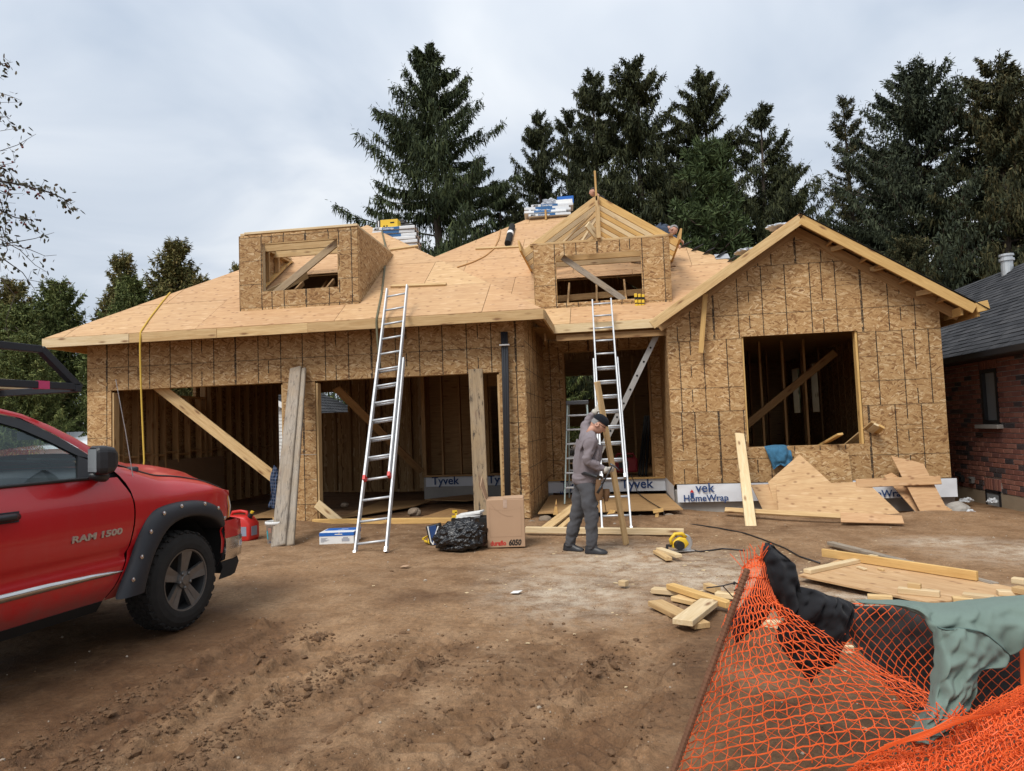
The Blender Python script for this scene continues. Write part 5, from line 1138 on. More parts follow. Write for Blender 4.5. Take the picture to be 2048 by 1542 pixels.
for i, (y0, L, dz) in enumerate(((.95, -.52, 0), (1.12, -.30, .0), (.80, -1.3, 0), (.95, -.75, .043))):
    a, b = tw @ Vector((-4.4, y0, 2.035+dz)), tw @ Vector((L, y0, 2.035+dz)); o = board('plank', a, b, .14, .035, (0, 0, 1), M_WOODP)
    tag(o, ('pale board on the truck rack with its end just short of the front bar', 'pale board reaching farthest forward on the truck rack', 'shortest pale board on the truck rack, nearest the camera', 'pale board lying on top of another on the truck rack')[i], 'board', 'boards carried on the truck rack')
# wheels
def wheel(name):
    ty = MB(); Rr = .405
    ty.lathe([(.25, .0), (.262, -.014), (.30, -.020), (.345, -.012), (.378, .012), (Rr-.012, .035), (Rr-.010, .13), (Rr-.012, .225), (.378, .248), (.30, .28), (.25, .26)], (0, 0, 0), (0, 1, 0), 56)
    r = random.Random(2); N = 34
    for i in range(N):
        for rowi, (yc, w_, ln) in enumerate(((.047, .045, .058), (.092, .036, .050), (.132, .034, .052), (.172, .036, .05), (.215, .045, .058))):
            t = 2*math.pi*(i+(.5 if rowi % 2 else 0)+r.uniform(-.08, .08))/N; R = Matrix.Rotation(-t, 3, 'Y') @ Matrix.Rotation(rad(r.uniform(-16, 16)), 3, 'Z')
            ty.box(Matrix.Rotation(-t, 3, 'Y') @ Vector((Rr-.008, yc, 0)), (.016, w_, ln*r.uniform(.85, 1.08)), R)
        t = 2*math.pi*i/N; ty.box(Matrix.Rotation(-t, 3, 'Y') @ Vector((.384, .022, 0)), (.03, .016, .034), Matrix.Rotation(-t, 3, 'Y') @ Matrix.Rotation(rad(-45), 3, 'Z'))
    rim = MB(); rim.lathe([(.252, .0), (.246, .006), (.238, .02), (.232, .06), (.22, .17)], (0, 0, 0), (0, 1, 0), 48); rim.lathe([(.23, .12), (0, .13)], (0, 0, 0), (0, 1, 0), 30)
    lip = MB(); lip.lathe([(.250, .004), (.252, -.006), (.241, -.004), (.238, .012)], (0, 0, 0), (0, 1, 0), 48)
    for i in range(5):
        t = 2*math.pi*i/5+.25; R = Matrix.Rotation(-t, 3, 'Y')
        for sg in (-1, 1):
            q = [(.045, .028, 0), (.045, .028, sg*.034), (.15, .012, sg*.048), (.243, -.002, sg*.064), (.243, .004, 0), (.15, .020, 0)]
            lip.prism([R @ Vector(p) for p in q], (0, .035, 0))
    lip.lathe([(.072, .03), (.068, .012), (.045, .006), (.04, -.002), (0, -.004)], (0, 0, 0), (0, 1, 0), 24)
    for i in range(5):
        t = 2*math.pi*(i+.5)/5+.25; lip.lathe([(.014, .03), (.014, -.0), (.008, -.006), (0, -.006)], Matrix.Rotation(-t, 3, 'Y') @ Vector((.062, 0, 0)), (0, 1, 0), 8)
    return ty.mesh('tyre'), rim.mesh('rim_barrel'), lip.mesh('rim')
TYM, RBM, RLM = wheel('w'); TYM.materials.append(M_TYRE); RBM.materials.append(M_RIMD); RLM.materials.append(M_RIM)
for me in (RBM,): me.polygons.foreach_set('use_smooth', [True]*len(me.polygons))
for s in (.05, -3.52):
    for far in (0, 1):
        w = bpy.data.objects.new('wheel', TYM); COL.objects.link(w)
        st = Matrix.Rotation(rad(180), 4, 'Z') if far else Matrix.Rotation(rad(.0), 4, 'Z')
        tp(w, Matrix.Translation((s, W2 if far else .0, .405)) @ st @ Matrix.Rotation(rad(20*s), 4, 'Y'))
        link('rim_barrel', RBM, None, w); link('rim', RLM, None, w)
TR_OBJ = TR
# ---------------------------------------------------------------- ladders
def ladder(name, label, foot, top, half, secs, pitch=.33, m=None, cat='ladder', group=None, caps=None, rail=(.03, .075)):
    """secs: (start, end, half width, offset outwards) along foot>top; rails, rungs and shoes are parts"""
    F, T = Vector(foot), Vector(top); D = (T-F).normalized(); t = thing(name, label, cat, F, group=group)
    Wd = Vector(half).normalized(); Wd = (Wd-D*Wd.dot(D)).normalized(); N = Wd.cross(D).normalized()
    if N.y > 0: N = -N
    def loc(o): o.parent = t; o.matrix_basis = Matrix.Translation(-F) @ o.matrix_basis; return o
    for a, b, hw, off, r0 in secs:
        for s in (-1, 1):
            o = loc(board('rail', F+D*a+Wd*s*hw+N*off, F+D*b+Wd*s*hw+N*off, rail[0], rail[1], N, m or M_ALUW, None, .006))
            loc(MB().box(F+D*(a+.03)+Wd*s*hw+N*off, (.07, rail[0]+.008, rail[1]+.006), frame(F, T, N)).build('shoe', caps if (caps and a > .5) else M_ALU))
        x = a+r0
        while x < b-.05:
            loc(MB().tube([F+D*x+Wd*-hw+N*off, F+D*x+Wd*hw+N*off], .0175, 8).build('rung', m or M_ALUW, smooth=True)); x += pitch
    return t
AG = 'ladders leaning on the house'
ladder('extension_ladder', 'long aluminium extension ladder leaning on the garage eave with red plastic caps halfway', (-3.24, 9.02, -.01), (-3.575, 11.49, 3.60), (1, -.1, 0),
       [(0, 3.35, .22, 0, .17), (1.12, 4.98, .185, .06, .37)], caps=M_REDP, group=AG)
for sg in (-1, 1): pass
ladder('extension_ladder', 'aluminium extension ladder leaning on the porch eave behind the man', (.0, 10.65, -.01), (-.085, 13.40, 3.62), (1, .0, 0),
       [(0, 3.5, .215, 0, .27), (.9, 5.0, .18, .06, .36)], caps=None, group=AG)
# step ladder in the porch
t = thing('step_ladder', 'pale green fibreglass step ladder standing open in the porch behind the man', 'ladder', (-.75, 13.4, .12))
def tl(o): o.parent = t; o.matrix_basis = Matrix.Translation(-t.location) @ o.matrix_basis; return o
for s in (-1, 1):
    tl(board('rail', (-.68+s*.27, 13.3, .12), (-.65+s*.19, 13.62, 2.0), .025, .07, (0, -1, 0), M_FIBRE)); tl(board('back_rail', (-.68+s*.25, 14.45, .12), (-.65+s*.17, 13.72, 2.0), .025, .05, (0, -1, 0), M_FIBRE))
for i in range(6):
    q = .16+i*.145; tl(MB().box((-.68+.03*q, 13.3+.32*q, .12+1.88*q), (.54-.16*q, .09, .03)).build('step', M_ALUW, bev=.004)); tl(MB().box((-.67, 14.45-.73*q, .12+1.88*q), (.50-.16*q, .03, .03)).build('spreader', M_ALUW))
tl(MB().box((-.65, 13.66, 2.03), (.44, .2, .08)).build('top_cap', M_STEEL, bev=.01))
# grey ladder standing edge-on in the porch
t = thing('ladder', 'weathered ladder standing edge-on and slanting across the porch, rung holes showing in its rail', 'ladder', (-.6, 14.6, .1))
pa, pb = at(1200, 905, 'y', 14.0), at(1322, 652, 'y', 13.75); pd = (pb-pa).normalized(); pa = pa-pd*(pa.z-.14)/pd.z
tl(board('rail', pa, pb, .025, .11, (pd.z, 0, -pd.x), plain('weathered_aluminium', (.40, .395, .38), .6, .4, .2, .2, 9))); tl(board('rail', pa+Vector((0, .40, 0)), pb+Vector((0, .40, 0)), .025, .10, (pd.z, 0, -pd.x), M_ALU))
L = (pb-pa).length; q = .3
while q < L: 
    c = pa+pd*q; tl(MB().tube([c+Vector((0, -.016, 0)), c+Vector((0, -.0145, 0))], .022, 8).build('rung_hole', M_INK)); tl(MB().tube([c+Vector((0, .02, 0)), c+Vector((0, .4, 0))], .016, 6).build('rung', M_ALU)); q += .30

# ---------------------------------------------------------------- people
def skin(nodes, edges, root, disp=.004, sub=3, seed=0):
    names = list(nodes); me = bpy.data.meshes.new('s'); me.from_pydata([nodes[n][0] for n in names], [(names.index(a), names.index(b)) for a, b in edges], [])
    o = bpy.data.objects.new('s', me); COL.objects.link(o); m = o.modifiers.new('k', 'SKIN'); m.use_smooth_shade = True
    sv = me.skin_vertices[0].data
    for i, n in enumerate(names):
        r = nodes[n][1]*1.24; sv[i].radius = (r, r); sv[i].use_root = n == root
    sb = o.modifiers.new('u', 'SUBSURF'); sb.levels = sub
    bpy.context.view_layer.update(); dg = bpy.context.evaluated_depsgraph_get(); e = o.evaluated_get(dg); m2 = bpy.data.meshes.new_from_object(e); bpy.data.objects.remove(o)
    if disp:
        n = len(m2.vertices); co = np.empty(n*3); m2.vertices.foreach_get('co', co); co = co.reshape(-1, 3); no = np.array([v.normal[:] for v in m2.vertices])
        h = .7*fbm(co[:, 0]*1.0+co[:, 1], co[:, 2]*1.6+co[:, 1]*.7, 7, 2, seed)+.9*(.35-2*np.abs(fbm(co[:, 0]*.5+co[:, 2]*1.1, co[:, 1]*.6-co[:, 2]*.9+co[:, 0]*.8, 11, 2, seed+4))); co = co+no*(h*disp*2)[:, None]; m2.vertices.foreach_set('co', co.ravel())
    m2.polygons.foreach_set('use_smooth', [True]*len(m2.polygons)); return m2
def head_parts(c, fwd, up, sc=1.0):
    """skull with brow, nose, lips, chin and ears; returns mesh data in world axes"""
    f = Vector(fwd).normalized(); u = Vector(up); u = (u-f*u.dot(f)).normalized(); l = u.cross(f); R = Matrix((f, l, u)).transposed(); c = Vector(c); mb = MB()
    P = []
    for i in range(15):
        th = math.pi*i/14; row = []
        for j in range(24):
            ph = 2*math.pi*j/24; x, y, z = math.sin(th)*math.cos(ph), math.sin(th)*math.sin(ph), math.cos(th)
            fx = max(0, x); X = .098*x; Y = .076*y*(1-.22*max(0, -z)); Z = .118*z
            if fx > .5: X += .016*math.exp(-((y/.25)**2)-((z+.12)/.22)**2)*fx+.007*math.exp(-((z-.28)/.12)**2)*fx+.008*math.exp(-((y/.4)**2)-((z+.82)/.2)**2)-.006*math.exp(-((abs(y)-.38)/.16)**2-((z-.1)/.12)**2)+.004*math.exp(-((y/.3)**2)-((z+.5)/.07)**2)
            if x > .2 and z < -.3: X += .02*(-z-.3)
            row.append(c+R @ Vector((X, Y, Z))*sc)
        P.append(row+[row[0]])
    mb.grid(P)
    mb.add([c+R @ Vector(p)*sc for p in ((.088, -.016, -.005), (.088, .016, -.005), (.125, .0, -.032), (.10, .018, -.04), (.10, -.018, -.04), (.10, 0, .02))], [(0, 2, 4), (1, 3, 2), (0, 5, 2), (5, 1, 2), (2, 3, 4)])
    for s in (-1, 1):
        mb.lathe([(0, -.012), (.028, -.008), (.033, 0), (.028, .008), (.012, .004)], c+R @ Vector((-.004, s*.078, -.01))*sc, R @ Vector((.3*-1, s, .1)), 10)
    return mb, R
def hand(mb, w, d, n, curl=1.0, L=.19):
    """five-fingered glove hand: w wrist, d along the hand, n palm normal (fingers curl towards n)"""
    d = Vector(d).normalized(); n = Vector(n); n = (n-d*n.dot(d)).normalized(); s = d.cross(n); w = Vector(w)
    mb.grid([[w+d*a+s*(b*.042)*(1 if a > .02 else .8)+n*c for b, c in ((-1, 0), (-.6, .016), (.6, .016), (1, 0), (.6, -.018), (-.6, -.018), (-1, 0))] for a in (-.01, .03, .06, .095)])
    mb.add([w+d*.095+s*(b*.042)+n*c for b, c in ((-1, 0), (-.6, .016), (.6, .016), (1, 0), (.6, -.018), (-.6, -.018))], [(0, 1, 2, 3, 4, 5)])
    for i, (o, ln) in enumerate(((-.033, .066), (-.011, .078), (.011, .074), (.032, .058))):
        p = w+d*.085+s*o; a = curl*.35; P = [p]
        for q, fr_ in ((0, .42), (1, .33), (2, .25)):
            a += curl*(.55 if q else .25); P.append(P[-1]+(d*math.cos(a)+n*math.sin(a))*ln*fr_)
        mb.tube(P, [.0125, .012, .011, .009], 6)
    p = w+d*.025-s*.036; mb.tube([p, p-s*.022+d*.026+n*.012, p-s*.018+d*.052+n*.030, p-s*.006+d*.068+n*.044], [.015, .0135, .012, .010], 6)
def person(label, J, shirt, pants, hair, shoe=M_BLACK, cap=None, loc=None, group=None, r=1.0, gloves=None):
    V = Vector; t = thing('person', label, 'person', loc, group=group); off = Matrix.Translation(-V(loc))
    def ch(o, par=None): o.parent = par or t; o.matrix_basis = off; return o
    g = lambda n: V(J[n]); hip = (g('hipL')+g('hipR'))/2; neck = g('neck'); mid = hip.lerp(neck, .5)+V(J.get('back', (0, 0, 0)))
    # trousers
    nd = {'p': (hip, .135*r), 'p2': (hip.lerp(mid, .42), .14*r)}; ed = [('p', 'p2')]
    for s in 'LR':
        nd['h'+s] = (g('hip'+s), .105*r); nd['t'+s] = (g('hip'+s).lerp(g('knee'+s), .5), .092*r); nd['k'+s] = (g('knee'+s), .075*r); nd['c'+s] = (g('knee'+s).lerp(g('ankle'+s), .45), .070*r); nd['a'+s] = (g('ankle'+s)+(g('ankle'+s)-g('knee'+s)).normalized()*.05, .058*r)
        ed += [('p', 'h'+s), ('h'+s, 't'+s), ('t'+s, 'k'+s), ('k'+s, 'c'+s), ('c'+s, 'a'+s)]
    ch(link('trousers', skin(nd, ed, 'p', .010, seed=3), pants))
    # shirt
    nd = {'w0': (hip.lerp(mid, -.22), .150*r), 'w': (hip.lerp(mid, .22), .158*r), 'm': (mid, .158*r), 'ch': (mid.lerp(neck, .55)+V(J.get('chf', (0, 0, 0))), .128*r), 'n': (neck.lerp(mid, -.04), .060*r)}; ed = [('w0', 'w'), ('w', 'm'), ('m', 'ch'), ('ch', 'n')]
    for s in 'LR':
        nd['s'+s] = (g('sh'+s), .078*r); nd['u'+s] = (g('sh'+s).lerp(g('el'+s), .5), .064*r); nd['e'+s] = (g('el'+s), .054*r); nd['f'+s] = (g('el'+s).lerp(g('wr'+s), .45), .050*r); nd['v'+s] = (g('wr'+s), .036*r)
        ed += [('ch', 's'+s), ('s'+s, 'u'+s), ('u'+s, 'e'+s), ('e'+s, 'f'+s), ('f'+s, 'v'+s)]
    ch(link('shirt', skin(nd, ed, 'm', .011, seed=8), shirt))
    # body inside, with head and hands
    c, f, u = g('head'), J['face'], J['hup']; mb, R = head_parts(c, f, u)
    mb.tube([neck+(neck-mid).normalized()*-.05, neck.lerp(c, .3), neck.lerp(c, .72)], [.052, .050, .050], 12)
    inner = skin({**{k_: (v_[0], (v_[1] if not hasattr(v_[1], '__len__') else v_[1][0])*.6) for k_, v_ in nd.items()}}, ed, 'm', 0, 1)
    mb.add([v.co[:] for v in inner.vertices], [tuple(p.vertices) for p in inner.polygons])
    for s in 'LR': mb.tube([g('hip'+s), g('knee'+s), g('ankle'+s), g('ankle'+s)+V((0, 0, -.05))], [.05, .045, .036, .036], 10)
    if not gloves:
        for s in 'LR': hand(mb, g('wr'+s), J['hd'+s], J['hn'+s])
    b = ch(mb.build('body', M_SKIN, smooth=True))
    if gloves:
        for s in 'LR': hm = MB(); hand(hm, g('wr'+s), J['hd'+s], J['hn'+s]); hm.tube([g('wr'+s)-V(J['hd'+s]).normalized()*.03, g('wr'+s)+V(J['hd'+s]).normalized()*.02], [.042, .044], 10); ch(hm.build('glove', gloves, smooth=True))
    hp = lambda x, y, z: c+R @ V((x, y, z))
    # eyes, hair
    e = MB()
    for s in (-1, 1): e.lathe([(0, .006), (.008, .003), (.010, 0)], hp(.085, s*.03, .012), R @ V((1, 0, 0)), 8)
    ch(e.build('eyes', M_INK)); 
    P = []
    for i in range(9):
        th = math.pi*.56*i/8; row = []
        for j in range(25):
            ph = 2*math.pi*j/24; x, y, z = math.sin(th)*math.cos(ph), math.sin(th)*math.sin(ph), math.cos(th)
            if x > -.05 and z < .55: x, z = x*.9, max(z, .52)
            k_ = 1.06+.03*math.sin(j*5.1+i*3.3); row.append(hp(.098*x*k_, .076*y*k_*1.02, .118*z*k_))
        P.append(row)
    ch(MB().grid(P).build('hair', hair, smooth=True))
    if cap:
        P = []
        for i in range(8):
            th = math.pi*.5*i/7; P.append([hp(.110*math.sin(th)*math.cos(2*math.pi*j/24)*1.02, .086*math.sin(th)*math.sin(2*math.pi*j/24), .040+.098*math.cos(th)**.8) for j in range(25)])
        cp = ch(MB().grid(P).build('cap', cap, smooth=True)); P = []
        for i in range(4): P.append([hp(.085+i*.034*(1-.25*(q/4)**2), q*.0185, .052-.006*i-.004*abs(q)) for q in range(-4, 5)])
        v = ch(MB().grid(P).build('visor', cap, smooth=True), cp); sm = v.modifiers.new('s', 'SOLIDIFY'); sm.thickness = .006
        ch(MB().lathe([(0, .003), (.016, .002), (.02, -.004)], hp(.045, -.078, .085), R @ V((.3, -1, .45)), 10).build('emblem', M_REDPR), cp)
        gm = MB(); gm.tube([hp(.092, -.045, .012), hp(.102, 0, .012), hp(.092, .045, .012)], .004, 5); gm.tube([hp(.09, -.05, .014), hp(.0, -.083, .012)], .003, 5)
        ch(gm.build('glasses', M_INK))
    # shoes
    for s in 'LR':
        a = g('ankle'+s); d = V(J['foot'+s]).normalized(); up_ = V(J.get('sole', (0, 0, 1))); lat = up_.cross(d).normalized(); hgt = J.get('ah', .09); P = []; S = []
        for q, w_, h in ((-.085, .028, .04), (-.075, .038, .09), (-.02, .042, .11), (.05, .044, .085), (.11, .048, .06), (.165, .04, .045), (.195, .02, .025)):
            b_ = a-up_*hgt+d*q; P.append([b_+lat*(w_*math.cos(x))+up_*(.018+h*max(0, math.sin(x))) for x in np.linspace(0, math.pi, 9)])
        sh = ch(MB().grid(P).build('shoe', shoe, smooth=True))
        out_ = [(-.095, 0), (-.08, .04), (-.02, .044), (.06, .046), (.12, .051), (.175, .042), (.205, 0)]
        poly = [a-up_*hgt+d*x+lat*y for x, y in out_]+[a-up_*hgt+d*x-lat*y for x, y in out_[-2:0:-1]]
        ch(MB().prism(poly, up_*.026).build('sole', M_SOLE), sh)
    return t
Yn, Yf = 8.84, 9.14
P_ = lambda x, y, Y: at(x, y, 'y', Y)
J = dict(hipR=P_(1174, 966, 8.90), hipL=P_(1168, 965, 9.08), kneeR=P_(1184, 1036, 8.86), kneeL=P_(1151, 1039, 9.10), ankleR=P_(1183, 1087, 8.84), ankleL=P_(1139, 1082, 9.10),
         neck=P_(1179, 862, 8.99), head=P_(1197, 849, 9.0), shR=P_(1183, 884, 8.80), shL=P_(1172, 872, 9.16), elR=P_(1171, 922, 8.76), wrR=P_(1211, 940, 8.86), elL=P_(1172, 848, 9.26), wrL=P_(1190, 824, 9.24),
         face=(.80, -.14, -.62), hup=(.6, 0, .8), hdR=(1, .35, .05), hnR=(.0, .9, .5), hdL=(.55, -.1, .8), hnL=(.6, .6, -.5), footR=(1, -.18, .0), footL=(.92, -.4, 0), back=(-.02, 0, .0), chf=(.015, 0, -.02))
for s_ in 'LR': J['ankle'+s_].z = gz(J['ankle'+s_].x, J['ankle'+s_].y)+.080
MAN = person('grey haired man in a navy cap, grey shirt and work trousers holding a board upright', J, M_SHIRT, M_PANTS, M_HAIR, M_BLACK, M_CAP, (-.38, 8.95, 0), gloves=M_GLOVE, r=.98)
mo = Matrix.Translation(-MAN.location)
def mch(o, par=None): o.parent = par or MAN; o.matrix_basis = mo @ o.matrix_basis; return o
mch(MB().tube([P_(1150, 948, 8.98), P_(1170, 947, 8.80), P_(1192, 953, 8.80), P_(1203, 955, 8.95)], .022, 6).build('belt', M_BLACK))
pc = P_(1198, 980, 8.80)
o = MB(); 
for q, (w_, d_) in enumerate(((.10, .03), (.115, .055), (.11, .065), (.07, .04))): pass
P = [[pc+Vector((math.cos(a)*w_, math.sin(a)*d_-.01, .13-.085*q)) for a in np.linspace(0, 2*math.pi, 13)] for q, (w_, d_) in enumerate(((.03, .02), (.045, .035), (.055, .04), (.035, .025)))]
tag(mch(MB().grid(P).build('tool_pouch', M_LEATHER, smooth=True)))
pc2 = P_(1212, 988, 8.86); P = [[pc2+Vector((math.cos(a)*w_, math.sin(a)*d_, .06-.05*q)) for a in np.linspace(0, 2*math.pi, 13)] for q, (w_, d_) in enumerate(((.045, .04), (.05, .04), (.04, .035), (.02, .02)))]
mch(MB().grid(P).build('tool_pouch', M_LEATHER, smooth=True))
H = thing('hammer', 'claw hammer with black grip held in the man\'s gloved right hand', 'hammer', P_(1214, 950, 8.80))
def hh(o): o.parent = H; o.matrix_basis = Matrix.Translation(-H.location) @ o.matrix_basis; return o
hh(MB().tube([P_(1195, 986, 8.76), P_(1205, 968, 8.77)], [.019, .016], 8).tube([P_(1205, 968, 8.77), P_(1224, 933, 8.80)], .010, 8).build('handle', M_BLACK, smooth=True))
hh(MB().tube([P_(1220, 928, 8.80), P_(1226, 931, 8.80), P_(1233, 936, 8.8), P_(1240, 942, 8.81)], [.016, .013, .010, .004], 8).build('head', M_STEEL, smooth=True))
bd = board('stud', at(1252.5, 1089, 'z', 0.0), P_(1194, 763, 9.16), .04, .085, (.75, .9, 0), M_WOOD)
tag(bd, 'upright two by four held by the man, its foot on the mud', 'board')
# worker bent over the rafters behind the right dormer
rfy = lambda y: EZ+RP*(y-13.5)+.03
Q = lambda x, y, Y: at(x, y, 'y', Y)
J = dict(hipR=Q(1296, 486, 15.55), hipL=Q(1292, 484, 15.8), kneeR=Q(1318, 508, 15.35), kneeL=Q(1282, 512, 15.85), ankleR=Q(1333, 529, 15.45), ankleL=Q(1266, 519, 16.0),
         neck=Q(1334, 455, 15.5), head=Q(1346, 460, 15.48), shR=Q(1329, 462, 15.32), shL=Q(1327, 456, 15.72), elR=Q(1341, 480, 15.3), wrR=Q(1352, 488, 15.25), elL=Q(1345, 474, 15.8), wrL=Q(1358, 480, 15.7),
         face=(.75, -.35, -.55), hup=(.45, .1, .9), hdR=(.8, 0, -.5), hnR=(0, .3, -1), hdL=(.8, 0, -.5), hnL=(0, -.3, -1), footR=(.9, -.3, 0), footL=(-.35, .5, -.8), back=(.0, 0, .06))
person('grey haired worker crouching behind the framed dormer gable, head bent', J, M_CNAVY, M_CBLACK, M_HAIR, M_LEATHER, None, (1.0, 15.6, 4.95), r=.92)
# worker behind the ridge board, face turned left
J = dict(hipR=(.05, 18.0, 6.95), hipL=(.05, 18.25, 6.95), kneeR=(.10, 17.75, 6.75), kneeL=(.12, 18.3, 6.8), ankleR=(.25, 17.9, 6.60), ankleL=(.3, 18.3, 6.86),
         neck=(-.05, 18.05, 7.46), head=tuple(Q(1187, 384, 18.0)), shR=(-.02, 17.86, 7.38), shL=(-.02, 18.26, 7.38), elR=(-.1, 17.75, 7.1), wrR=(-.25, 17.72, 6.98), elL=(-.1, 18.35, 7.1), wrL=(-.25, 18.3, 6.98),
         face=(-1, -.12, -.08), hup=(0, 0, 1), hdR=(-.8, 0, -.5), hnR=(0, .3, -1), hdL=(-.8, 0, -.5), hnL=(0, -.3, -1), footR=(-.9, 0, -.2), footL=(-.9, 0, -.2))
person('dark haired worker kneeling behind the framed gable, only his profile showing by the ridge post', J, M_CBLACK, M_CNAVY, M_HAIRD, M_BLACK, None, (0, 18, 6.6), r=.95)
# ---------------------------------------------------------------- timber, boxes and tools round the house
def solo(o, label, cat, group=None, kind=None): return tag(o, label, cat, group, kind)
G_ = lambda x, y, z=0.0: at(x, y, 'z', z)
def gp_(x, y):                              # photo point on the mud surface
    z = 0
    for _ in range(4): p = at(x, y, 'z', z); z = gz(p.x, p.y)
    return at(x, y, 'z', z)
def slab(name, pts, t, m, label, cat, group=None, up=None):
    """flat offcut from its outline points, thickness t below"""
    pts = [Vector(p) for p in pts]; n = Vector((0, 0, 0))
    for i in range(len(pts)): n += pts[i].cross(pts[(i+1) % len(pts)])
    n.normalize(); x = (pts[1]-pts[0]).normalized(); M = axes(pts[0], x, n.cross(x)); Mi = M.inverted()
    lp = [Mi @ p for p in pts]; lp = [Vector((p.x, p.y, 0)) for p in lp]
    o = MB().prism(lp, (0, 0, -t)).build(name, m, mat4=M); 
    return solo(o, label, cat, group)
# old timbers leaning at the garage
for xa, xb, tx, ty, w_, th, dy, lab in ((557, 0, 592, 736, .215, .07, 0, 'thick weathered grey plank leaning on the pier between the garage doors'), (574, 0, 604.5, 738, .15, .06, .06, 'narrower flaking grey plank half hidden behind the thick weathered one')):
    f = G_(xa, 1094, 0.02)+Vector((0, dy, 0)); tp_ = at(tx, ty, 'y', 11.98+dy*.3)
    solo(board('plank', f, tp_, w_, th, (0, -1, .4), M_GREYW, None, .012), lab, 'plank', 'old planks leaning at the garage front')
solo(board('plank', (-2.27, 11.86, -.02), at(951, 738, 'y', 11.98), .25, .045, (0, -1, 0), M_MOULD, None, .006), 'wide mould-stained yellow plank standing beside the dark pipes', 'plank', 'old planks leaning at the garage front')
for i, (x0, w_) in enumerate(((1005.5, 0), (1009.5, 0), (1014, 0))):
    o = MB().tube([at(x0+7-i, 1003, 'y', 11.8), at(x0, 700, 'y', 11.95), at(x0-1.5, 664, 'y', 11.99)], .026, 8).build('pipe', plain('dark_grey_pipe', (.032, .036, .043), .42, .5), smooth=True)
    solo(o, ('leftmost', 'middle', 'rightmost')[i]+' of three long dark grey pipes bound upright at the right garage jamb', 'pipe', 'dark pipes at the garage jamb')
solo(MB().box(at(1009, 690, 'y', 11.90), (.17, .075, .022)).build('binding_tape', M_WHITE), 'pale tape bound round the three upright dark pipes', 'tape')
TG = 'loose boards in front of the house'
solo(board('board', (-5.30, 11.86, .06), (-2.35, 11.74, .055), .10, .09, (0, 0, 1), M_WOODY), 'board lying along the foot of the right garage opening', 'board', TG)
solo(board('board', gp_(480, 1062)+Vector((0, 1.2, .05)), gp_(545, 1062)+Vector((0, 1.2, .05)), .09, .04, (0, 0, 1), M_WOODY), 'short board behind the red can and bucket at the left garage opening', 'board', TG)
a, b = gp_(1052, 1069), gp_(1368, 1073); a.z += .07; b.z += .065
solo(board('board', a, b, .09, .085, (0, 0, 1), M_WOODP), 'long pale four by four lying on the mud behind the man', 'board', TG)
# deck of plywood before the porch, on rubble
a, b, c, d = at(1076, 1026, 'z', .10), at(1366, 1018, 'z', .10), at(1338, 987, 'z', .105), at(1100, 990, 'z', .105); c.x = 1.04
slab('plywood_sheet', [a, a.lerp(b, .47), d.lerp(c, .47), d], .018, M_BROWNW, 'muddy plywood sheet forming the left half of the porch deck', 'plywood', 'porch deck sheets')
slab('plywood_sheet', [a.lerp(b, .475)+Vector((0, 0, .004)), b, c, d.lerp(c, .475)], .018, M_BROWNW, 'muddy plywood sheet forming the right half of the porch deck', 'plywood', 'porch deck sheets')
for x0, y0, x1, y1, w_, t_, lab in ((1088, 1063, 1150, 1012, .17, .04, 'broad board sloping up to the left end of the porch deck'), (1110, 1068, 1160, 1022, .09, .04, 'narrow board beside the broad one below the porch deck')):
    a = gp_(x0, y0); b = at(x1, y1, 'y', a.y+1.5); solo(board('board', a+Vector((0, 0, .02)), b, w_, t_, (0, -.3, 1), M_WOOD), lab, 'board', TG)
a = at(1106, 1030, 'y', 11.6); solo(MB().prism([a, a+Vector((.08, 0, 0)), a+Vector((.065, 0, .26))], (0, .04, 0)).build('stake', M_WOODY), 'pointed wooden stake standing at the left of the porch deck', 'stake')
a = at(1311, 1048, 'y', 11.5); o = MB().bar(a, a+Vector((.04, 0, .2)), .05, .05, (0, 1, 0)).bar(a+Vector((-.03, -.01, .2)), a+Vector((.13, -.01, .225)), .06, .05).build('stake', M_WOODY); solo(o, 'short tee-headed wooden stake below the right end of the porch deck', 'stake')
a = at(1212, 1045, 'y', 11.6); solo(board('board', a, at(1226, 1022, 'y', 11.9), .10, .05, (0, -.5, 1), M_WOODY), 'short block of wood tilted under the porch deck behind the man', 'block', TG)
r_ = np.random.default_rng(77)
def lump_obj(p, s_, lab, grp, m=M_STONE):
    v_, f_ = LUMPS[r_.integers(len(LUMPS))]; bm = bmesh.new(); bmesh.ops.create_icosphere(bm, subdivisions=3, radius=1)
    sx, sy_, sz = r_.uniform(.8, 1.2), r_.uniform(.7, 1.1), r_.uniform(.55, .85); sd_ = int(r_.integers(99))
    for q in bm.verts:
        n = .28*float(fbm(np.array([q.co.x*1.3+q.co.z]), np.array([q.co.y*1.3-q.co.z*.7]), 1.1, 3, sd_)[0])+1; q.co = Vector((q.co.x*sx, q.co.y*sy_, q.co.z*sz))*n*s_
    me = bpy.data.meshes.new('rock'); bm.to_mesh(me); bm.free(); o = link('rock', me, m, None, Matrix.Translation(p) @ Matrix.Rotation(r_.uniform(0, 6), 4, 'Z')); return tag(o, lab, 'rock', grp)
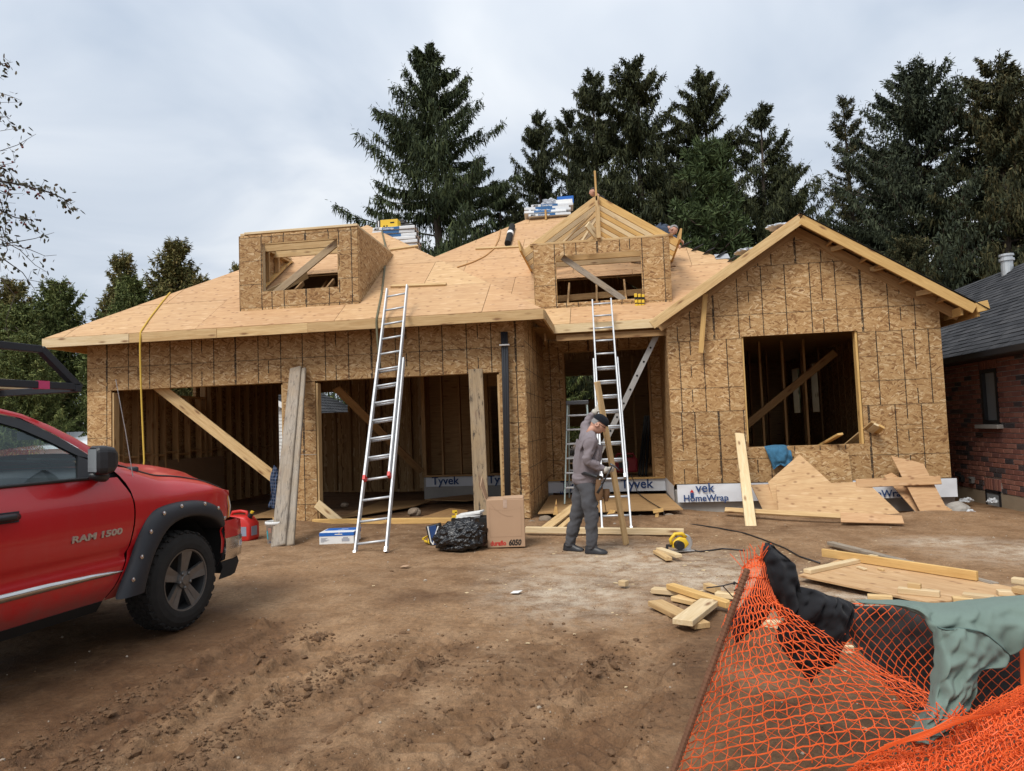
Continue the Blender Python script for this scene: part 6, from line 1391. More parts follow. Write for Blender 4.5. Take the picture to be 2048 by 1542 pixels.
for x, y, s_, lab in ((1340, 1040, .17, 'big muddy rock under the right corner of the porch deck'), (1283, 1042, .13, 'rounded rock under the middle of the porch deck'), (1226, 1040, .12, 'rock beside the tilted block under the porch deck'), (1320, 1046, .07, 'small rock between the tee-headed stake and the big rock'),
                       (1090, 1040, .13, 'rock at the foot of the garage side wall'), (1105, 1046, .09, 'smaller rock right of the one at the garage side wall'), (1064, 1046, .08, 'small rock just right of the cardboard box'), (1160, 1043, .10, 'rock behind the lower legs of the man'), (1370, 1040, .11, 'rock under the left end of the bay foundation'), (1395, 1038, .08, 'small dark rock along the bay foundation'), (1915, 1020, .17, 'pale rough rock at the right corner of the bay foundation')):
    p = at(x, y, 'y', 11.75 if x < 1345 else 12.9); p.z = max(p.z, -.12); lump_obj(p, s_, lab, 'rocks along the porch and foundation', M_CONC if x > 1900 else M_STONE)
for x, y, s_, lab in ((828, 1024, .15, 'boulder inside the right garage opening'), (690, 1010, .10, 'rock in the dark of the right garage opening')): lump_obj(at(x, y, 'z', .05), s_, lab, 'rocks inside the garage')
for pts, lab in ((((672, 1037), (830, 1012), (865, 1000), (760, 1002)), 'muddy plywood lying inside the right garage opening'), (((830, 1040), (900, 1018), (936, 1022), (930, 1040)), 'plywood scrap lying inside the garage behind the black bag'), (((498, 1036), (545, 1020), (575, 1022), (572, 1036)), 'brown board lying inside the left garage opening'), (((850, 1000), (940, 990), (990, 996), (930, 1003)), 'long plywood scrap lying deep inside the garage')):
    slab('plywood_scrap', [at(x, y, 'z', .03) for x, y in pts], .018, M_BROWNW, lab, 'plywood', 'scraps on the garage floor')
a = [at(288, 990, 'x', -9.5), at(450, 1000, 'x', -9.3), at(442, 913, 'x', -9.55), at(288, 922, 'x', -9.55)]
slab('panel', a, .015, plain('brown_hardboard', (.20, .125, .07), .8), 'brown board leaning against the studs inside the left garage opening', 'board')
# box
BX_ = thing('cardboard_box', 'tall brown cardboard box lettered duraflo 6050 with an open flap', 'box', (-1.455, 9.27, 0)); BX_.rotation_euler = (0, 0, rad(7))
o = MB().box((0, .22, .33), (.50, .44, .63)).build('carton', M_CARD, BX_, bev=.006)
MB().prism([(-.25, .0, .645), (-.25, .42, .645), (-.315, .42, .93), (-.315, .0, .84)], (-.008, 0, 0)).build('flap', M_CARD, BX_)
MB().prism([(-.02, .03, .648), (.24, .02, .648), (.24, .3, .665), (-.02, .3, .66)], (0, 0, .005)).build('flap', M_CARD, BX_)
MB().box((0, -.003, .59), (.05, .004, .11)).build('tape', plain('clear_tape', (.46, .33, .25), .25, .5), BX_)
mb = MB()
for i in range(30): mb.box((-.205+i*.0141, -.0022, .155), (.007, .002, .003))
for i in range(27):
    for s in (-1, 1): mb.box((s*.208, -.0022, .165+i*.0145), (.003, .002, .007))
for i in range(16): t = -1+i/7.5; mb.box((t*.2, -.0022, .50+.03*t*t), (.007, .002, .003))
for i in range(20): t = -1+i/13.; mb.box((t*.2, -.0022, .42+.10*(t-.35)**2), (.009, .002, .003))
MB_ = mb.build('perforation', plain('perforation_line', (.26, .165, .10), .9), BX_)
Rx = Matrix(((1, 0, 0, 0), (0, 0, -1, 0), (0, 1, 0, 0), (0, 0, 0, 1)))
text('lettering', 'duraflo', .085, Matrix.Translation((-.212, -.003, .045)) @ Rx, M_REDPR, BX_, .0006, 0, .86, .0028); text('lettering', '6050', .105, Matrix.Translation((.028, -.003, .04)) @ Rx, M_INK, BX_, .0006, .25, .78, .0038)
# rubbish bag
bm = bmesh.new(); bmesh.ops.create_icosphere(bm, subdivisions=6, radius=1)
co = np.array([v.co[:] for v in bm.verts]); a = .34*np.abs(fbm(co[:, 0]*1.2+co[:, 2]*.4, co[:, 1]*1.2+co[:, 2]*1.1, 1.5, 4, 5, .55)); rdg = .20*np.abs(fbm(co[:, 0]-co[:, 2], co[:, 1]*.6+co[:, 2]*.9, 2.6, 3, 15))+.09*np.abs(fbm(co[:, 0]*.8+co[:, 1], co[:, 2]*1.3-co[:, 0]*.5, 6, 3, 19)); kk = 1.16-a-rdg
for v, q in zip(bm.verts, kk): v.co = Vector((v.co.x*.40*q+.05*v.co.z, v.co.y*.32*q, max(-.14, v.co.z*(.31 if v.co.z > 0 else .17)*q+(.07*max(0, v.co.x) if v.co.z > 0 else 0))))
me = bpy.data.meshes.new('bag'); bm.to_mesh(me); bm.free(); k = NT('black_bag_film', .16, .6); k.P('Base Color', (.006, .006, .007)); v = k.obj(); k.bump(k.noise(v, 16, 5, .6, 1.5), .7, .02)
o = link('rubbish_bag', me, k.m, None, Matrix.Translation((-2.06, 9.22, .12)) @ Matrix.Scale(.86, 4)); me.polygons.foreach_set('use_smooth', [True]*len(me.polygons)); solo(o, 'crumpled shiny black rubbish bag beside the cardboard box', 'bag')
t = thing('toolbox_lid', 'navy and black striped box standing behind the left of the rubbish bag', 'box', (-2.50, 9.6, .0))
MB().box((0, 0, .15), (.2, .12, .28), Euler((0, rad(-12), 0)).to_matrix()).build('shell', M_BLACK, t, bev=.01); MB().box((.0, -.065, .15), (.10, .006, .26), Euler((0, rad(-12), 0)).to_matrix()).build('panel', M_NAVY, t); MB().tube([(-.09, -.07, .27), (-.05, -.07, .06), (-.02, -.07, .02)], .010, 6).tube([(.06, -.07, .27), (.02, -.07, .16), (-.02, -.07, .02)], .012, 6).build('piping', M_WHITE, t)
solo(MB().tube([at(846, 1078, 'z', .1), at(856, 1072, 'z', .12), at(860, 1086, 'z', .04), at(850, 1082, 'z', .03)], .018, 6).build('clamp', M_YEL), 'small yellow clamp on the mud left of the navy striped box', 'clamp')
for i in range(3): solo(MB().box((0, 0, 0), (.36, .26, .03)).build('panel', M_WHITE, mat4=Matrix.Translation(Vector((-2.14+.02*i, 10.1, .30+.034*i))) @ Matrix.Rotation(rad(8-6*i), 4, 'Z') @ Matrix.Rotation(rad(-8), 4, 'Y'), bev=.004), ('lowest', 'middle', 'topmost')[i]+' white panel of the small stack behind the rubbish bag', 'panel', 'white panels behind the rubbish bag')
solo(MB().box((-2.04, 10.1, .27), (.62, .34, .10)).box((-2.04, 10.1, .11), (.5, .3, .22)).build('crate', M_DARK), 'dark crate carrying the white panels behind the rubbish bag', 'crate')
a = at(910, 1033, 'y', 10.0); o = MB().box(a+Vector((0, 0, .07)), (.07, .02, .04)).box(a+Vector((.018, 0, .035)), (.03, .02, .06)).box(a+Vector((-.01, 0, .0)), (.07, .03, .03)).build('clamp', M_YEL); solo(o, 'yellow spring clamp standing on the white panels', 'clamp')
# blue and white fixture box
t = thing('fixture_box', 'flat blue and white carton lying left of the long ladder', 'box', (-4.03, 9.95, .01), (0, 0, rad(7)))
MB().box((0, 0, .085), (.50, .42, .17)).build('carton', M_WHITE, t, bev=.004); MB().box((0, -.2115, .142), (.502, .004, .05)).box((.2515, 0, .142), (.004, .42, .05)).build('blue_band', M_BLUE, t); MB().box((.02, .095, .1715), (.49, .24, .004)).build('blue_lid', M_BLUE, t)
mb = MB()
for i, L in enumerate((.10, .07, .12, .09, .05)): mb.box((-.23+L/2, -.2125, .09-i*.013), (L, .003, .005))
mb.box((.13, -.2125, .06), (.11, .003, .04)).box((.13, -.2125, .09), (.07, .003, .02)); mb.build('print', plain('grey_print', (.35, .36, .40), .7), t)
MB().box((.03, -.214, .140), (.11, .003, .012)).box((.02, -.01, .1735), (.10, .012, .003)).box((.05, .09, .1745), (.10, .012, .003)).build('print_bars', M_WHITE, t); MB().prism([(.03, -.2145, .152), (.05, -.2145, .158), (.035, -.2145, .166)], (0, -.002, 0)).build('print_mark', M_YEL, t)
# bucket
t = thing('bucket', 'white plastic pail with a printed label in front of the left garage opening', 'bucket', (-4.98, 9.85, 0)); bk = MB().lathe([(0, .01), (.125, .0), (.145, .30), (.158, .30), (.158, .34), (.150, .345), (.146, .335), (.14, .29), (.12, .02), (0, .02)], (0, 0, 0), n=32).build('pail', M_WHITE, t, smooth=True)
def patch(r0, r1, z0, z1, a0, a1, nm, m, o_=.002):
    P = [[((r0+(r1-r0)*(z/.30)+o_)*math.cos(a), (r0+(r1-r0)*(z/.30)+o_)*math.sin(a), z) for a in np.linspace(a0, a1, 9)] for z in (z0, z1)]; return MB().grid(P).build(nm, m, t)
TEAL = plain('teal_print', (.04, .33, .40), .5); patch(.125, .145, .09, .22, -2.35, -2.08, 'label', TEAL); patch(.125, .145, .09, .22, -1.5, -1.25, 'label', TEAL); patch(.125, .145, .19, .26, -2.0, -1.6, 'label', plain('tan_print', (.35, .18, .13), .6)); patch(.125, .145, .05, .06, -2.0, -1.55, 'label', M_NAVY)
# red can
t = thing('petrol_can', 'red plastic petrol can with a yellow and black spout behind the truck bumper', 'can', (-5.74, 10.25, 0), (0, 0, rad(-6)))
MB().prism([(-.24, -.14, 0), (.2, -.14, 0), (.22, -.14, .06), (.215, -.14, .27), (.12, -.14, .38), (-.16, -.14, .40), (-.24, -.14, .32)], (0, .28, 0)).build('tank', M_REDP, t, bev=.035, smooth=True)
MB().tube([(-.2, 0, .36), (-.16, 0, .44), (-.02, 0, .455), (.08, 0, .44), (.10, 0, .36)], .024, 8).build('handle', M_REDP, t, smooth=True); MB().tube([(.13, 0, .36), (.17, 0, .42)], .038, 10).build('cap', M_BLACK, t); MB().tube([(.17, 0, .42), (.185, 0, .45)], .025, 8).build('spout', M_YEL, t); MB().box((.225, -.02, .16), (.004, .14, .14)).build('label', plain('can_label', (.25, .27, .34), .6), t); MB().box((.12, -.142, .16), (.10, .004, .14)).build('label', plain('can_label2', (.25, .27, .34), .6), t)
# plaid jacket on the brace
def cloth_grid(P, name, m, label, cat, th=.006, sub=1, wr=.0, seed=0, parent=None):
    n, mm = len(P), len(P[0]); Q = [[Vector(p) for p in r] for r in P]
    def cr(a, b, c, d, t): return .5*((2*b)+(c-a)*t+(2*a-5*b+4*c-d)*t*t+(3*b-a-3*c+d)*t**3)
    K = 6; R1 = []
    for r in Q:
        row = []
        for j in range(mm-1):
            a, b, c, d = r[max(0, j-1)], r[j], r[j+1], r[min(mm-1, j+2)]
            for q in range(K): row.append(cr(a, b, c, d, q/K))
        row.append(r[-1]); R1.append(row)
    R2 = []
    for i in range(n-1):
        for q in range(K): R2.append([cr(R1[max(0, i-1)][j], R1[i][j], R1[i+1][j], R1[min(n-1, i+2)][j], q/K) for j in range(len(R1[0]))])
    R2.append(R1[-1])
    if wr:
        for i, r in enumerate(R2):
            for j, p in enumerate(r): h = float(fbm(np.array([j*.42+i*.13]), np.array([i*.10]), 1.0, 2, seed)[0]+.55*fbm(np.array([j*.5-i*.45]), np.array([i*.5+j*.2]), 1.0, 2, seed+9)[0]); rg = .22-abs(float(fbm(np.array([j*.30+i*.11+seed]), np.array([i*.16-j*.10]), 1.0, 3, seed+5)[0])); p.y -= wr*(rg*6+h*1.0); p.x += wr*h*.5; p.z += wr*rg
    o = MB().grid(R2).build(name, m, parent, smooth=True); s_ = o.modifiers.new('s', 'SOLIDIFY'); s_.thickness = th; s_.offset = 0
    b = o.modifiers.new('u', 'SUBSURF'); b.levels = b.render_levels = sub
    return (solo(o, label, cat) if label else o), R2
Y = lambda x, y, d: at(x, y, 'y', d)
cloth_grid([[Y(549, 930, 11.98), Y(554, 936, 11.9), Y(560, 942, 11.98)], [Y(541, 955, 11.97), Y(552, 958, 11.86), Y(562, 960, 11.97)], [Y(543, 985, 11.97), Y(551, 985, 11.86), Y(562, 985, 11.97)], [Y(536, 1015, 11.99), Y(548, 1017, 11.88), Y(562, 1015, 11.98)]], 'jacket', M_PLAID, 'dark blue plaid jacket hanging at the lower end of the diagonal garage brace', 'jacket', wr=.02)
# blue jacket on the window sill
cloth_grid([[Y(1528, 893, 13.42), Y(1545, 890, 13.46), Y(1568, 890, 13.46), Y(1580, 895, 13.42)], [Y(1533, 902, 13.31), Y(1550, 898, 13.28), Y(1570, 900, 13.28), Y(1584, 910, 13.31)], [Y(1541, 922, 13.30), Y(1556, 918, 13.24), Y(1573, 921, 13.25), Y(1586, 928, 13.31)], [Y(1546, 940, 13.31), Y(1560, 930, 13.25), Y(1572, 934, 13.27), Y(1587, 922, 13.31)]], 'jacket', M_CBLUE, 'blue sweatshirt hanging over the sill of the bay window opening', 'jacket', wr=.02, seed=4)
# boards poking out of the bay window
BGR = 'boards resting in the bay window opening'
solo(board('board', Y(1634, 895, 13.9), Y(1681, 868, 13.15), .11, .04, (0, -.3, 1), M_WOODY), 'short board sticking out of the bay window opening by itself', 'board', BGR)
for i, (x0, y0, x1, y1, w_, dd, lab) in enumerate(((1690, 893, 1748, 845, .09, 13.15, 'uppermost of the bundle of boards at the right of the bay window sill'), (1702, 895, 1755, 850, .12, 13.13, 'middle board of the bundle at the right of the bay window sill'), (1722, 892, 1764, 853, .10, 13.1, 'lowest board of the bundle at the right of the bay window sill'))):
    solo(board('board', Y(x0, y0, 14.1), Y(x1, y1, dd), w_, .04, (.4, -.6, .8), (M_WOOD, M_WOODP, M_WOODY)[i]), lab, 'board', BGR)
solo(MB().box(Y(1573, 893, 13.45), (.09, .06, .02)).build('tape_roll', M_WHITE, bev=.004), 'small white packet on the bay window sill right of the blue sweatshirt', 'packet')
# sheets and boards leaning on the bay
SG = 'plywood and board offcuts leaning on the bay'
def lean(pts, lab, m=M_PLY, t=.014, nm='plywood_offcut'):
    return slab(nm, [Y(x, y, d) for x, y, d in pts], t, m, lab, 'plywood', SG)
solo(board('board', gp_(1502, 1052)+Vector((0, 0, -.02)), Y(1479, 868, 13.28), .16, .04, (0, -1, .3), M_WOODP), 'pale board leaning upright left of the bay window', 'board', SG)
lean([(1706, 972, 13.3), (1580, 972, 13.3), (1590, 902, 13.36), (1696, 899, 13.36)], 'strand board sheet leaning below the bay window behind the plywood', M_OSBP)
lean([(1552, 1020, 12.75), (1700, 1000, 12.8), (1655, 958, 13.0), (1600, 906, 13.25), (1535, 968, 13.1)], 'plywood triangle leaning just below the blue sweatshirt')
lean([(1527, 1022, 12.7), (1565, 1025, 12.7), (1590, 960, 13.0), (1500, 975, 13.1)], 'pinkish plywood scrap at the left of the leaning sheets')
lean([(1558, 1033, 12.4), (1816, 1042, 12.3), (1733, 962, 12.9), (1552, 972, 12.9)], 'largest plywood sheet, cut slanting at its right end, leaning below the bay window')
lean([(1848, 1042, 12.5), (1905, 1020, 12.75), (1785, 942, 13.2), (1765, 957, 13.2)], 'narrow darker plywood scrap behind the slanting one at the right of the bay')
lean([(1852, 1045, 12.3), (1907, 1043, 12.3), (1846, 928, 13.1), (1783, 910, 13.2)], 'pale plywood piece leaning slantwise at the right end of the bay')
solo(board('board', Y(1712, 967, 12.86), Y(1882, 960, 12.72), .145, .03, (0, -1, .3), M_PLY), 'plywood strip laid level across the leaning pieces at the right of the bay', 'board', SG)
solo(board('board', gp_(1450, 1030)+Vector((0, 0, .08)), gp_(1785, 1048)+Vector((0, -.1, .08)), .10, .035, (0, -.7, 1), M_WOOD), 'long board lying on the mud along the foot of the leaning sheets', 'board', SG)
a, b = gp_(1680, 1050)+Vector((0, -.05, .05)), gp_(1806, 1053)+Vector((0, -.05, .05)); slab('plywood_offcut', [a, b, b+Vector((.02, .12, .10)), a+Vector((.05, .16, .12))], .014, M_PLY, 'short plywood strip lying in front of the long board below the bay', 'plywood', SG)
# plywood on the ground, two by fours and cut blocks
def gslab(pts, z, t, m, lab, nm, cat, grp): return slab(nm, [at(x, y, 'z', z) for x, y in pts], t, m, lab, cat, grp)
gslab([(1597, 1150), (1850, 1203), (2120, 1195), (1950, 1158), (1700, 1110)], .06, .018, M_PLY, 'plywood sheet lying on the mud at the right, dusted with sawdust', 'plywood_sheet', 'plywood', 'sheets on the ground')
LG = 'two by fours and offcuts on the ground'
def gb(x0, y0, x1, y1, w_, t_, z, lab, m=M_WOODP, up=(0, 0, 1), nm='board', cat='board'):
    return solo(board(nm, at(x0, y0, 'z', z+t_/2), at(x1, y1, 'z', z+t_/2), w_, t_, up, m), lab, cat, LG)
gb(1660, 1086, 1990, 1170, .085, .04, .03, 'two by four running along the far edge of the plywood sheet, grey side up', M_GREYW)
gb(1645, 1105, 1955, 1152, .04, .085, .065, 'two by four lying on edge along the back of the plywood sheet', M_WOODY)
gb(1614, 1143, 1750, 1113, .085, .04, .062, 'pale two by four with mitred end across the left corner of the plywood sheet')
for x0, y0, x1, y1, w_, t_, z, lab in ((1796, 1180, 1880, 1188, .07, .05, .06, 'flat block lying alone on the plywood sheet'), (1816, 1170, 1842, 1173, .05, .045, .105, 'small block resting on top of the flat block'), (1716, 1134, 1731, 1139, .04, .02, .062, 'tiny pale offcut near the mitred two by four'), (1757, 1137, 1767, 1140, .03, .02, .062, 'tiny square offcut on the middle of the plywood sheet'),
                                        (1735, 1193, 1785, 1196, .06, .04, .02, 'block just in front of the plywood sheet'), (1905, 1198, 1945, 1200, .08, .04, .06, 'block near the sage sweatshirt on the plywood'), (1925, 1190, 1990, 1197, .09, .04, .06, 'longer block above the sage sweatshirt'), (1995, 1185, 2045, 1187, .08, .04, .06, 'block at the right edge on the plywood'), (2025, 1160, 2065, 1165, .08, .05, .06, 'upper block at the right edge on the plywood'), (2030, 1178, 2070, 1186, .09, .05, .09, 'block stacked at the right edge')):
    gb(x0, y0, x1, y1, w_, t_, z, lab, random.choice((M_WOODP, M_WOOD)), nm='wood_block', cat='block')
for x0, y0, x1, y1, w_, t_, z, lab, m in ((1310, 1205, 1405, 1252, .14, .045, 0, 'longest flat block at the bottom of the offcut heap', M_WOOD), (1365, 1245, 1420, 1203, .16, .045, .05, 'thick pale block lying on top of the offcut heap', M_WOODP), (1340, 1172, 1460, 1210, .09, .05, .05, 'long yellow two by four end lying across the offcut heap', M_WOODY), (1305, 1180, 1372, 1186, .10, .045, .0, 'pale block at the back left of the offcut heap', M_WOODP), (1350, 1195, 1395, 1205, .12, .04, .0, 'brownish block in the middle of the offcut heap', M_WOOD), (1432, 1188, 1475, 1192, .10, .045, 0, 'block at the right of the offcut heap behind the rebar', M_WOODP), (1412, 1172, 1436, 1180, .07, .06, 0, 'upright little triangle-like offcut behind the heap', M_WOOD),
                                           (1312, 1103, 1338, 1118, .08, .04, 0, 'left of the two short blocks by the circular saw', M_WOOD), (1318, 1098, 1358, 1112, .08, .04, .03, 'right of the two short blocks by the circular saw', M_WOODP), (1240, 1165, 1254, 1167, .07, .05, 0, 'small square block lying alone left of the offcut heap', M_WOODP), (1525, 1245, 1560, 1250, .07, .05, .0, 'block seen through the net under the black garment', M_WOODP), (1688, 1292, 1700, 1300, .06, .05, 0, 'small block seen through the net edge', M_WOODP)):
    gb(x0, y0, x1, y1, w_, t_, z, lab, m, nm='wood_block', cat='block')
# circular saw
t = thing('circular_saw', 'yellow circular saw with a grey guard lying on the mud', 'saw', tuple(gp_(1362, 1104)), (0, 0, rad(14)))
MB().box((0, 0, .02), (.30, .15, .008)).build('base_plate', M_ALU, t); MB().lathe([(0, -.02), (.10, -.02), (.112, -.012), (.112, .012), (.10, .02), (0, .02)], (.05, .035, .105), (0, 1, 0), 28).build('guard', M_ALU, t)
MB().prism([(-.12, -.05, .06), (.04, -.05, .04), (.10, -.05, .10), (.06, -.05, .17), (-.02, -.05, .19), (-.10, -.05, .14)], (0, .07, 0)).build('housing', M_YEL, t, bev=.018, smooth=True); MB().tube([(-.12, -.01, .10), (-.13, -.01, .16), (-.07, -.01, .225), (.02, -.01, .225), (.07, -.01, .18)], .022, 8).build('handle', M_YEL, t, smooth=True); MB().tube([(-.05, -.04, .10), (-.05, -.14, .10)], .055, 14).build('motor', M_BLACK, t); MB().tube([(-.12, .0, .08), (-.17, 0, .09), (-.18, 0, .03)], .02, 8).build('knob', M_BLACK, t)
def cord(pts, r, m, lab, nm, lift=.012, cat='cord'):
    P = []
    for i in range(len(pts)-1):
        a, b = pts[i], pts[i+1]
        for q in range(6): P.append((a[0]+(b[0]-a[0])*q/6, a[1]+(b[1]-a[1])*q/6))
    P.append(pts[-1]); W3 = [gp_(x, y)+Vector((0, 0, lift)) for x, y in P]
    W3 = [(W3[max(0, i-1)]+W3[i]*2+W3[min(len(W3)-1, i+1)])/4 for i in range(len(W3))]
    return solo(MB().tube(W3, r, 6).build(nm, m, smooth=True), lab, cat)
cord([(1378, 1101), (1400, 1105), (1425, 1102), (1445, 1099), (1470, 1101), (1490, 1103)], .009, M_BLACK, 'short black lead running from the circular saw', 'saw_cord')
pts = [Y(1262, 950, 15.3), Y(1275, 985, 15.0), at(1283, 993, 'z', .12), at(1300, 1005, 'z', .12), at(1325, 1020, 'y', 12.2), gp_(1332, 1040), gp_(1345, 1046), gp_(1400, 1052), gp_(1440, 1058), gp_(1490, 1068), gp_(1530, 1082), gp_(1570, 1098), gp_(1600, 1115), gp_(1640, 1128)]
solo(MB().tube([p+Vector((0, 0, .012)) for p in pts], .009, 6).build('power_cord', M_BLACK, smooth=True), 'long black extension cord trailing from the porch across the mud', 'cord')
# generator inside the porch
t = thing('generator', 'red portable generator on the floor just inside the porch doorway', 'generator', (.27, 16.6, .39)); MB().box((0, 0, .24), (.55, .42, .34)).build('housing', plain('generator_red', (.30, .03, .035), .5), t, bev=.05); MB().tube([(-.22, -.1, .4), (-.18, -.1, .5), (.18, -.1, .5), (.22, -.1, .4)], .025, 8).build('handle', plain('generator_red2', (.30, .03, .035), .5), t); MB().lathe([(.14, -.04), (.14, .04)], (.33, 0, .16), (0, 1, 0), 20).build('wheel', M_DARK, t); MB().box((-.05, -.215, .26), (.22, .01, .16)).build('panel', M_BLACK, t)
for i, (x0, x1) in enumerate(((.55, .8), (.62, .84), (.70, .90))): solo(MB().tube([(x0, 16.0, .42), (x1, 17.2, 1.75)], .03, 8).build('pipe', M_DARK), ('left', 'middle', 'right')[i]+' of three dark pipes leaning inside the porch doorway', 'pipe', 'pipes inside the porch')
# things on the roof
gn = Vector((0, -RP, 1)).normalized()
onG = lambda x, y, h=0: onpl(x, y, (0, EY, EZ), (0, -RP, 1))+gn*h
onM = lambda x, y, h=0: onpl(x, y, (0, 13.5, EZ), (0, -RP, 1))+gn*h
RG = 'battens nailed on the roof'
for f_, a, b, lab in ((onG, (783, 576), (893, 572), 'short batten nailed across the roof beside the top of the long ladder'), (onG, (778, 503), (837, 495), 'short batten nailed below the left shingle stack'), (onM, (952, 500), (1042, 496), 'batten nailed on the main roof below the felt roll')):
    solo(board('batten', f_(*a, .035), f_(*b, .035), .085, .04, gn, M_WOOD), lab, 'batten', RG)
o = MB().tube([onM(1016, 493, .08), onM(1025, 458, .08)], .085, 16).build('roll', M_DARK); t = thing('felt_roll', 'dark roll of roofing felt with a white band lying on the main roof', 'roll', tuple(onM(1020, 475, .08)))
o.parent = t; o.matrix_basis = Matrix.Translation(-t.location); q0, q1 = onM(1016, 493, .08), onM(1025, 458, .08); o = MB().tube([q0.lerp(q1, .47), q0.lerp(q1, .60)], .088, 16).build('band', M_WHITE, t); o.matrix_basis = Matrix.Translation(-t.location)
# shingle bundles
M_WRAP = plain('bundle_wrap', (.60, .62, .64), .35, .5, var=.1, scale=5)
def bundle(c, rot, lab, grp, blue=True, ln=1.02, txt=None, wd=.36, ends=False):
    t = thing('shingle_bundle', lab, 'shingles', c, rot, grp); MB().box((0, 0, .04), (ln, wd, .075)).build('wrap', M_WRAP, t, bev=.012)
    if blue: MB().box((-.07, -wd/2-.0015, .04), (.42, .003, .062)).build('print', plain('blue_wrap_print', (.025, .11, .27), .5), t)
    if txt: text('lettering', txt, .06, Matrix.Translation((-.26, -wd/2-.004, .018)) @ Rx, M_WHITE, t, .0005, 0, 1, .001); text('lettering', 'IKO', .06, Matrix.Translation((-.47, -wd/2-.004, .018)) @ Rx, M_INK, t, .0005, .2, 1.1, .003)
    if ends:
        mb = MB()
        for i in range(2): mb.prism([(ln/2-.001+.001, -wd/2+.02+i*wd/2, .008), (ln/2, -wd/2+.15+i*wd/2, .008), (ln/2, -wd/2+.15+i*wd/2, .07), (ln/2, -wd/2+.02+i*wd/2, .07)], (.004, 0, 0))
        mb.build('shingle_end', plain('shingle_end_brown', (.05, .035, .035), .9), t)
    return t
S1 = 'shingle bundles stacked on the garage hip'
base = at(796, 499, 'y', 15.9); ordn = ('lowest', 'second from the bottom', 'third from the bottom', 'fourth from the bottom', 'third from the top', 'second from the top', 'topmost')
for i in range(6): bundle(base+Vector((.035*(i % 2)-.03*i*.4, -.02*(i % 3), .083*i)), (0, 0, rad(3-2*(i % 2))), ordn[i]+' white wrapped shingle bundle stacked on the garage roof hip', S1, i > 2, 1.02, 'Cambridge' if i == 5 else None, .40, True)
bq = base-Vector((0, 0, .47)); solo(MB().prism([bq+Vector(q_) for q_ in ((-.35, -.2, .12), (.4, -.2, -.12), (.4, .25, -.12), (-.35, .25, .12))], (0, 0, .45)).build('roof_bracket', M_WOOD), 'plywood wedge carrying the left shingle stack level on the hip', 'wedge')
topz = base.z+.083*6; t = thing('nail_box', 'yellow and black carton standing on the left shingle stack', 'box', (base.x-.22, base.y-.05, topz)); MB().box((.07, 0, .095), (.42, .25, .19)).build('carton', M_YEL, t, bev=.004); MB().box((-.19, 0, .095), (.10, .25, .19)).build('carton_end', M_BLACK, t); MB().box((-.185, -.127, .10), (.025, .003, .14)).build('print', M_WHITE, t); MB().box((.15, -.127, .11), (.1, .003, .03)).box((-.05, -.127, .035), (.04, .003, .03)).box((.02, -.127, .035), (.04, .003, .03)).build('print_marks', M_INK, t)
for i, (w_, dx_) in enumerate(((.95, -.15), (.9, -.13), (.86, -.10), (.50, -.12), (.42, -.1))): solo(MB().box((0, 0, 0), (w_, .30, .052)).build('underlay_pack', M_BLACK, mat4=Matrix.Translation((base.x+dx_, base.y+.32, topz+.03+.055*i)) @ Matrix.Rotation(rad(2*(-1)**i), 4, 'Z'), bev=.012), ('lowest', 'second', 'middle', 'fourth', 'top')[i]+' flat black pack in the pile behind the yellow carton on the roof', 'pack', 'black packs on the left shingle stack')
S2 = 'shingle bundles stacked near the main roof peak'
b2 = onM(1100, 436, .0)+Vector((-.02, .1, .0)); 
for i in range(5):
    q = bundle(b2+Vector((.035*(i-2)*(1 if i > 1 else 0)+.06*(-1)**i-.05, .02*(i-2)+.05*(i > 1), .070*i+(.02 if i > 1 else 0))), (rad(-14 if i == 1 else -4), 0, rad(4)), ('lowest', 'second', 'middle', 'fourth', 'topmost')[i]+' bundle of the shingle stack near the main roof peak', S2, True, 1.05 if i != 3 else 1.12, 'Cambridge' if i in (0, 2, 4) else None, .42); q.scale = (1.12, 1.12, 1.0)
solo(board('bracket', onM(1092, 441, .02), onM(1092, 441, .02)+Vector((0, -.02, .28)), .05, .05, (0, -1, 0), M_WOODY), 'short wooden cleat standing in front of the shingle stack near the peak', 'cleat')
t = thing('open_carton', 'blue carton with its lid up behind the shingle stack near the main roof peak', 'box', tuple(b2+Vector((.42, .3, .42)))); MB().box((0, 0, .08), (.46, .3, .16)).build('carton', M_WHITE, t); MB().box((.02, .16, .24), (.47, .012, .22)).build('lid', M_BLUE, t); MB().box((.02, .15, .25), (.10, .006, .02)).build('print', M_WHITE, t)
def crumple(name, c, s_, m, lab, cat, seed):
    bm = bmesh.new(); bmesh.ops.create_icosphere(bm, subdivisions=4, radius=1); co = np.array([v.co[:] for v in bm.verts]); h = fbm(co[:, 0]+co[:, 2]*.6, co[:, 1]+co[:, 2]*.9, 1.9, 4, seed, .6)
    for v, q in zip(bm.verts, h): v.co = Vector((v.co.x*s_[0], v.co.y*s_[1], max(-.25, v.co.z)*s_[2]))*(1+.75*q)
    me = bpy.data.meshes.new(name); bm.to_mesh(me); bm.free(); return solo(link(name, me, m, None, Matrix.Translation(c)), lab, cat)
crumple('plastic_bag', b2+Vector((.02, .3, .50)), (.22, .15, .17), plain('grey_film', (.36, .38, .42), .3, .5), 'crumpled grey plastic film on the shingle stack near the main roof peak', 'bag', 3)
bz = lambda x: AZ-BP*(AX-x)+.02
for i, x_ in ((0, 2.62), (2, 3.24)): crumple('plastic_bag', (x_, 13.5, bz(x_)+.05+.015*i), (.15+.03*i, .2, .055), plain('white_film', (.55, .58, .62), .4, .5), ('lower', 'middle', 'upper')[i]+' crumpled white wrapper lying on the left slope of the bay roof', 'bag', 5+i)
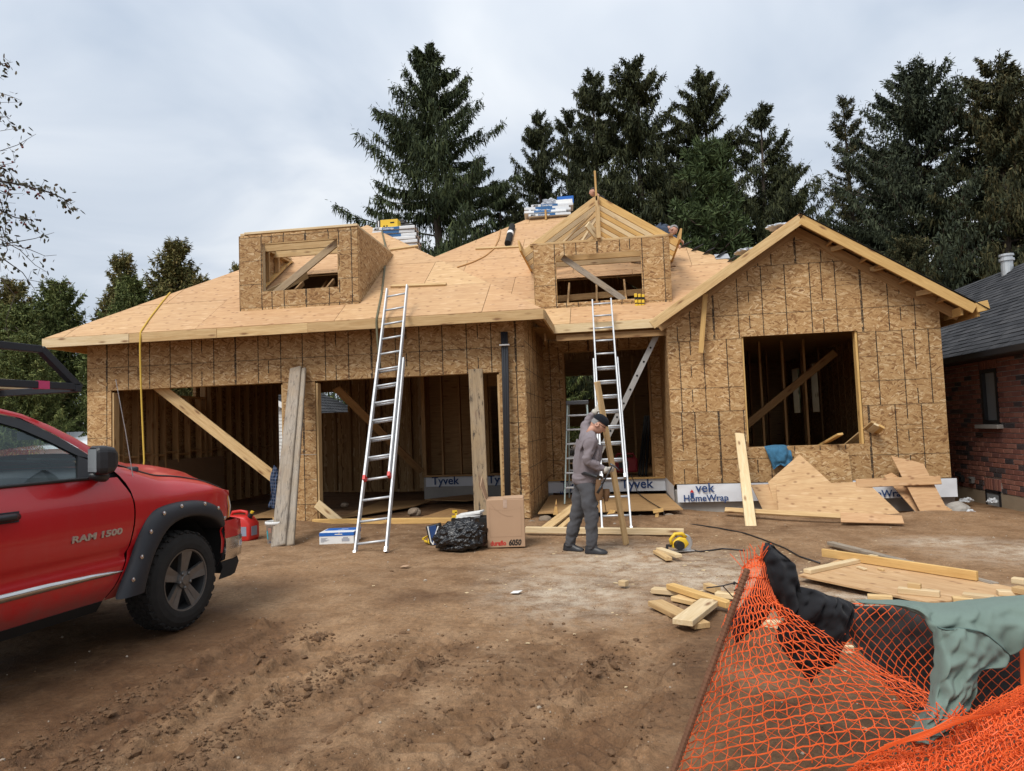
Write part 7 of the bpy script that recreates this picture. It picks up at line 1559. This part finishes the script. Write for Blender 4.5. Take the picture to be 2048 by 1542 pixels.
solo(MB().box((0, 0, 0), (.3, .3, .02)).build('felt_scrap', plain('grey_felt', (.33, .34, .36), .8), mat4=Matrix.Translation(Vector((2.6, 16.0, EZ+RP*2.5+.02))) @ Matrix.Rotation(rad(33), 4, 'X')), 'grey felt square at the right hip of the main roof', 'felt')
# yellow packs on the dormer sill
for i, x in enumerate((1272, 1279, 1286)): 
    c = Y(x, 600, EYd-.075); t = thing('nail_pack', ('leftmost', 'middle', 'rightmost')[i]+' of three yellow packs hung at the lower right of the dormer window opening', 'pack', tuple(c), (0, rad((i-1)*3), 0), 'yellow packs at the dormer sill'); MB().box((0, 0, 0), (.055, .06, .26-.02*i)).build('sleeve', M_YEL, t, bev=.006); MB().box((0, -.0315, .03), (.057, .003, .05)).box((0, -.0315, -.07), (.057, .003, .02)).build('print', M_INK, t)
# shingle starter along the main hips
k = plain('green_rope', (.04, .12, .035), .7)
vl = [Vector((-4.3, 17.1, EZ+RP*3.6)).lerp(Vector(MP), q) for q in np.linspace(0, .92, 12)]
solo(MB().tube([p+Vector((-.02, .05, .01+.02*math.sin(i*2.1))) for i, p in enumerate(vl[:4])], .012, 6).build('rope', k, smooth=True), 'green rope lying on the left hip of the main roof', 'rope')
for i in range(9): p = Vector(MR).lerp(Vector(MP), .36+i*.035); solo(MB().box((0, 0, 0), (.42, .26, .014)).build('hip_shingle', M_SHIN, mat4=Matrix.Translation(p+Vector((.06, .05, .02))) @ Matrix.Rotation(rad(-33), 4, 'Y') @ Matrix.Rotation(rad(45+4*(i % 3)), 4, 'Z')), ('lowest', 'second lowest', 'third lowest', 'fourth lowest', 'middle', 'fourth from the top', 'third from the top', 'second from the top', 'uppermost')[i]+' dark shingle tab edging the right hip of the main roof', 'shingle', 'shingle tabs along the right hip')
# ropes and hose
def rope(pts, r, m, lab, nm='rope'): 
    P = []
    for i in range(len(pts)-1):
        for q in range(5): P.append(pts[i].lerp(pts[i+1], q/5))
    P.append(pts[-1]); P = [(P[max(0, i-1)]+P[i]*2+P[min(len(P)-1, i+1)])/4 if 0 < i < len(P)-1 else P[i] for i in range(len(P))]
    return solo(MB().tube(P, r, 6).build(nm, m, smooth=True), lab, 'rope')
rope([onG(341, 588, .03), onG(326, 606, .03), onG(300, 640, .03), onG(282, 667, .03), Y(281, 672, 11.53), Y(280, 690, 11.52), Y(281, 740, 11.5), Y(283, 800, 11.48), Y(286, 870, 11.45), Y(289, 935, 11.4), Vector((-8.6, 11.4, .05)), Vector((-8.2, 11.2, .03))], .016, M_ROPEY, 'yellow cord hanging from the garage eave in front of the left opening')
rope([onG(764, 462, .03), onG(768, 480, .03), Y(772, 498, 14.2), onG(772, 520, .03), onG(768, 555, .03), onG(764, 590, .03), onG(757, 625, .03), onG(754, 640, .03), Y(753, 648, 11.53), Y(755, 680, 11.5), Y(758, 712, 11.52), Y(761, 738, 11.7)], .02, M_ROPEG, 'dull green rope hanging over the roof beside the left dormer')
rope([onM(1001, 462, .03), onM(998, 480, .03), onM(988, 500, .03), onM(970, 515, .03), onM(945, 527, .03), onM(915, 537, .03)], .018, M_HOSE, 'tan air hose lying in a curve on the main roof', 'air_hose')
# litter
for x, y, lab in ((1932, 1005, 'crumpled white and blue wrapper by the corner of the bay foundation'), (1985, 1006, 'crumpled white wrapper below the brick house basement window'), (1938, 1031, 'small white paper scrap on the mud right of the bay')):
    crumple('wrapper', at(x, y, 'z', -.15)+Vector((0, 0, .03)), (.10, .08, .06), plain('white_wrapper', (.6, .63, .66), .5), lab, 'wrapper', x)
for x, y, lab in ((1021, 1190, 'small white paper scrap on the mud in the middle foreground'), (800, 1137, 'flat tan cardboard scrap on the mud below the rubbish bag')): 
    p = gp_(x, y)+Vector((0, 0, .015)); solo(MB().prism([p, p+Vector((.08, -.01, .005)), p+Vector((.11, .06, .012)), p+Vector((.02, .07, .004))], (0, 0, .004)).build('scrap', M_WHITE if x > 1000 else M_CARD), lab, 'scrap')
p = gp_(1136, 1530)+Vector((0, 0, .006)); solo(MB().tube([p, p+Vector((.003, .03, 0))], .004, 6).build('cigarette_butt', M_WHITE), 'white cigarette butt lying on the mud at the bottom of the photo', 'butt')
pts = []; szs = []
for i in range(500):
    x, y = r_.normal(.9, 1.3), r_.normal(8.0, 1.3); pts.append((x, y, 0)); szs.append(min(.035, r_.lognormal(-4.6, .5)))
P_2 = np.array(pts); P_2[:, 2] = gheight(P_2[:, 0], P_2[:, 1])+.003
scatter('wood_chips', P_2, szs, plain('wood_chip', (.55, .42, .25), .9), 'pale wood chips and sawdust crumbs around the cutting place', 9, .25)
# ---------------------------------------------------------------- orange safety fence in the foreground
ZX = lambda x, y, d: at(1330+x/2.852, 1060+y/2.852, 'y', d)
def crv(a, b, c, d, t): return .5*((2*b)+(c-a)*t+(2*a-5*b+4*c-d)*t*t+(3*b-a-3*c+d)*t**3)
class Surf:
    """smooth sheet through a grid of points"""
    def __init__(s, P): s.P = [[Vector(p) for p in r] for r in P]; s.n = len(P); s.m = len(P[0])
    def __call__(s, u, v):
        x = max(0, min(.9999, u))*(s.m-1); y = max(0, min(.9999, v))*(s.n-1); j, i = int(x), int(y); f = lambda r: crv(r[max(0, j-1)], r[j], r[j+1], r[min(s.m-1, j+2)], x-j)
        R = [f(s.P[q]) for q in (max(0, i-1), i, i+1, min(s.n-1, i+2))]; return crv(*R, y-i)
FEN = thing('safety_fence', 'torn orange plastic safety net slung from a leaning rusty rebar in the right foreground', 'fence', (.6, 3.2, 0))
fo = Matrix.Translation(-FEN.location)
def fch(o): o.parent = FEN; o.matrix_basis = fo; return o
rb0, rb1 = at(1326, 1600, 'y', 3.00), ZX(470, 222, 3.20)
mb = MB(); mb.tube([rb0, rb1], .013, 8); d = (rb1-rb0).normalized(); L = (rb1-rb0).length; q = 0
while q < L: mb.tube([rb0+d*q, rb0+d*(q+.005)], .0162, 8); q += .017
fch(mb.build('rebar', M_RUST))
def net(S, nu, nv, r, mode='grid', K=44, wob=.004, seed=0, u0=0, u1=1, v0=0, v1=1, rag=0):
    rr = np.random.default_rng(seed); mb = MB(); ph = rr.uniform(0, 6, 400)
    def line(f, n, r_):
        P = [S(*f(t)) for t in np.linspace(0, 1, n)]
        P = [p+Vector((math.sin(i*1.7+ph[(i*7+n) % 400]), math.cos(i*2.3+ph[(i*3) % 400]), math.sin(i*1.1+ph[(i*5) % 400])))*wob for i, p in enumerate(P)]; mb.tube(P, r_, 4, caps=False)
    if mode == 'grid':
        for i in range(nu+1):
            u = u0+(u1-u0)*i/nu; e = 1-rr.uniform(0, rag); line(lambda t, u=u: (u, v0+(v1-v0)*t*e), K, r*rr.uniform(.8, 1.1))
        for j in range(nv+1):
            v = v0+(v1-v0)*j/nv; e = 1+rr.uniform(-rag, rag*.6); line(lambda t, v=v: (u0+(u1-u0)*t*min(1, e), v), K, r*1.25*rr.uniform(.85, 1.1))
    else:
        for k in range(-nv, nu+1):
            for sg in (1, -1):
                a = []
                for t in np.linspace(0, 1, K):
                    u = (k+(t*nv))/nu if sg > 0 else (k+nv-(t*nv))/nu
                    if 0 <= u <= 1: a.append((u, t))
                if len(a) > 2: P = [S(u, v) for u, v in a]; mb.tube([p+Vector((math.sin(i*1.3+k), math.cos(i*1.9+k), 0))*wob*.5 for i, p in enumerate(P)], r, 4, caps=False)
    o = fch(mb.build('net', M_ORANGE)); o['kind'] = 'stuff'; return o
# torn panel tied to the rebar
rows = [((452, 205), (500, 165), (560, 150), (612, 130)), ((398, 372), (470, 330), (560, 330), (640, 398)), ((342, 525), (470, 470), (630, 450), (790, 497)), ((288, 690), (470, 610), (700, 560), (965, 608)), ((232, 860), (470, 765), (820, 715), (1190, 772)), ((168, 1032), (520, 905), (960, 850), (1440, 893)), ((112, 1190), (540, 1060), (1080, 985), (1640, 1010)), ((64, 1330), (560, 1210), (1150, 1140), (1760, 1150)), ((10, 1500), (580, 1400), (1180, 1320), (1830, 1330))]
dep = [(3.30, 3.28, 3.32, 3.38), (3.28, 3.18, 3.22, 3.36), (3.25, 3.08, 3.12, 3.34), (3.22, 3.0, 3.05, 3.30), (3.19, 2.95, 3.0, 3.25), (3.16, 2.9, 2.95, 3.15), (3.14, 2.88, 2.9, 3.05), (3.12, 2.86, 2.85, 2.95), (3.1, 2.84, 2.8, 2.88)]
S1_ = Surf([[ZX(x, y, d_) for (x, y), d_ in zip(r, dd)] for r, dd in zip(rows, dep)])
net(S1_, 23, 23, .0021, rag=.05, seed=1, wob=.005)
S1b = Surf([[ZX(x+14*(j-1), y+12, d_+.16+.05*math.sin(i*1.9+j)) for j, ((x, y), d_) in enumerate(zip(r, dd))] for i, (r, dd) in enumerate(zip(rows, dep))])
net(S1b, 15, 15, .0014, 'diag', seed=2, K=50)
# frayed ends
mb = MB(); rr = np.random.default_rng(6)
for i in range(26): p = S1_(rr.uniform(0, 1), .02); dv = Vector((rr.normal(-.1, .45), rr.normal(0, .3), 1)).normalized()*rr.uniform(.02, .085); mb.tube([p-dv*.4, p+dv*.5, p+dv+Vector((rr.normal(0, .012), 0, 0))], .002, 4)
for i in range(30): p = S1_(1, rr.uniform(.2, .9)); dv = Vector((1, rr.normal(0, .3), rr.normal(.2, .4))).normalized()*rr.uniform(.015, .06); mb.tube([p, p+dv], .002, 4)
for i in range(34): p = ZX(rr.normal(1660, 70), rr.normal(1080, 45), 2.85); dv = Vector((rr.normal(0, .6), rr.normal(0, .3), rr.normal(.6, .5))).normalized()*rr.uniform(.03, .09); mb.tube([p-dv*.5, p+dv*.5], .002, 4)
o = fch(mb.build('frayed_ends', M_ORANGE)); o['kind'] = 'stuff'
# standing panel behind the clothes
S2_ = Surf([[ZX(x, y, d_) for x, y, d_ in r] for r in (((1060, 418, 3.42), (1300, 418, 3.4), (1560, 440, 3.38), (1800, 470, 3.36), (2120, 500, 3.34)), ((1050, 590, 3.42), (1290, 600, 3.38), (1560, 640, 3.34), (1820, 660, 3.33), (2120, 680, 3.32)), ((1150, 800, 3.4), (1330, 800, 3.36), (1560, 830, 3.32), (1830, 850, 3.3), (2120, 860, 3.3)), ((1380, 1010, 3.36), (1480, 1010, 3.32), (1600, 1020, 3.3), (1840, 1040, 3.28), (2120, 1050, 3.28)))])
net(S2_, 18, 9, .0020, 'diag', seed=3, K=40)
fch(MB().tube([S2_(t, .01) for t in np.linspace(0, 1, 40)], .0035, 5).build('top_cord', M_ORANGE))
e_ = S2_(1, 0); fch(MB().tube([(e_.x+.02, e_.y-.03, gz(e_.x, e_.y)-.1), (e_.x+.0, e_.y-.02, e_.z+.12)], .012, 8).build('rebar', M_RUST))
# gathered heap at the bottom right
for q in range(3):
    rows3 = []
    for i, (dy, dd) in enumerate(((0, 3.05), (90, 2.86), (200, 2.72), (330, 2.60), (480, 2.5))):
        rows3.append([ZX(x+8*q, y+dy*(1.15 if x > 1500 else .75)+q*16+14*math.sin(x*.013+i*2.2+q*1.7), dd-.035*q+.05*math.sin(x*.017+i*1.3+q*2.4)) for x, y in ((1040, 1360), (1180, 1300), (1340, 1240), (1520, 1180), (1680, 1085), (1820, 1000), (1940, 935), (2060, 870), (2160, 820))])
    net(Surf(rows3), 30+3*q, 9+q, .0021, 'grid', K=60, wob=.008, seed=10+q)
for i in range(9): a = ZX(1090+i*20, 1340-i*14, 2.9-.02*i); fch(MB().tube([a, ZX(1300+i*30, 1225-i*12, 2.85-.02*i), ZX(1500+i*18, 1180-i*14, 2.85-.02*i), ZX(1700+i*22, 1085-i*4, 2.84), ZX(1900+i*20, 960+i*5, 2.8), ZX(2120, 850+i*14, 2.75)], .0022, 4).build('net_edge', M_ORANGE))
# ties and strap
fch(MB().tube([ZX(236, 330, 3.2), ZX(330, 318, 3.22), ZX(398, 300, 3.24), ZX(440, 318, 3.27)], .003, 5).tube([ZX(390, 300, 3.2), ZX(400, 306, 3.2)], .008, 6).tube([ZX(330, 320, 3.22), ZX(388, 382, 3.25)], .0025, 5).build('cable_tie', M_BLACK)); fch(MB().tube([ZX(395, 345, 3.24), ZX(420, 335, 3.22), ZX(450, 350, 3.24)], .003, 5).tube([ZX(370, 405, 3.24), ZX(390, 402, 3.22), ZX(420, 415, 3.24)], .003, 5).build('cable_tie', M_BLACK))
fch(MB().prism([ZX(2022, 640, 3.28), ZX(2070, 600, 3.28), ZX(2090, 900, 3.26), ZX(2030, 880, 3.26)], (0, .004, 0)).build('strap', M_ORANGE))
# clothes thrown over the net
def zg(rows_): return [[ZX(*p) for p in r] for r in rows_]
cloth_grid(zg([[(1040, 432, 3.52), (1250, 430, 3.54), (1500, 440, 3.52), (1760, 470, 3.5), (2140, 500, 3.5)], [(1052, 600, 3.54), (1260, 600, 3.56), (1510, 620, 3.53), (1770, 650, 3.5), (2140, 670, 3.5)], [(1200, 800, 3.54), (1340, 805, 3.56), (1520, 820, 3.53), (1780, 840, 3.5), (2140, 860, 3.5)], [(1380, 1015, 3.52), (1430, 1030, 3.54), (1530, 1040, 3.51), (1790, 1050, 3.5), (2140, 1060, 3.5)]]), 'tarpaulin', M_CDGREY, 'charcoal cloth hanging behind the standing net panel', 'cloth', .004, wr=.012, seed=2)
t_, R_ = cloth_grid(zg([[(1095, 402, 3.30), (1250, 398, 3.33), (1400, 405, 3.36), (1550, 416, 3.38), (1700, 402, 3.38), (1860, 384, 3.36), (2090, 366, 3.34)], [(1105, 412, 3.24), (1270, 416, 3.24), (1425, 436, 3.22), (1555, 480, 3.20), (1715, 465, 3.19), (1880, 455, 3.18), (2090, 440, 3.18)],
                [(1120, 418, 3.24), (1290, 424, 3.22), (1455, 466, 3.18), (1537, 555, 3.14), (1725, 560, 3.13), (1895, 585, 3.12), (2090, 540, 3.13)], [(1128, 421, 3.26), (1305, 430, 3.24), (1478, 505, 3.2), (1543, 600, 3.14), (1740, 655, 3.12), (1945, 735, 3.12), (2085, 620, 3.14)]]), 'sweatshirt', M_CGREEN, None, None, .006, wr=.012, seed=5)
SW = thing('sweatshirt', 'sage green sweatshirt draped over the net with one sleeve hanging down', 'sweatshirt', tuple(ZX(1700, 500, 3.2))); so_ = Matrix.Translation(-SW.location); t_.name = 'torso'; t_.parent = SW; t_.matrix_basis = so_
t_, R2_ = cloth_grid(zg([[(1532, 545, 3.15), (1600, 565, 3.08), (1720, 560, 3.06), (1840, 600, 3.07), (1965, 712, 3.13)], [(1528, 690, 3.13), (1600, 680, 3.03), (1720, 690, 3.02), (1835, 740, 3.04), (1945, 785, 3.10)], [(1520, 820, 3.10), (1590, 830, 3.0), (1680, 835, 2.99), (1760, 825, 3.01), (1815, 792, 3.08)], [(1503, 950, 3.07), (1570, 960, 2.98), (1650, 960, 2.97), (1725, 940, 2.99), (1775, 895, 3.05)],
                [(1455, 1060, 3.05), (1530, 1070, 2.96), (1610, 1070, 2.95), (1680, 1050, 2.97), (1730, 1020, 3.03)], [(1402, 1140, 3.03), (1470, 1150, 2.95), (1540, 1150, 2.94), (1600, 1135, 2.96), (1650, 1110, 3.02)], [(1396, 1200, 3.03), (1450, 1212, 2.96), (1510, 1212, 2.95), (1560, 1205, 2.97), (1600, 1190, 3.02)]]), 'sleeve', M_CGREEN, None, None, .006, wr=.016, seed=9)
t_.parent = SW; t_.matrix_basis = so_
o = MB().tube([R2_[0][j]+Vector((0, -.008, 0)) for j in range(0, len(R2_[0]), 2)], .0035, 5).tube([R2_[i][0]+Vector((.002, -.004, 0)) for i in range(0, 20, 2)], .0035, 5).tube([R2_[-6][j]+Vector((0, -.006, 0)) for j in range(0, len(R2_[0]), 2)], .0035, 5).build('seam', plain('sage_thread', (.09, .14, .125), .9), SW, smooth=True); o.matrix_basis = so_
BK = thing('shirt', 'black garment bundled on top of the rebar and draped down over the net', 'garment', tuple(ZX(700, 400, 3.3))); bo = Matrix.Translation(-BK.location)
for nm, g_, sd_, w_ in (('collar', [[(575, 72, 3.38), (600, 78, 3.34), (628, 100, 3.36)], [(540, 150, 3.36), (600, 130, 3.28), (690, 155, 3.34)], [(560, 280, 3.38), (640, 250, 3.26), (752, 210, 3.34)], [(610, 400, 3.40), (690, 370, 3.27), (768, 330, 3.34)], [(650, 500, 3.42), (720, 480, 3.3), (800, 400, 3.35)]], 1, .02),
                        ('body', [[(745, 320, 3.38), (850, 340, 3.36), (950, 378, 3.36), (1000, 388, 3.37), (1082, 425, 3.38)], [(730, 400, 3.34), (840, 420, 3.28), (940, 450, 3.27), (1020, 470, 3.28), (1078, 500, 3.34)], [(660, 520, 3.36), (780, 530, 3.29), (900, 560, 3.28), (990, 590, 3.28), (1040, 620, 3.34)], [(640, 600, 3.38), (740, 640, 3.32), (860, 660, 3.31), (940, 690, 3.3), (1005, 690, 3.35)], [(700, 720, 3.4), (760, 760, 3.36), (840, 770, 3.34), (900, 760, 3.33), (975, 752, 3.36)], [(800, 810, 3.4), (815, 850, 3.38), (828, 868, 3.37), (860, 830, 3.37), (895, 790, 3.38)]], 2, .02),
                        ('sleeve', [[(545, 250, 3.5), (575, 300, 3.46), (620, 360, 3.48)], [(450, 420, 3.52), (520, 440, 3.46), (600, 470, 3.48)], [(380, 520, 3.52), (440, 545, 3.47), (520, 560, 3.5)], [(392, 635, 3.52), (412, 645, 3.5), (455, 600, 3.5)]], 3, .012)):
    o, _ = cloth_grid(zg(g_), nm, M_CBLACK, None, None, .008, wr=w_, seed=sd_); o.parent = BK; o.matrix_basis = bo
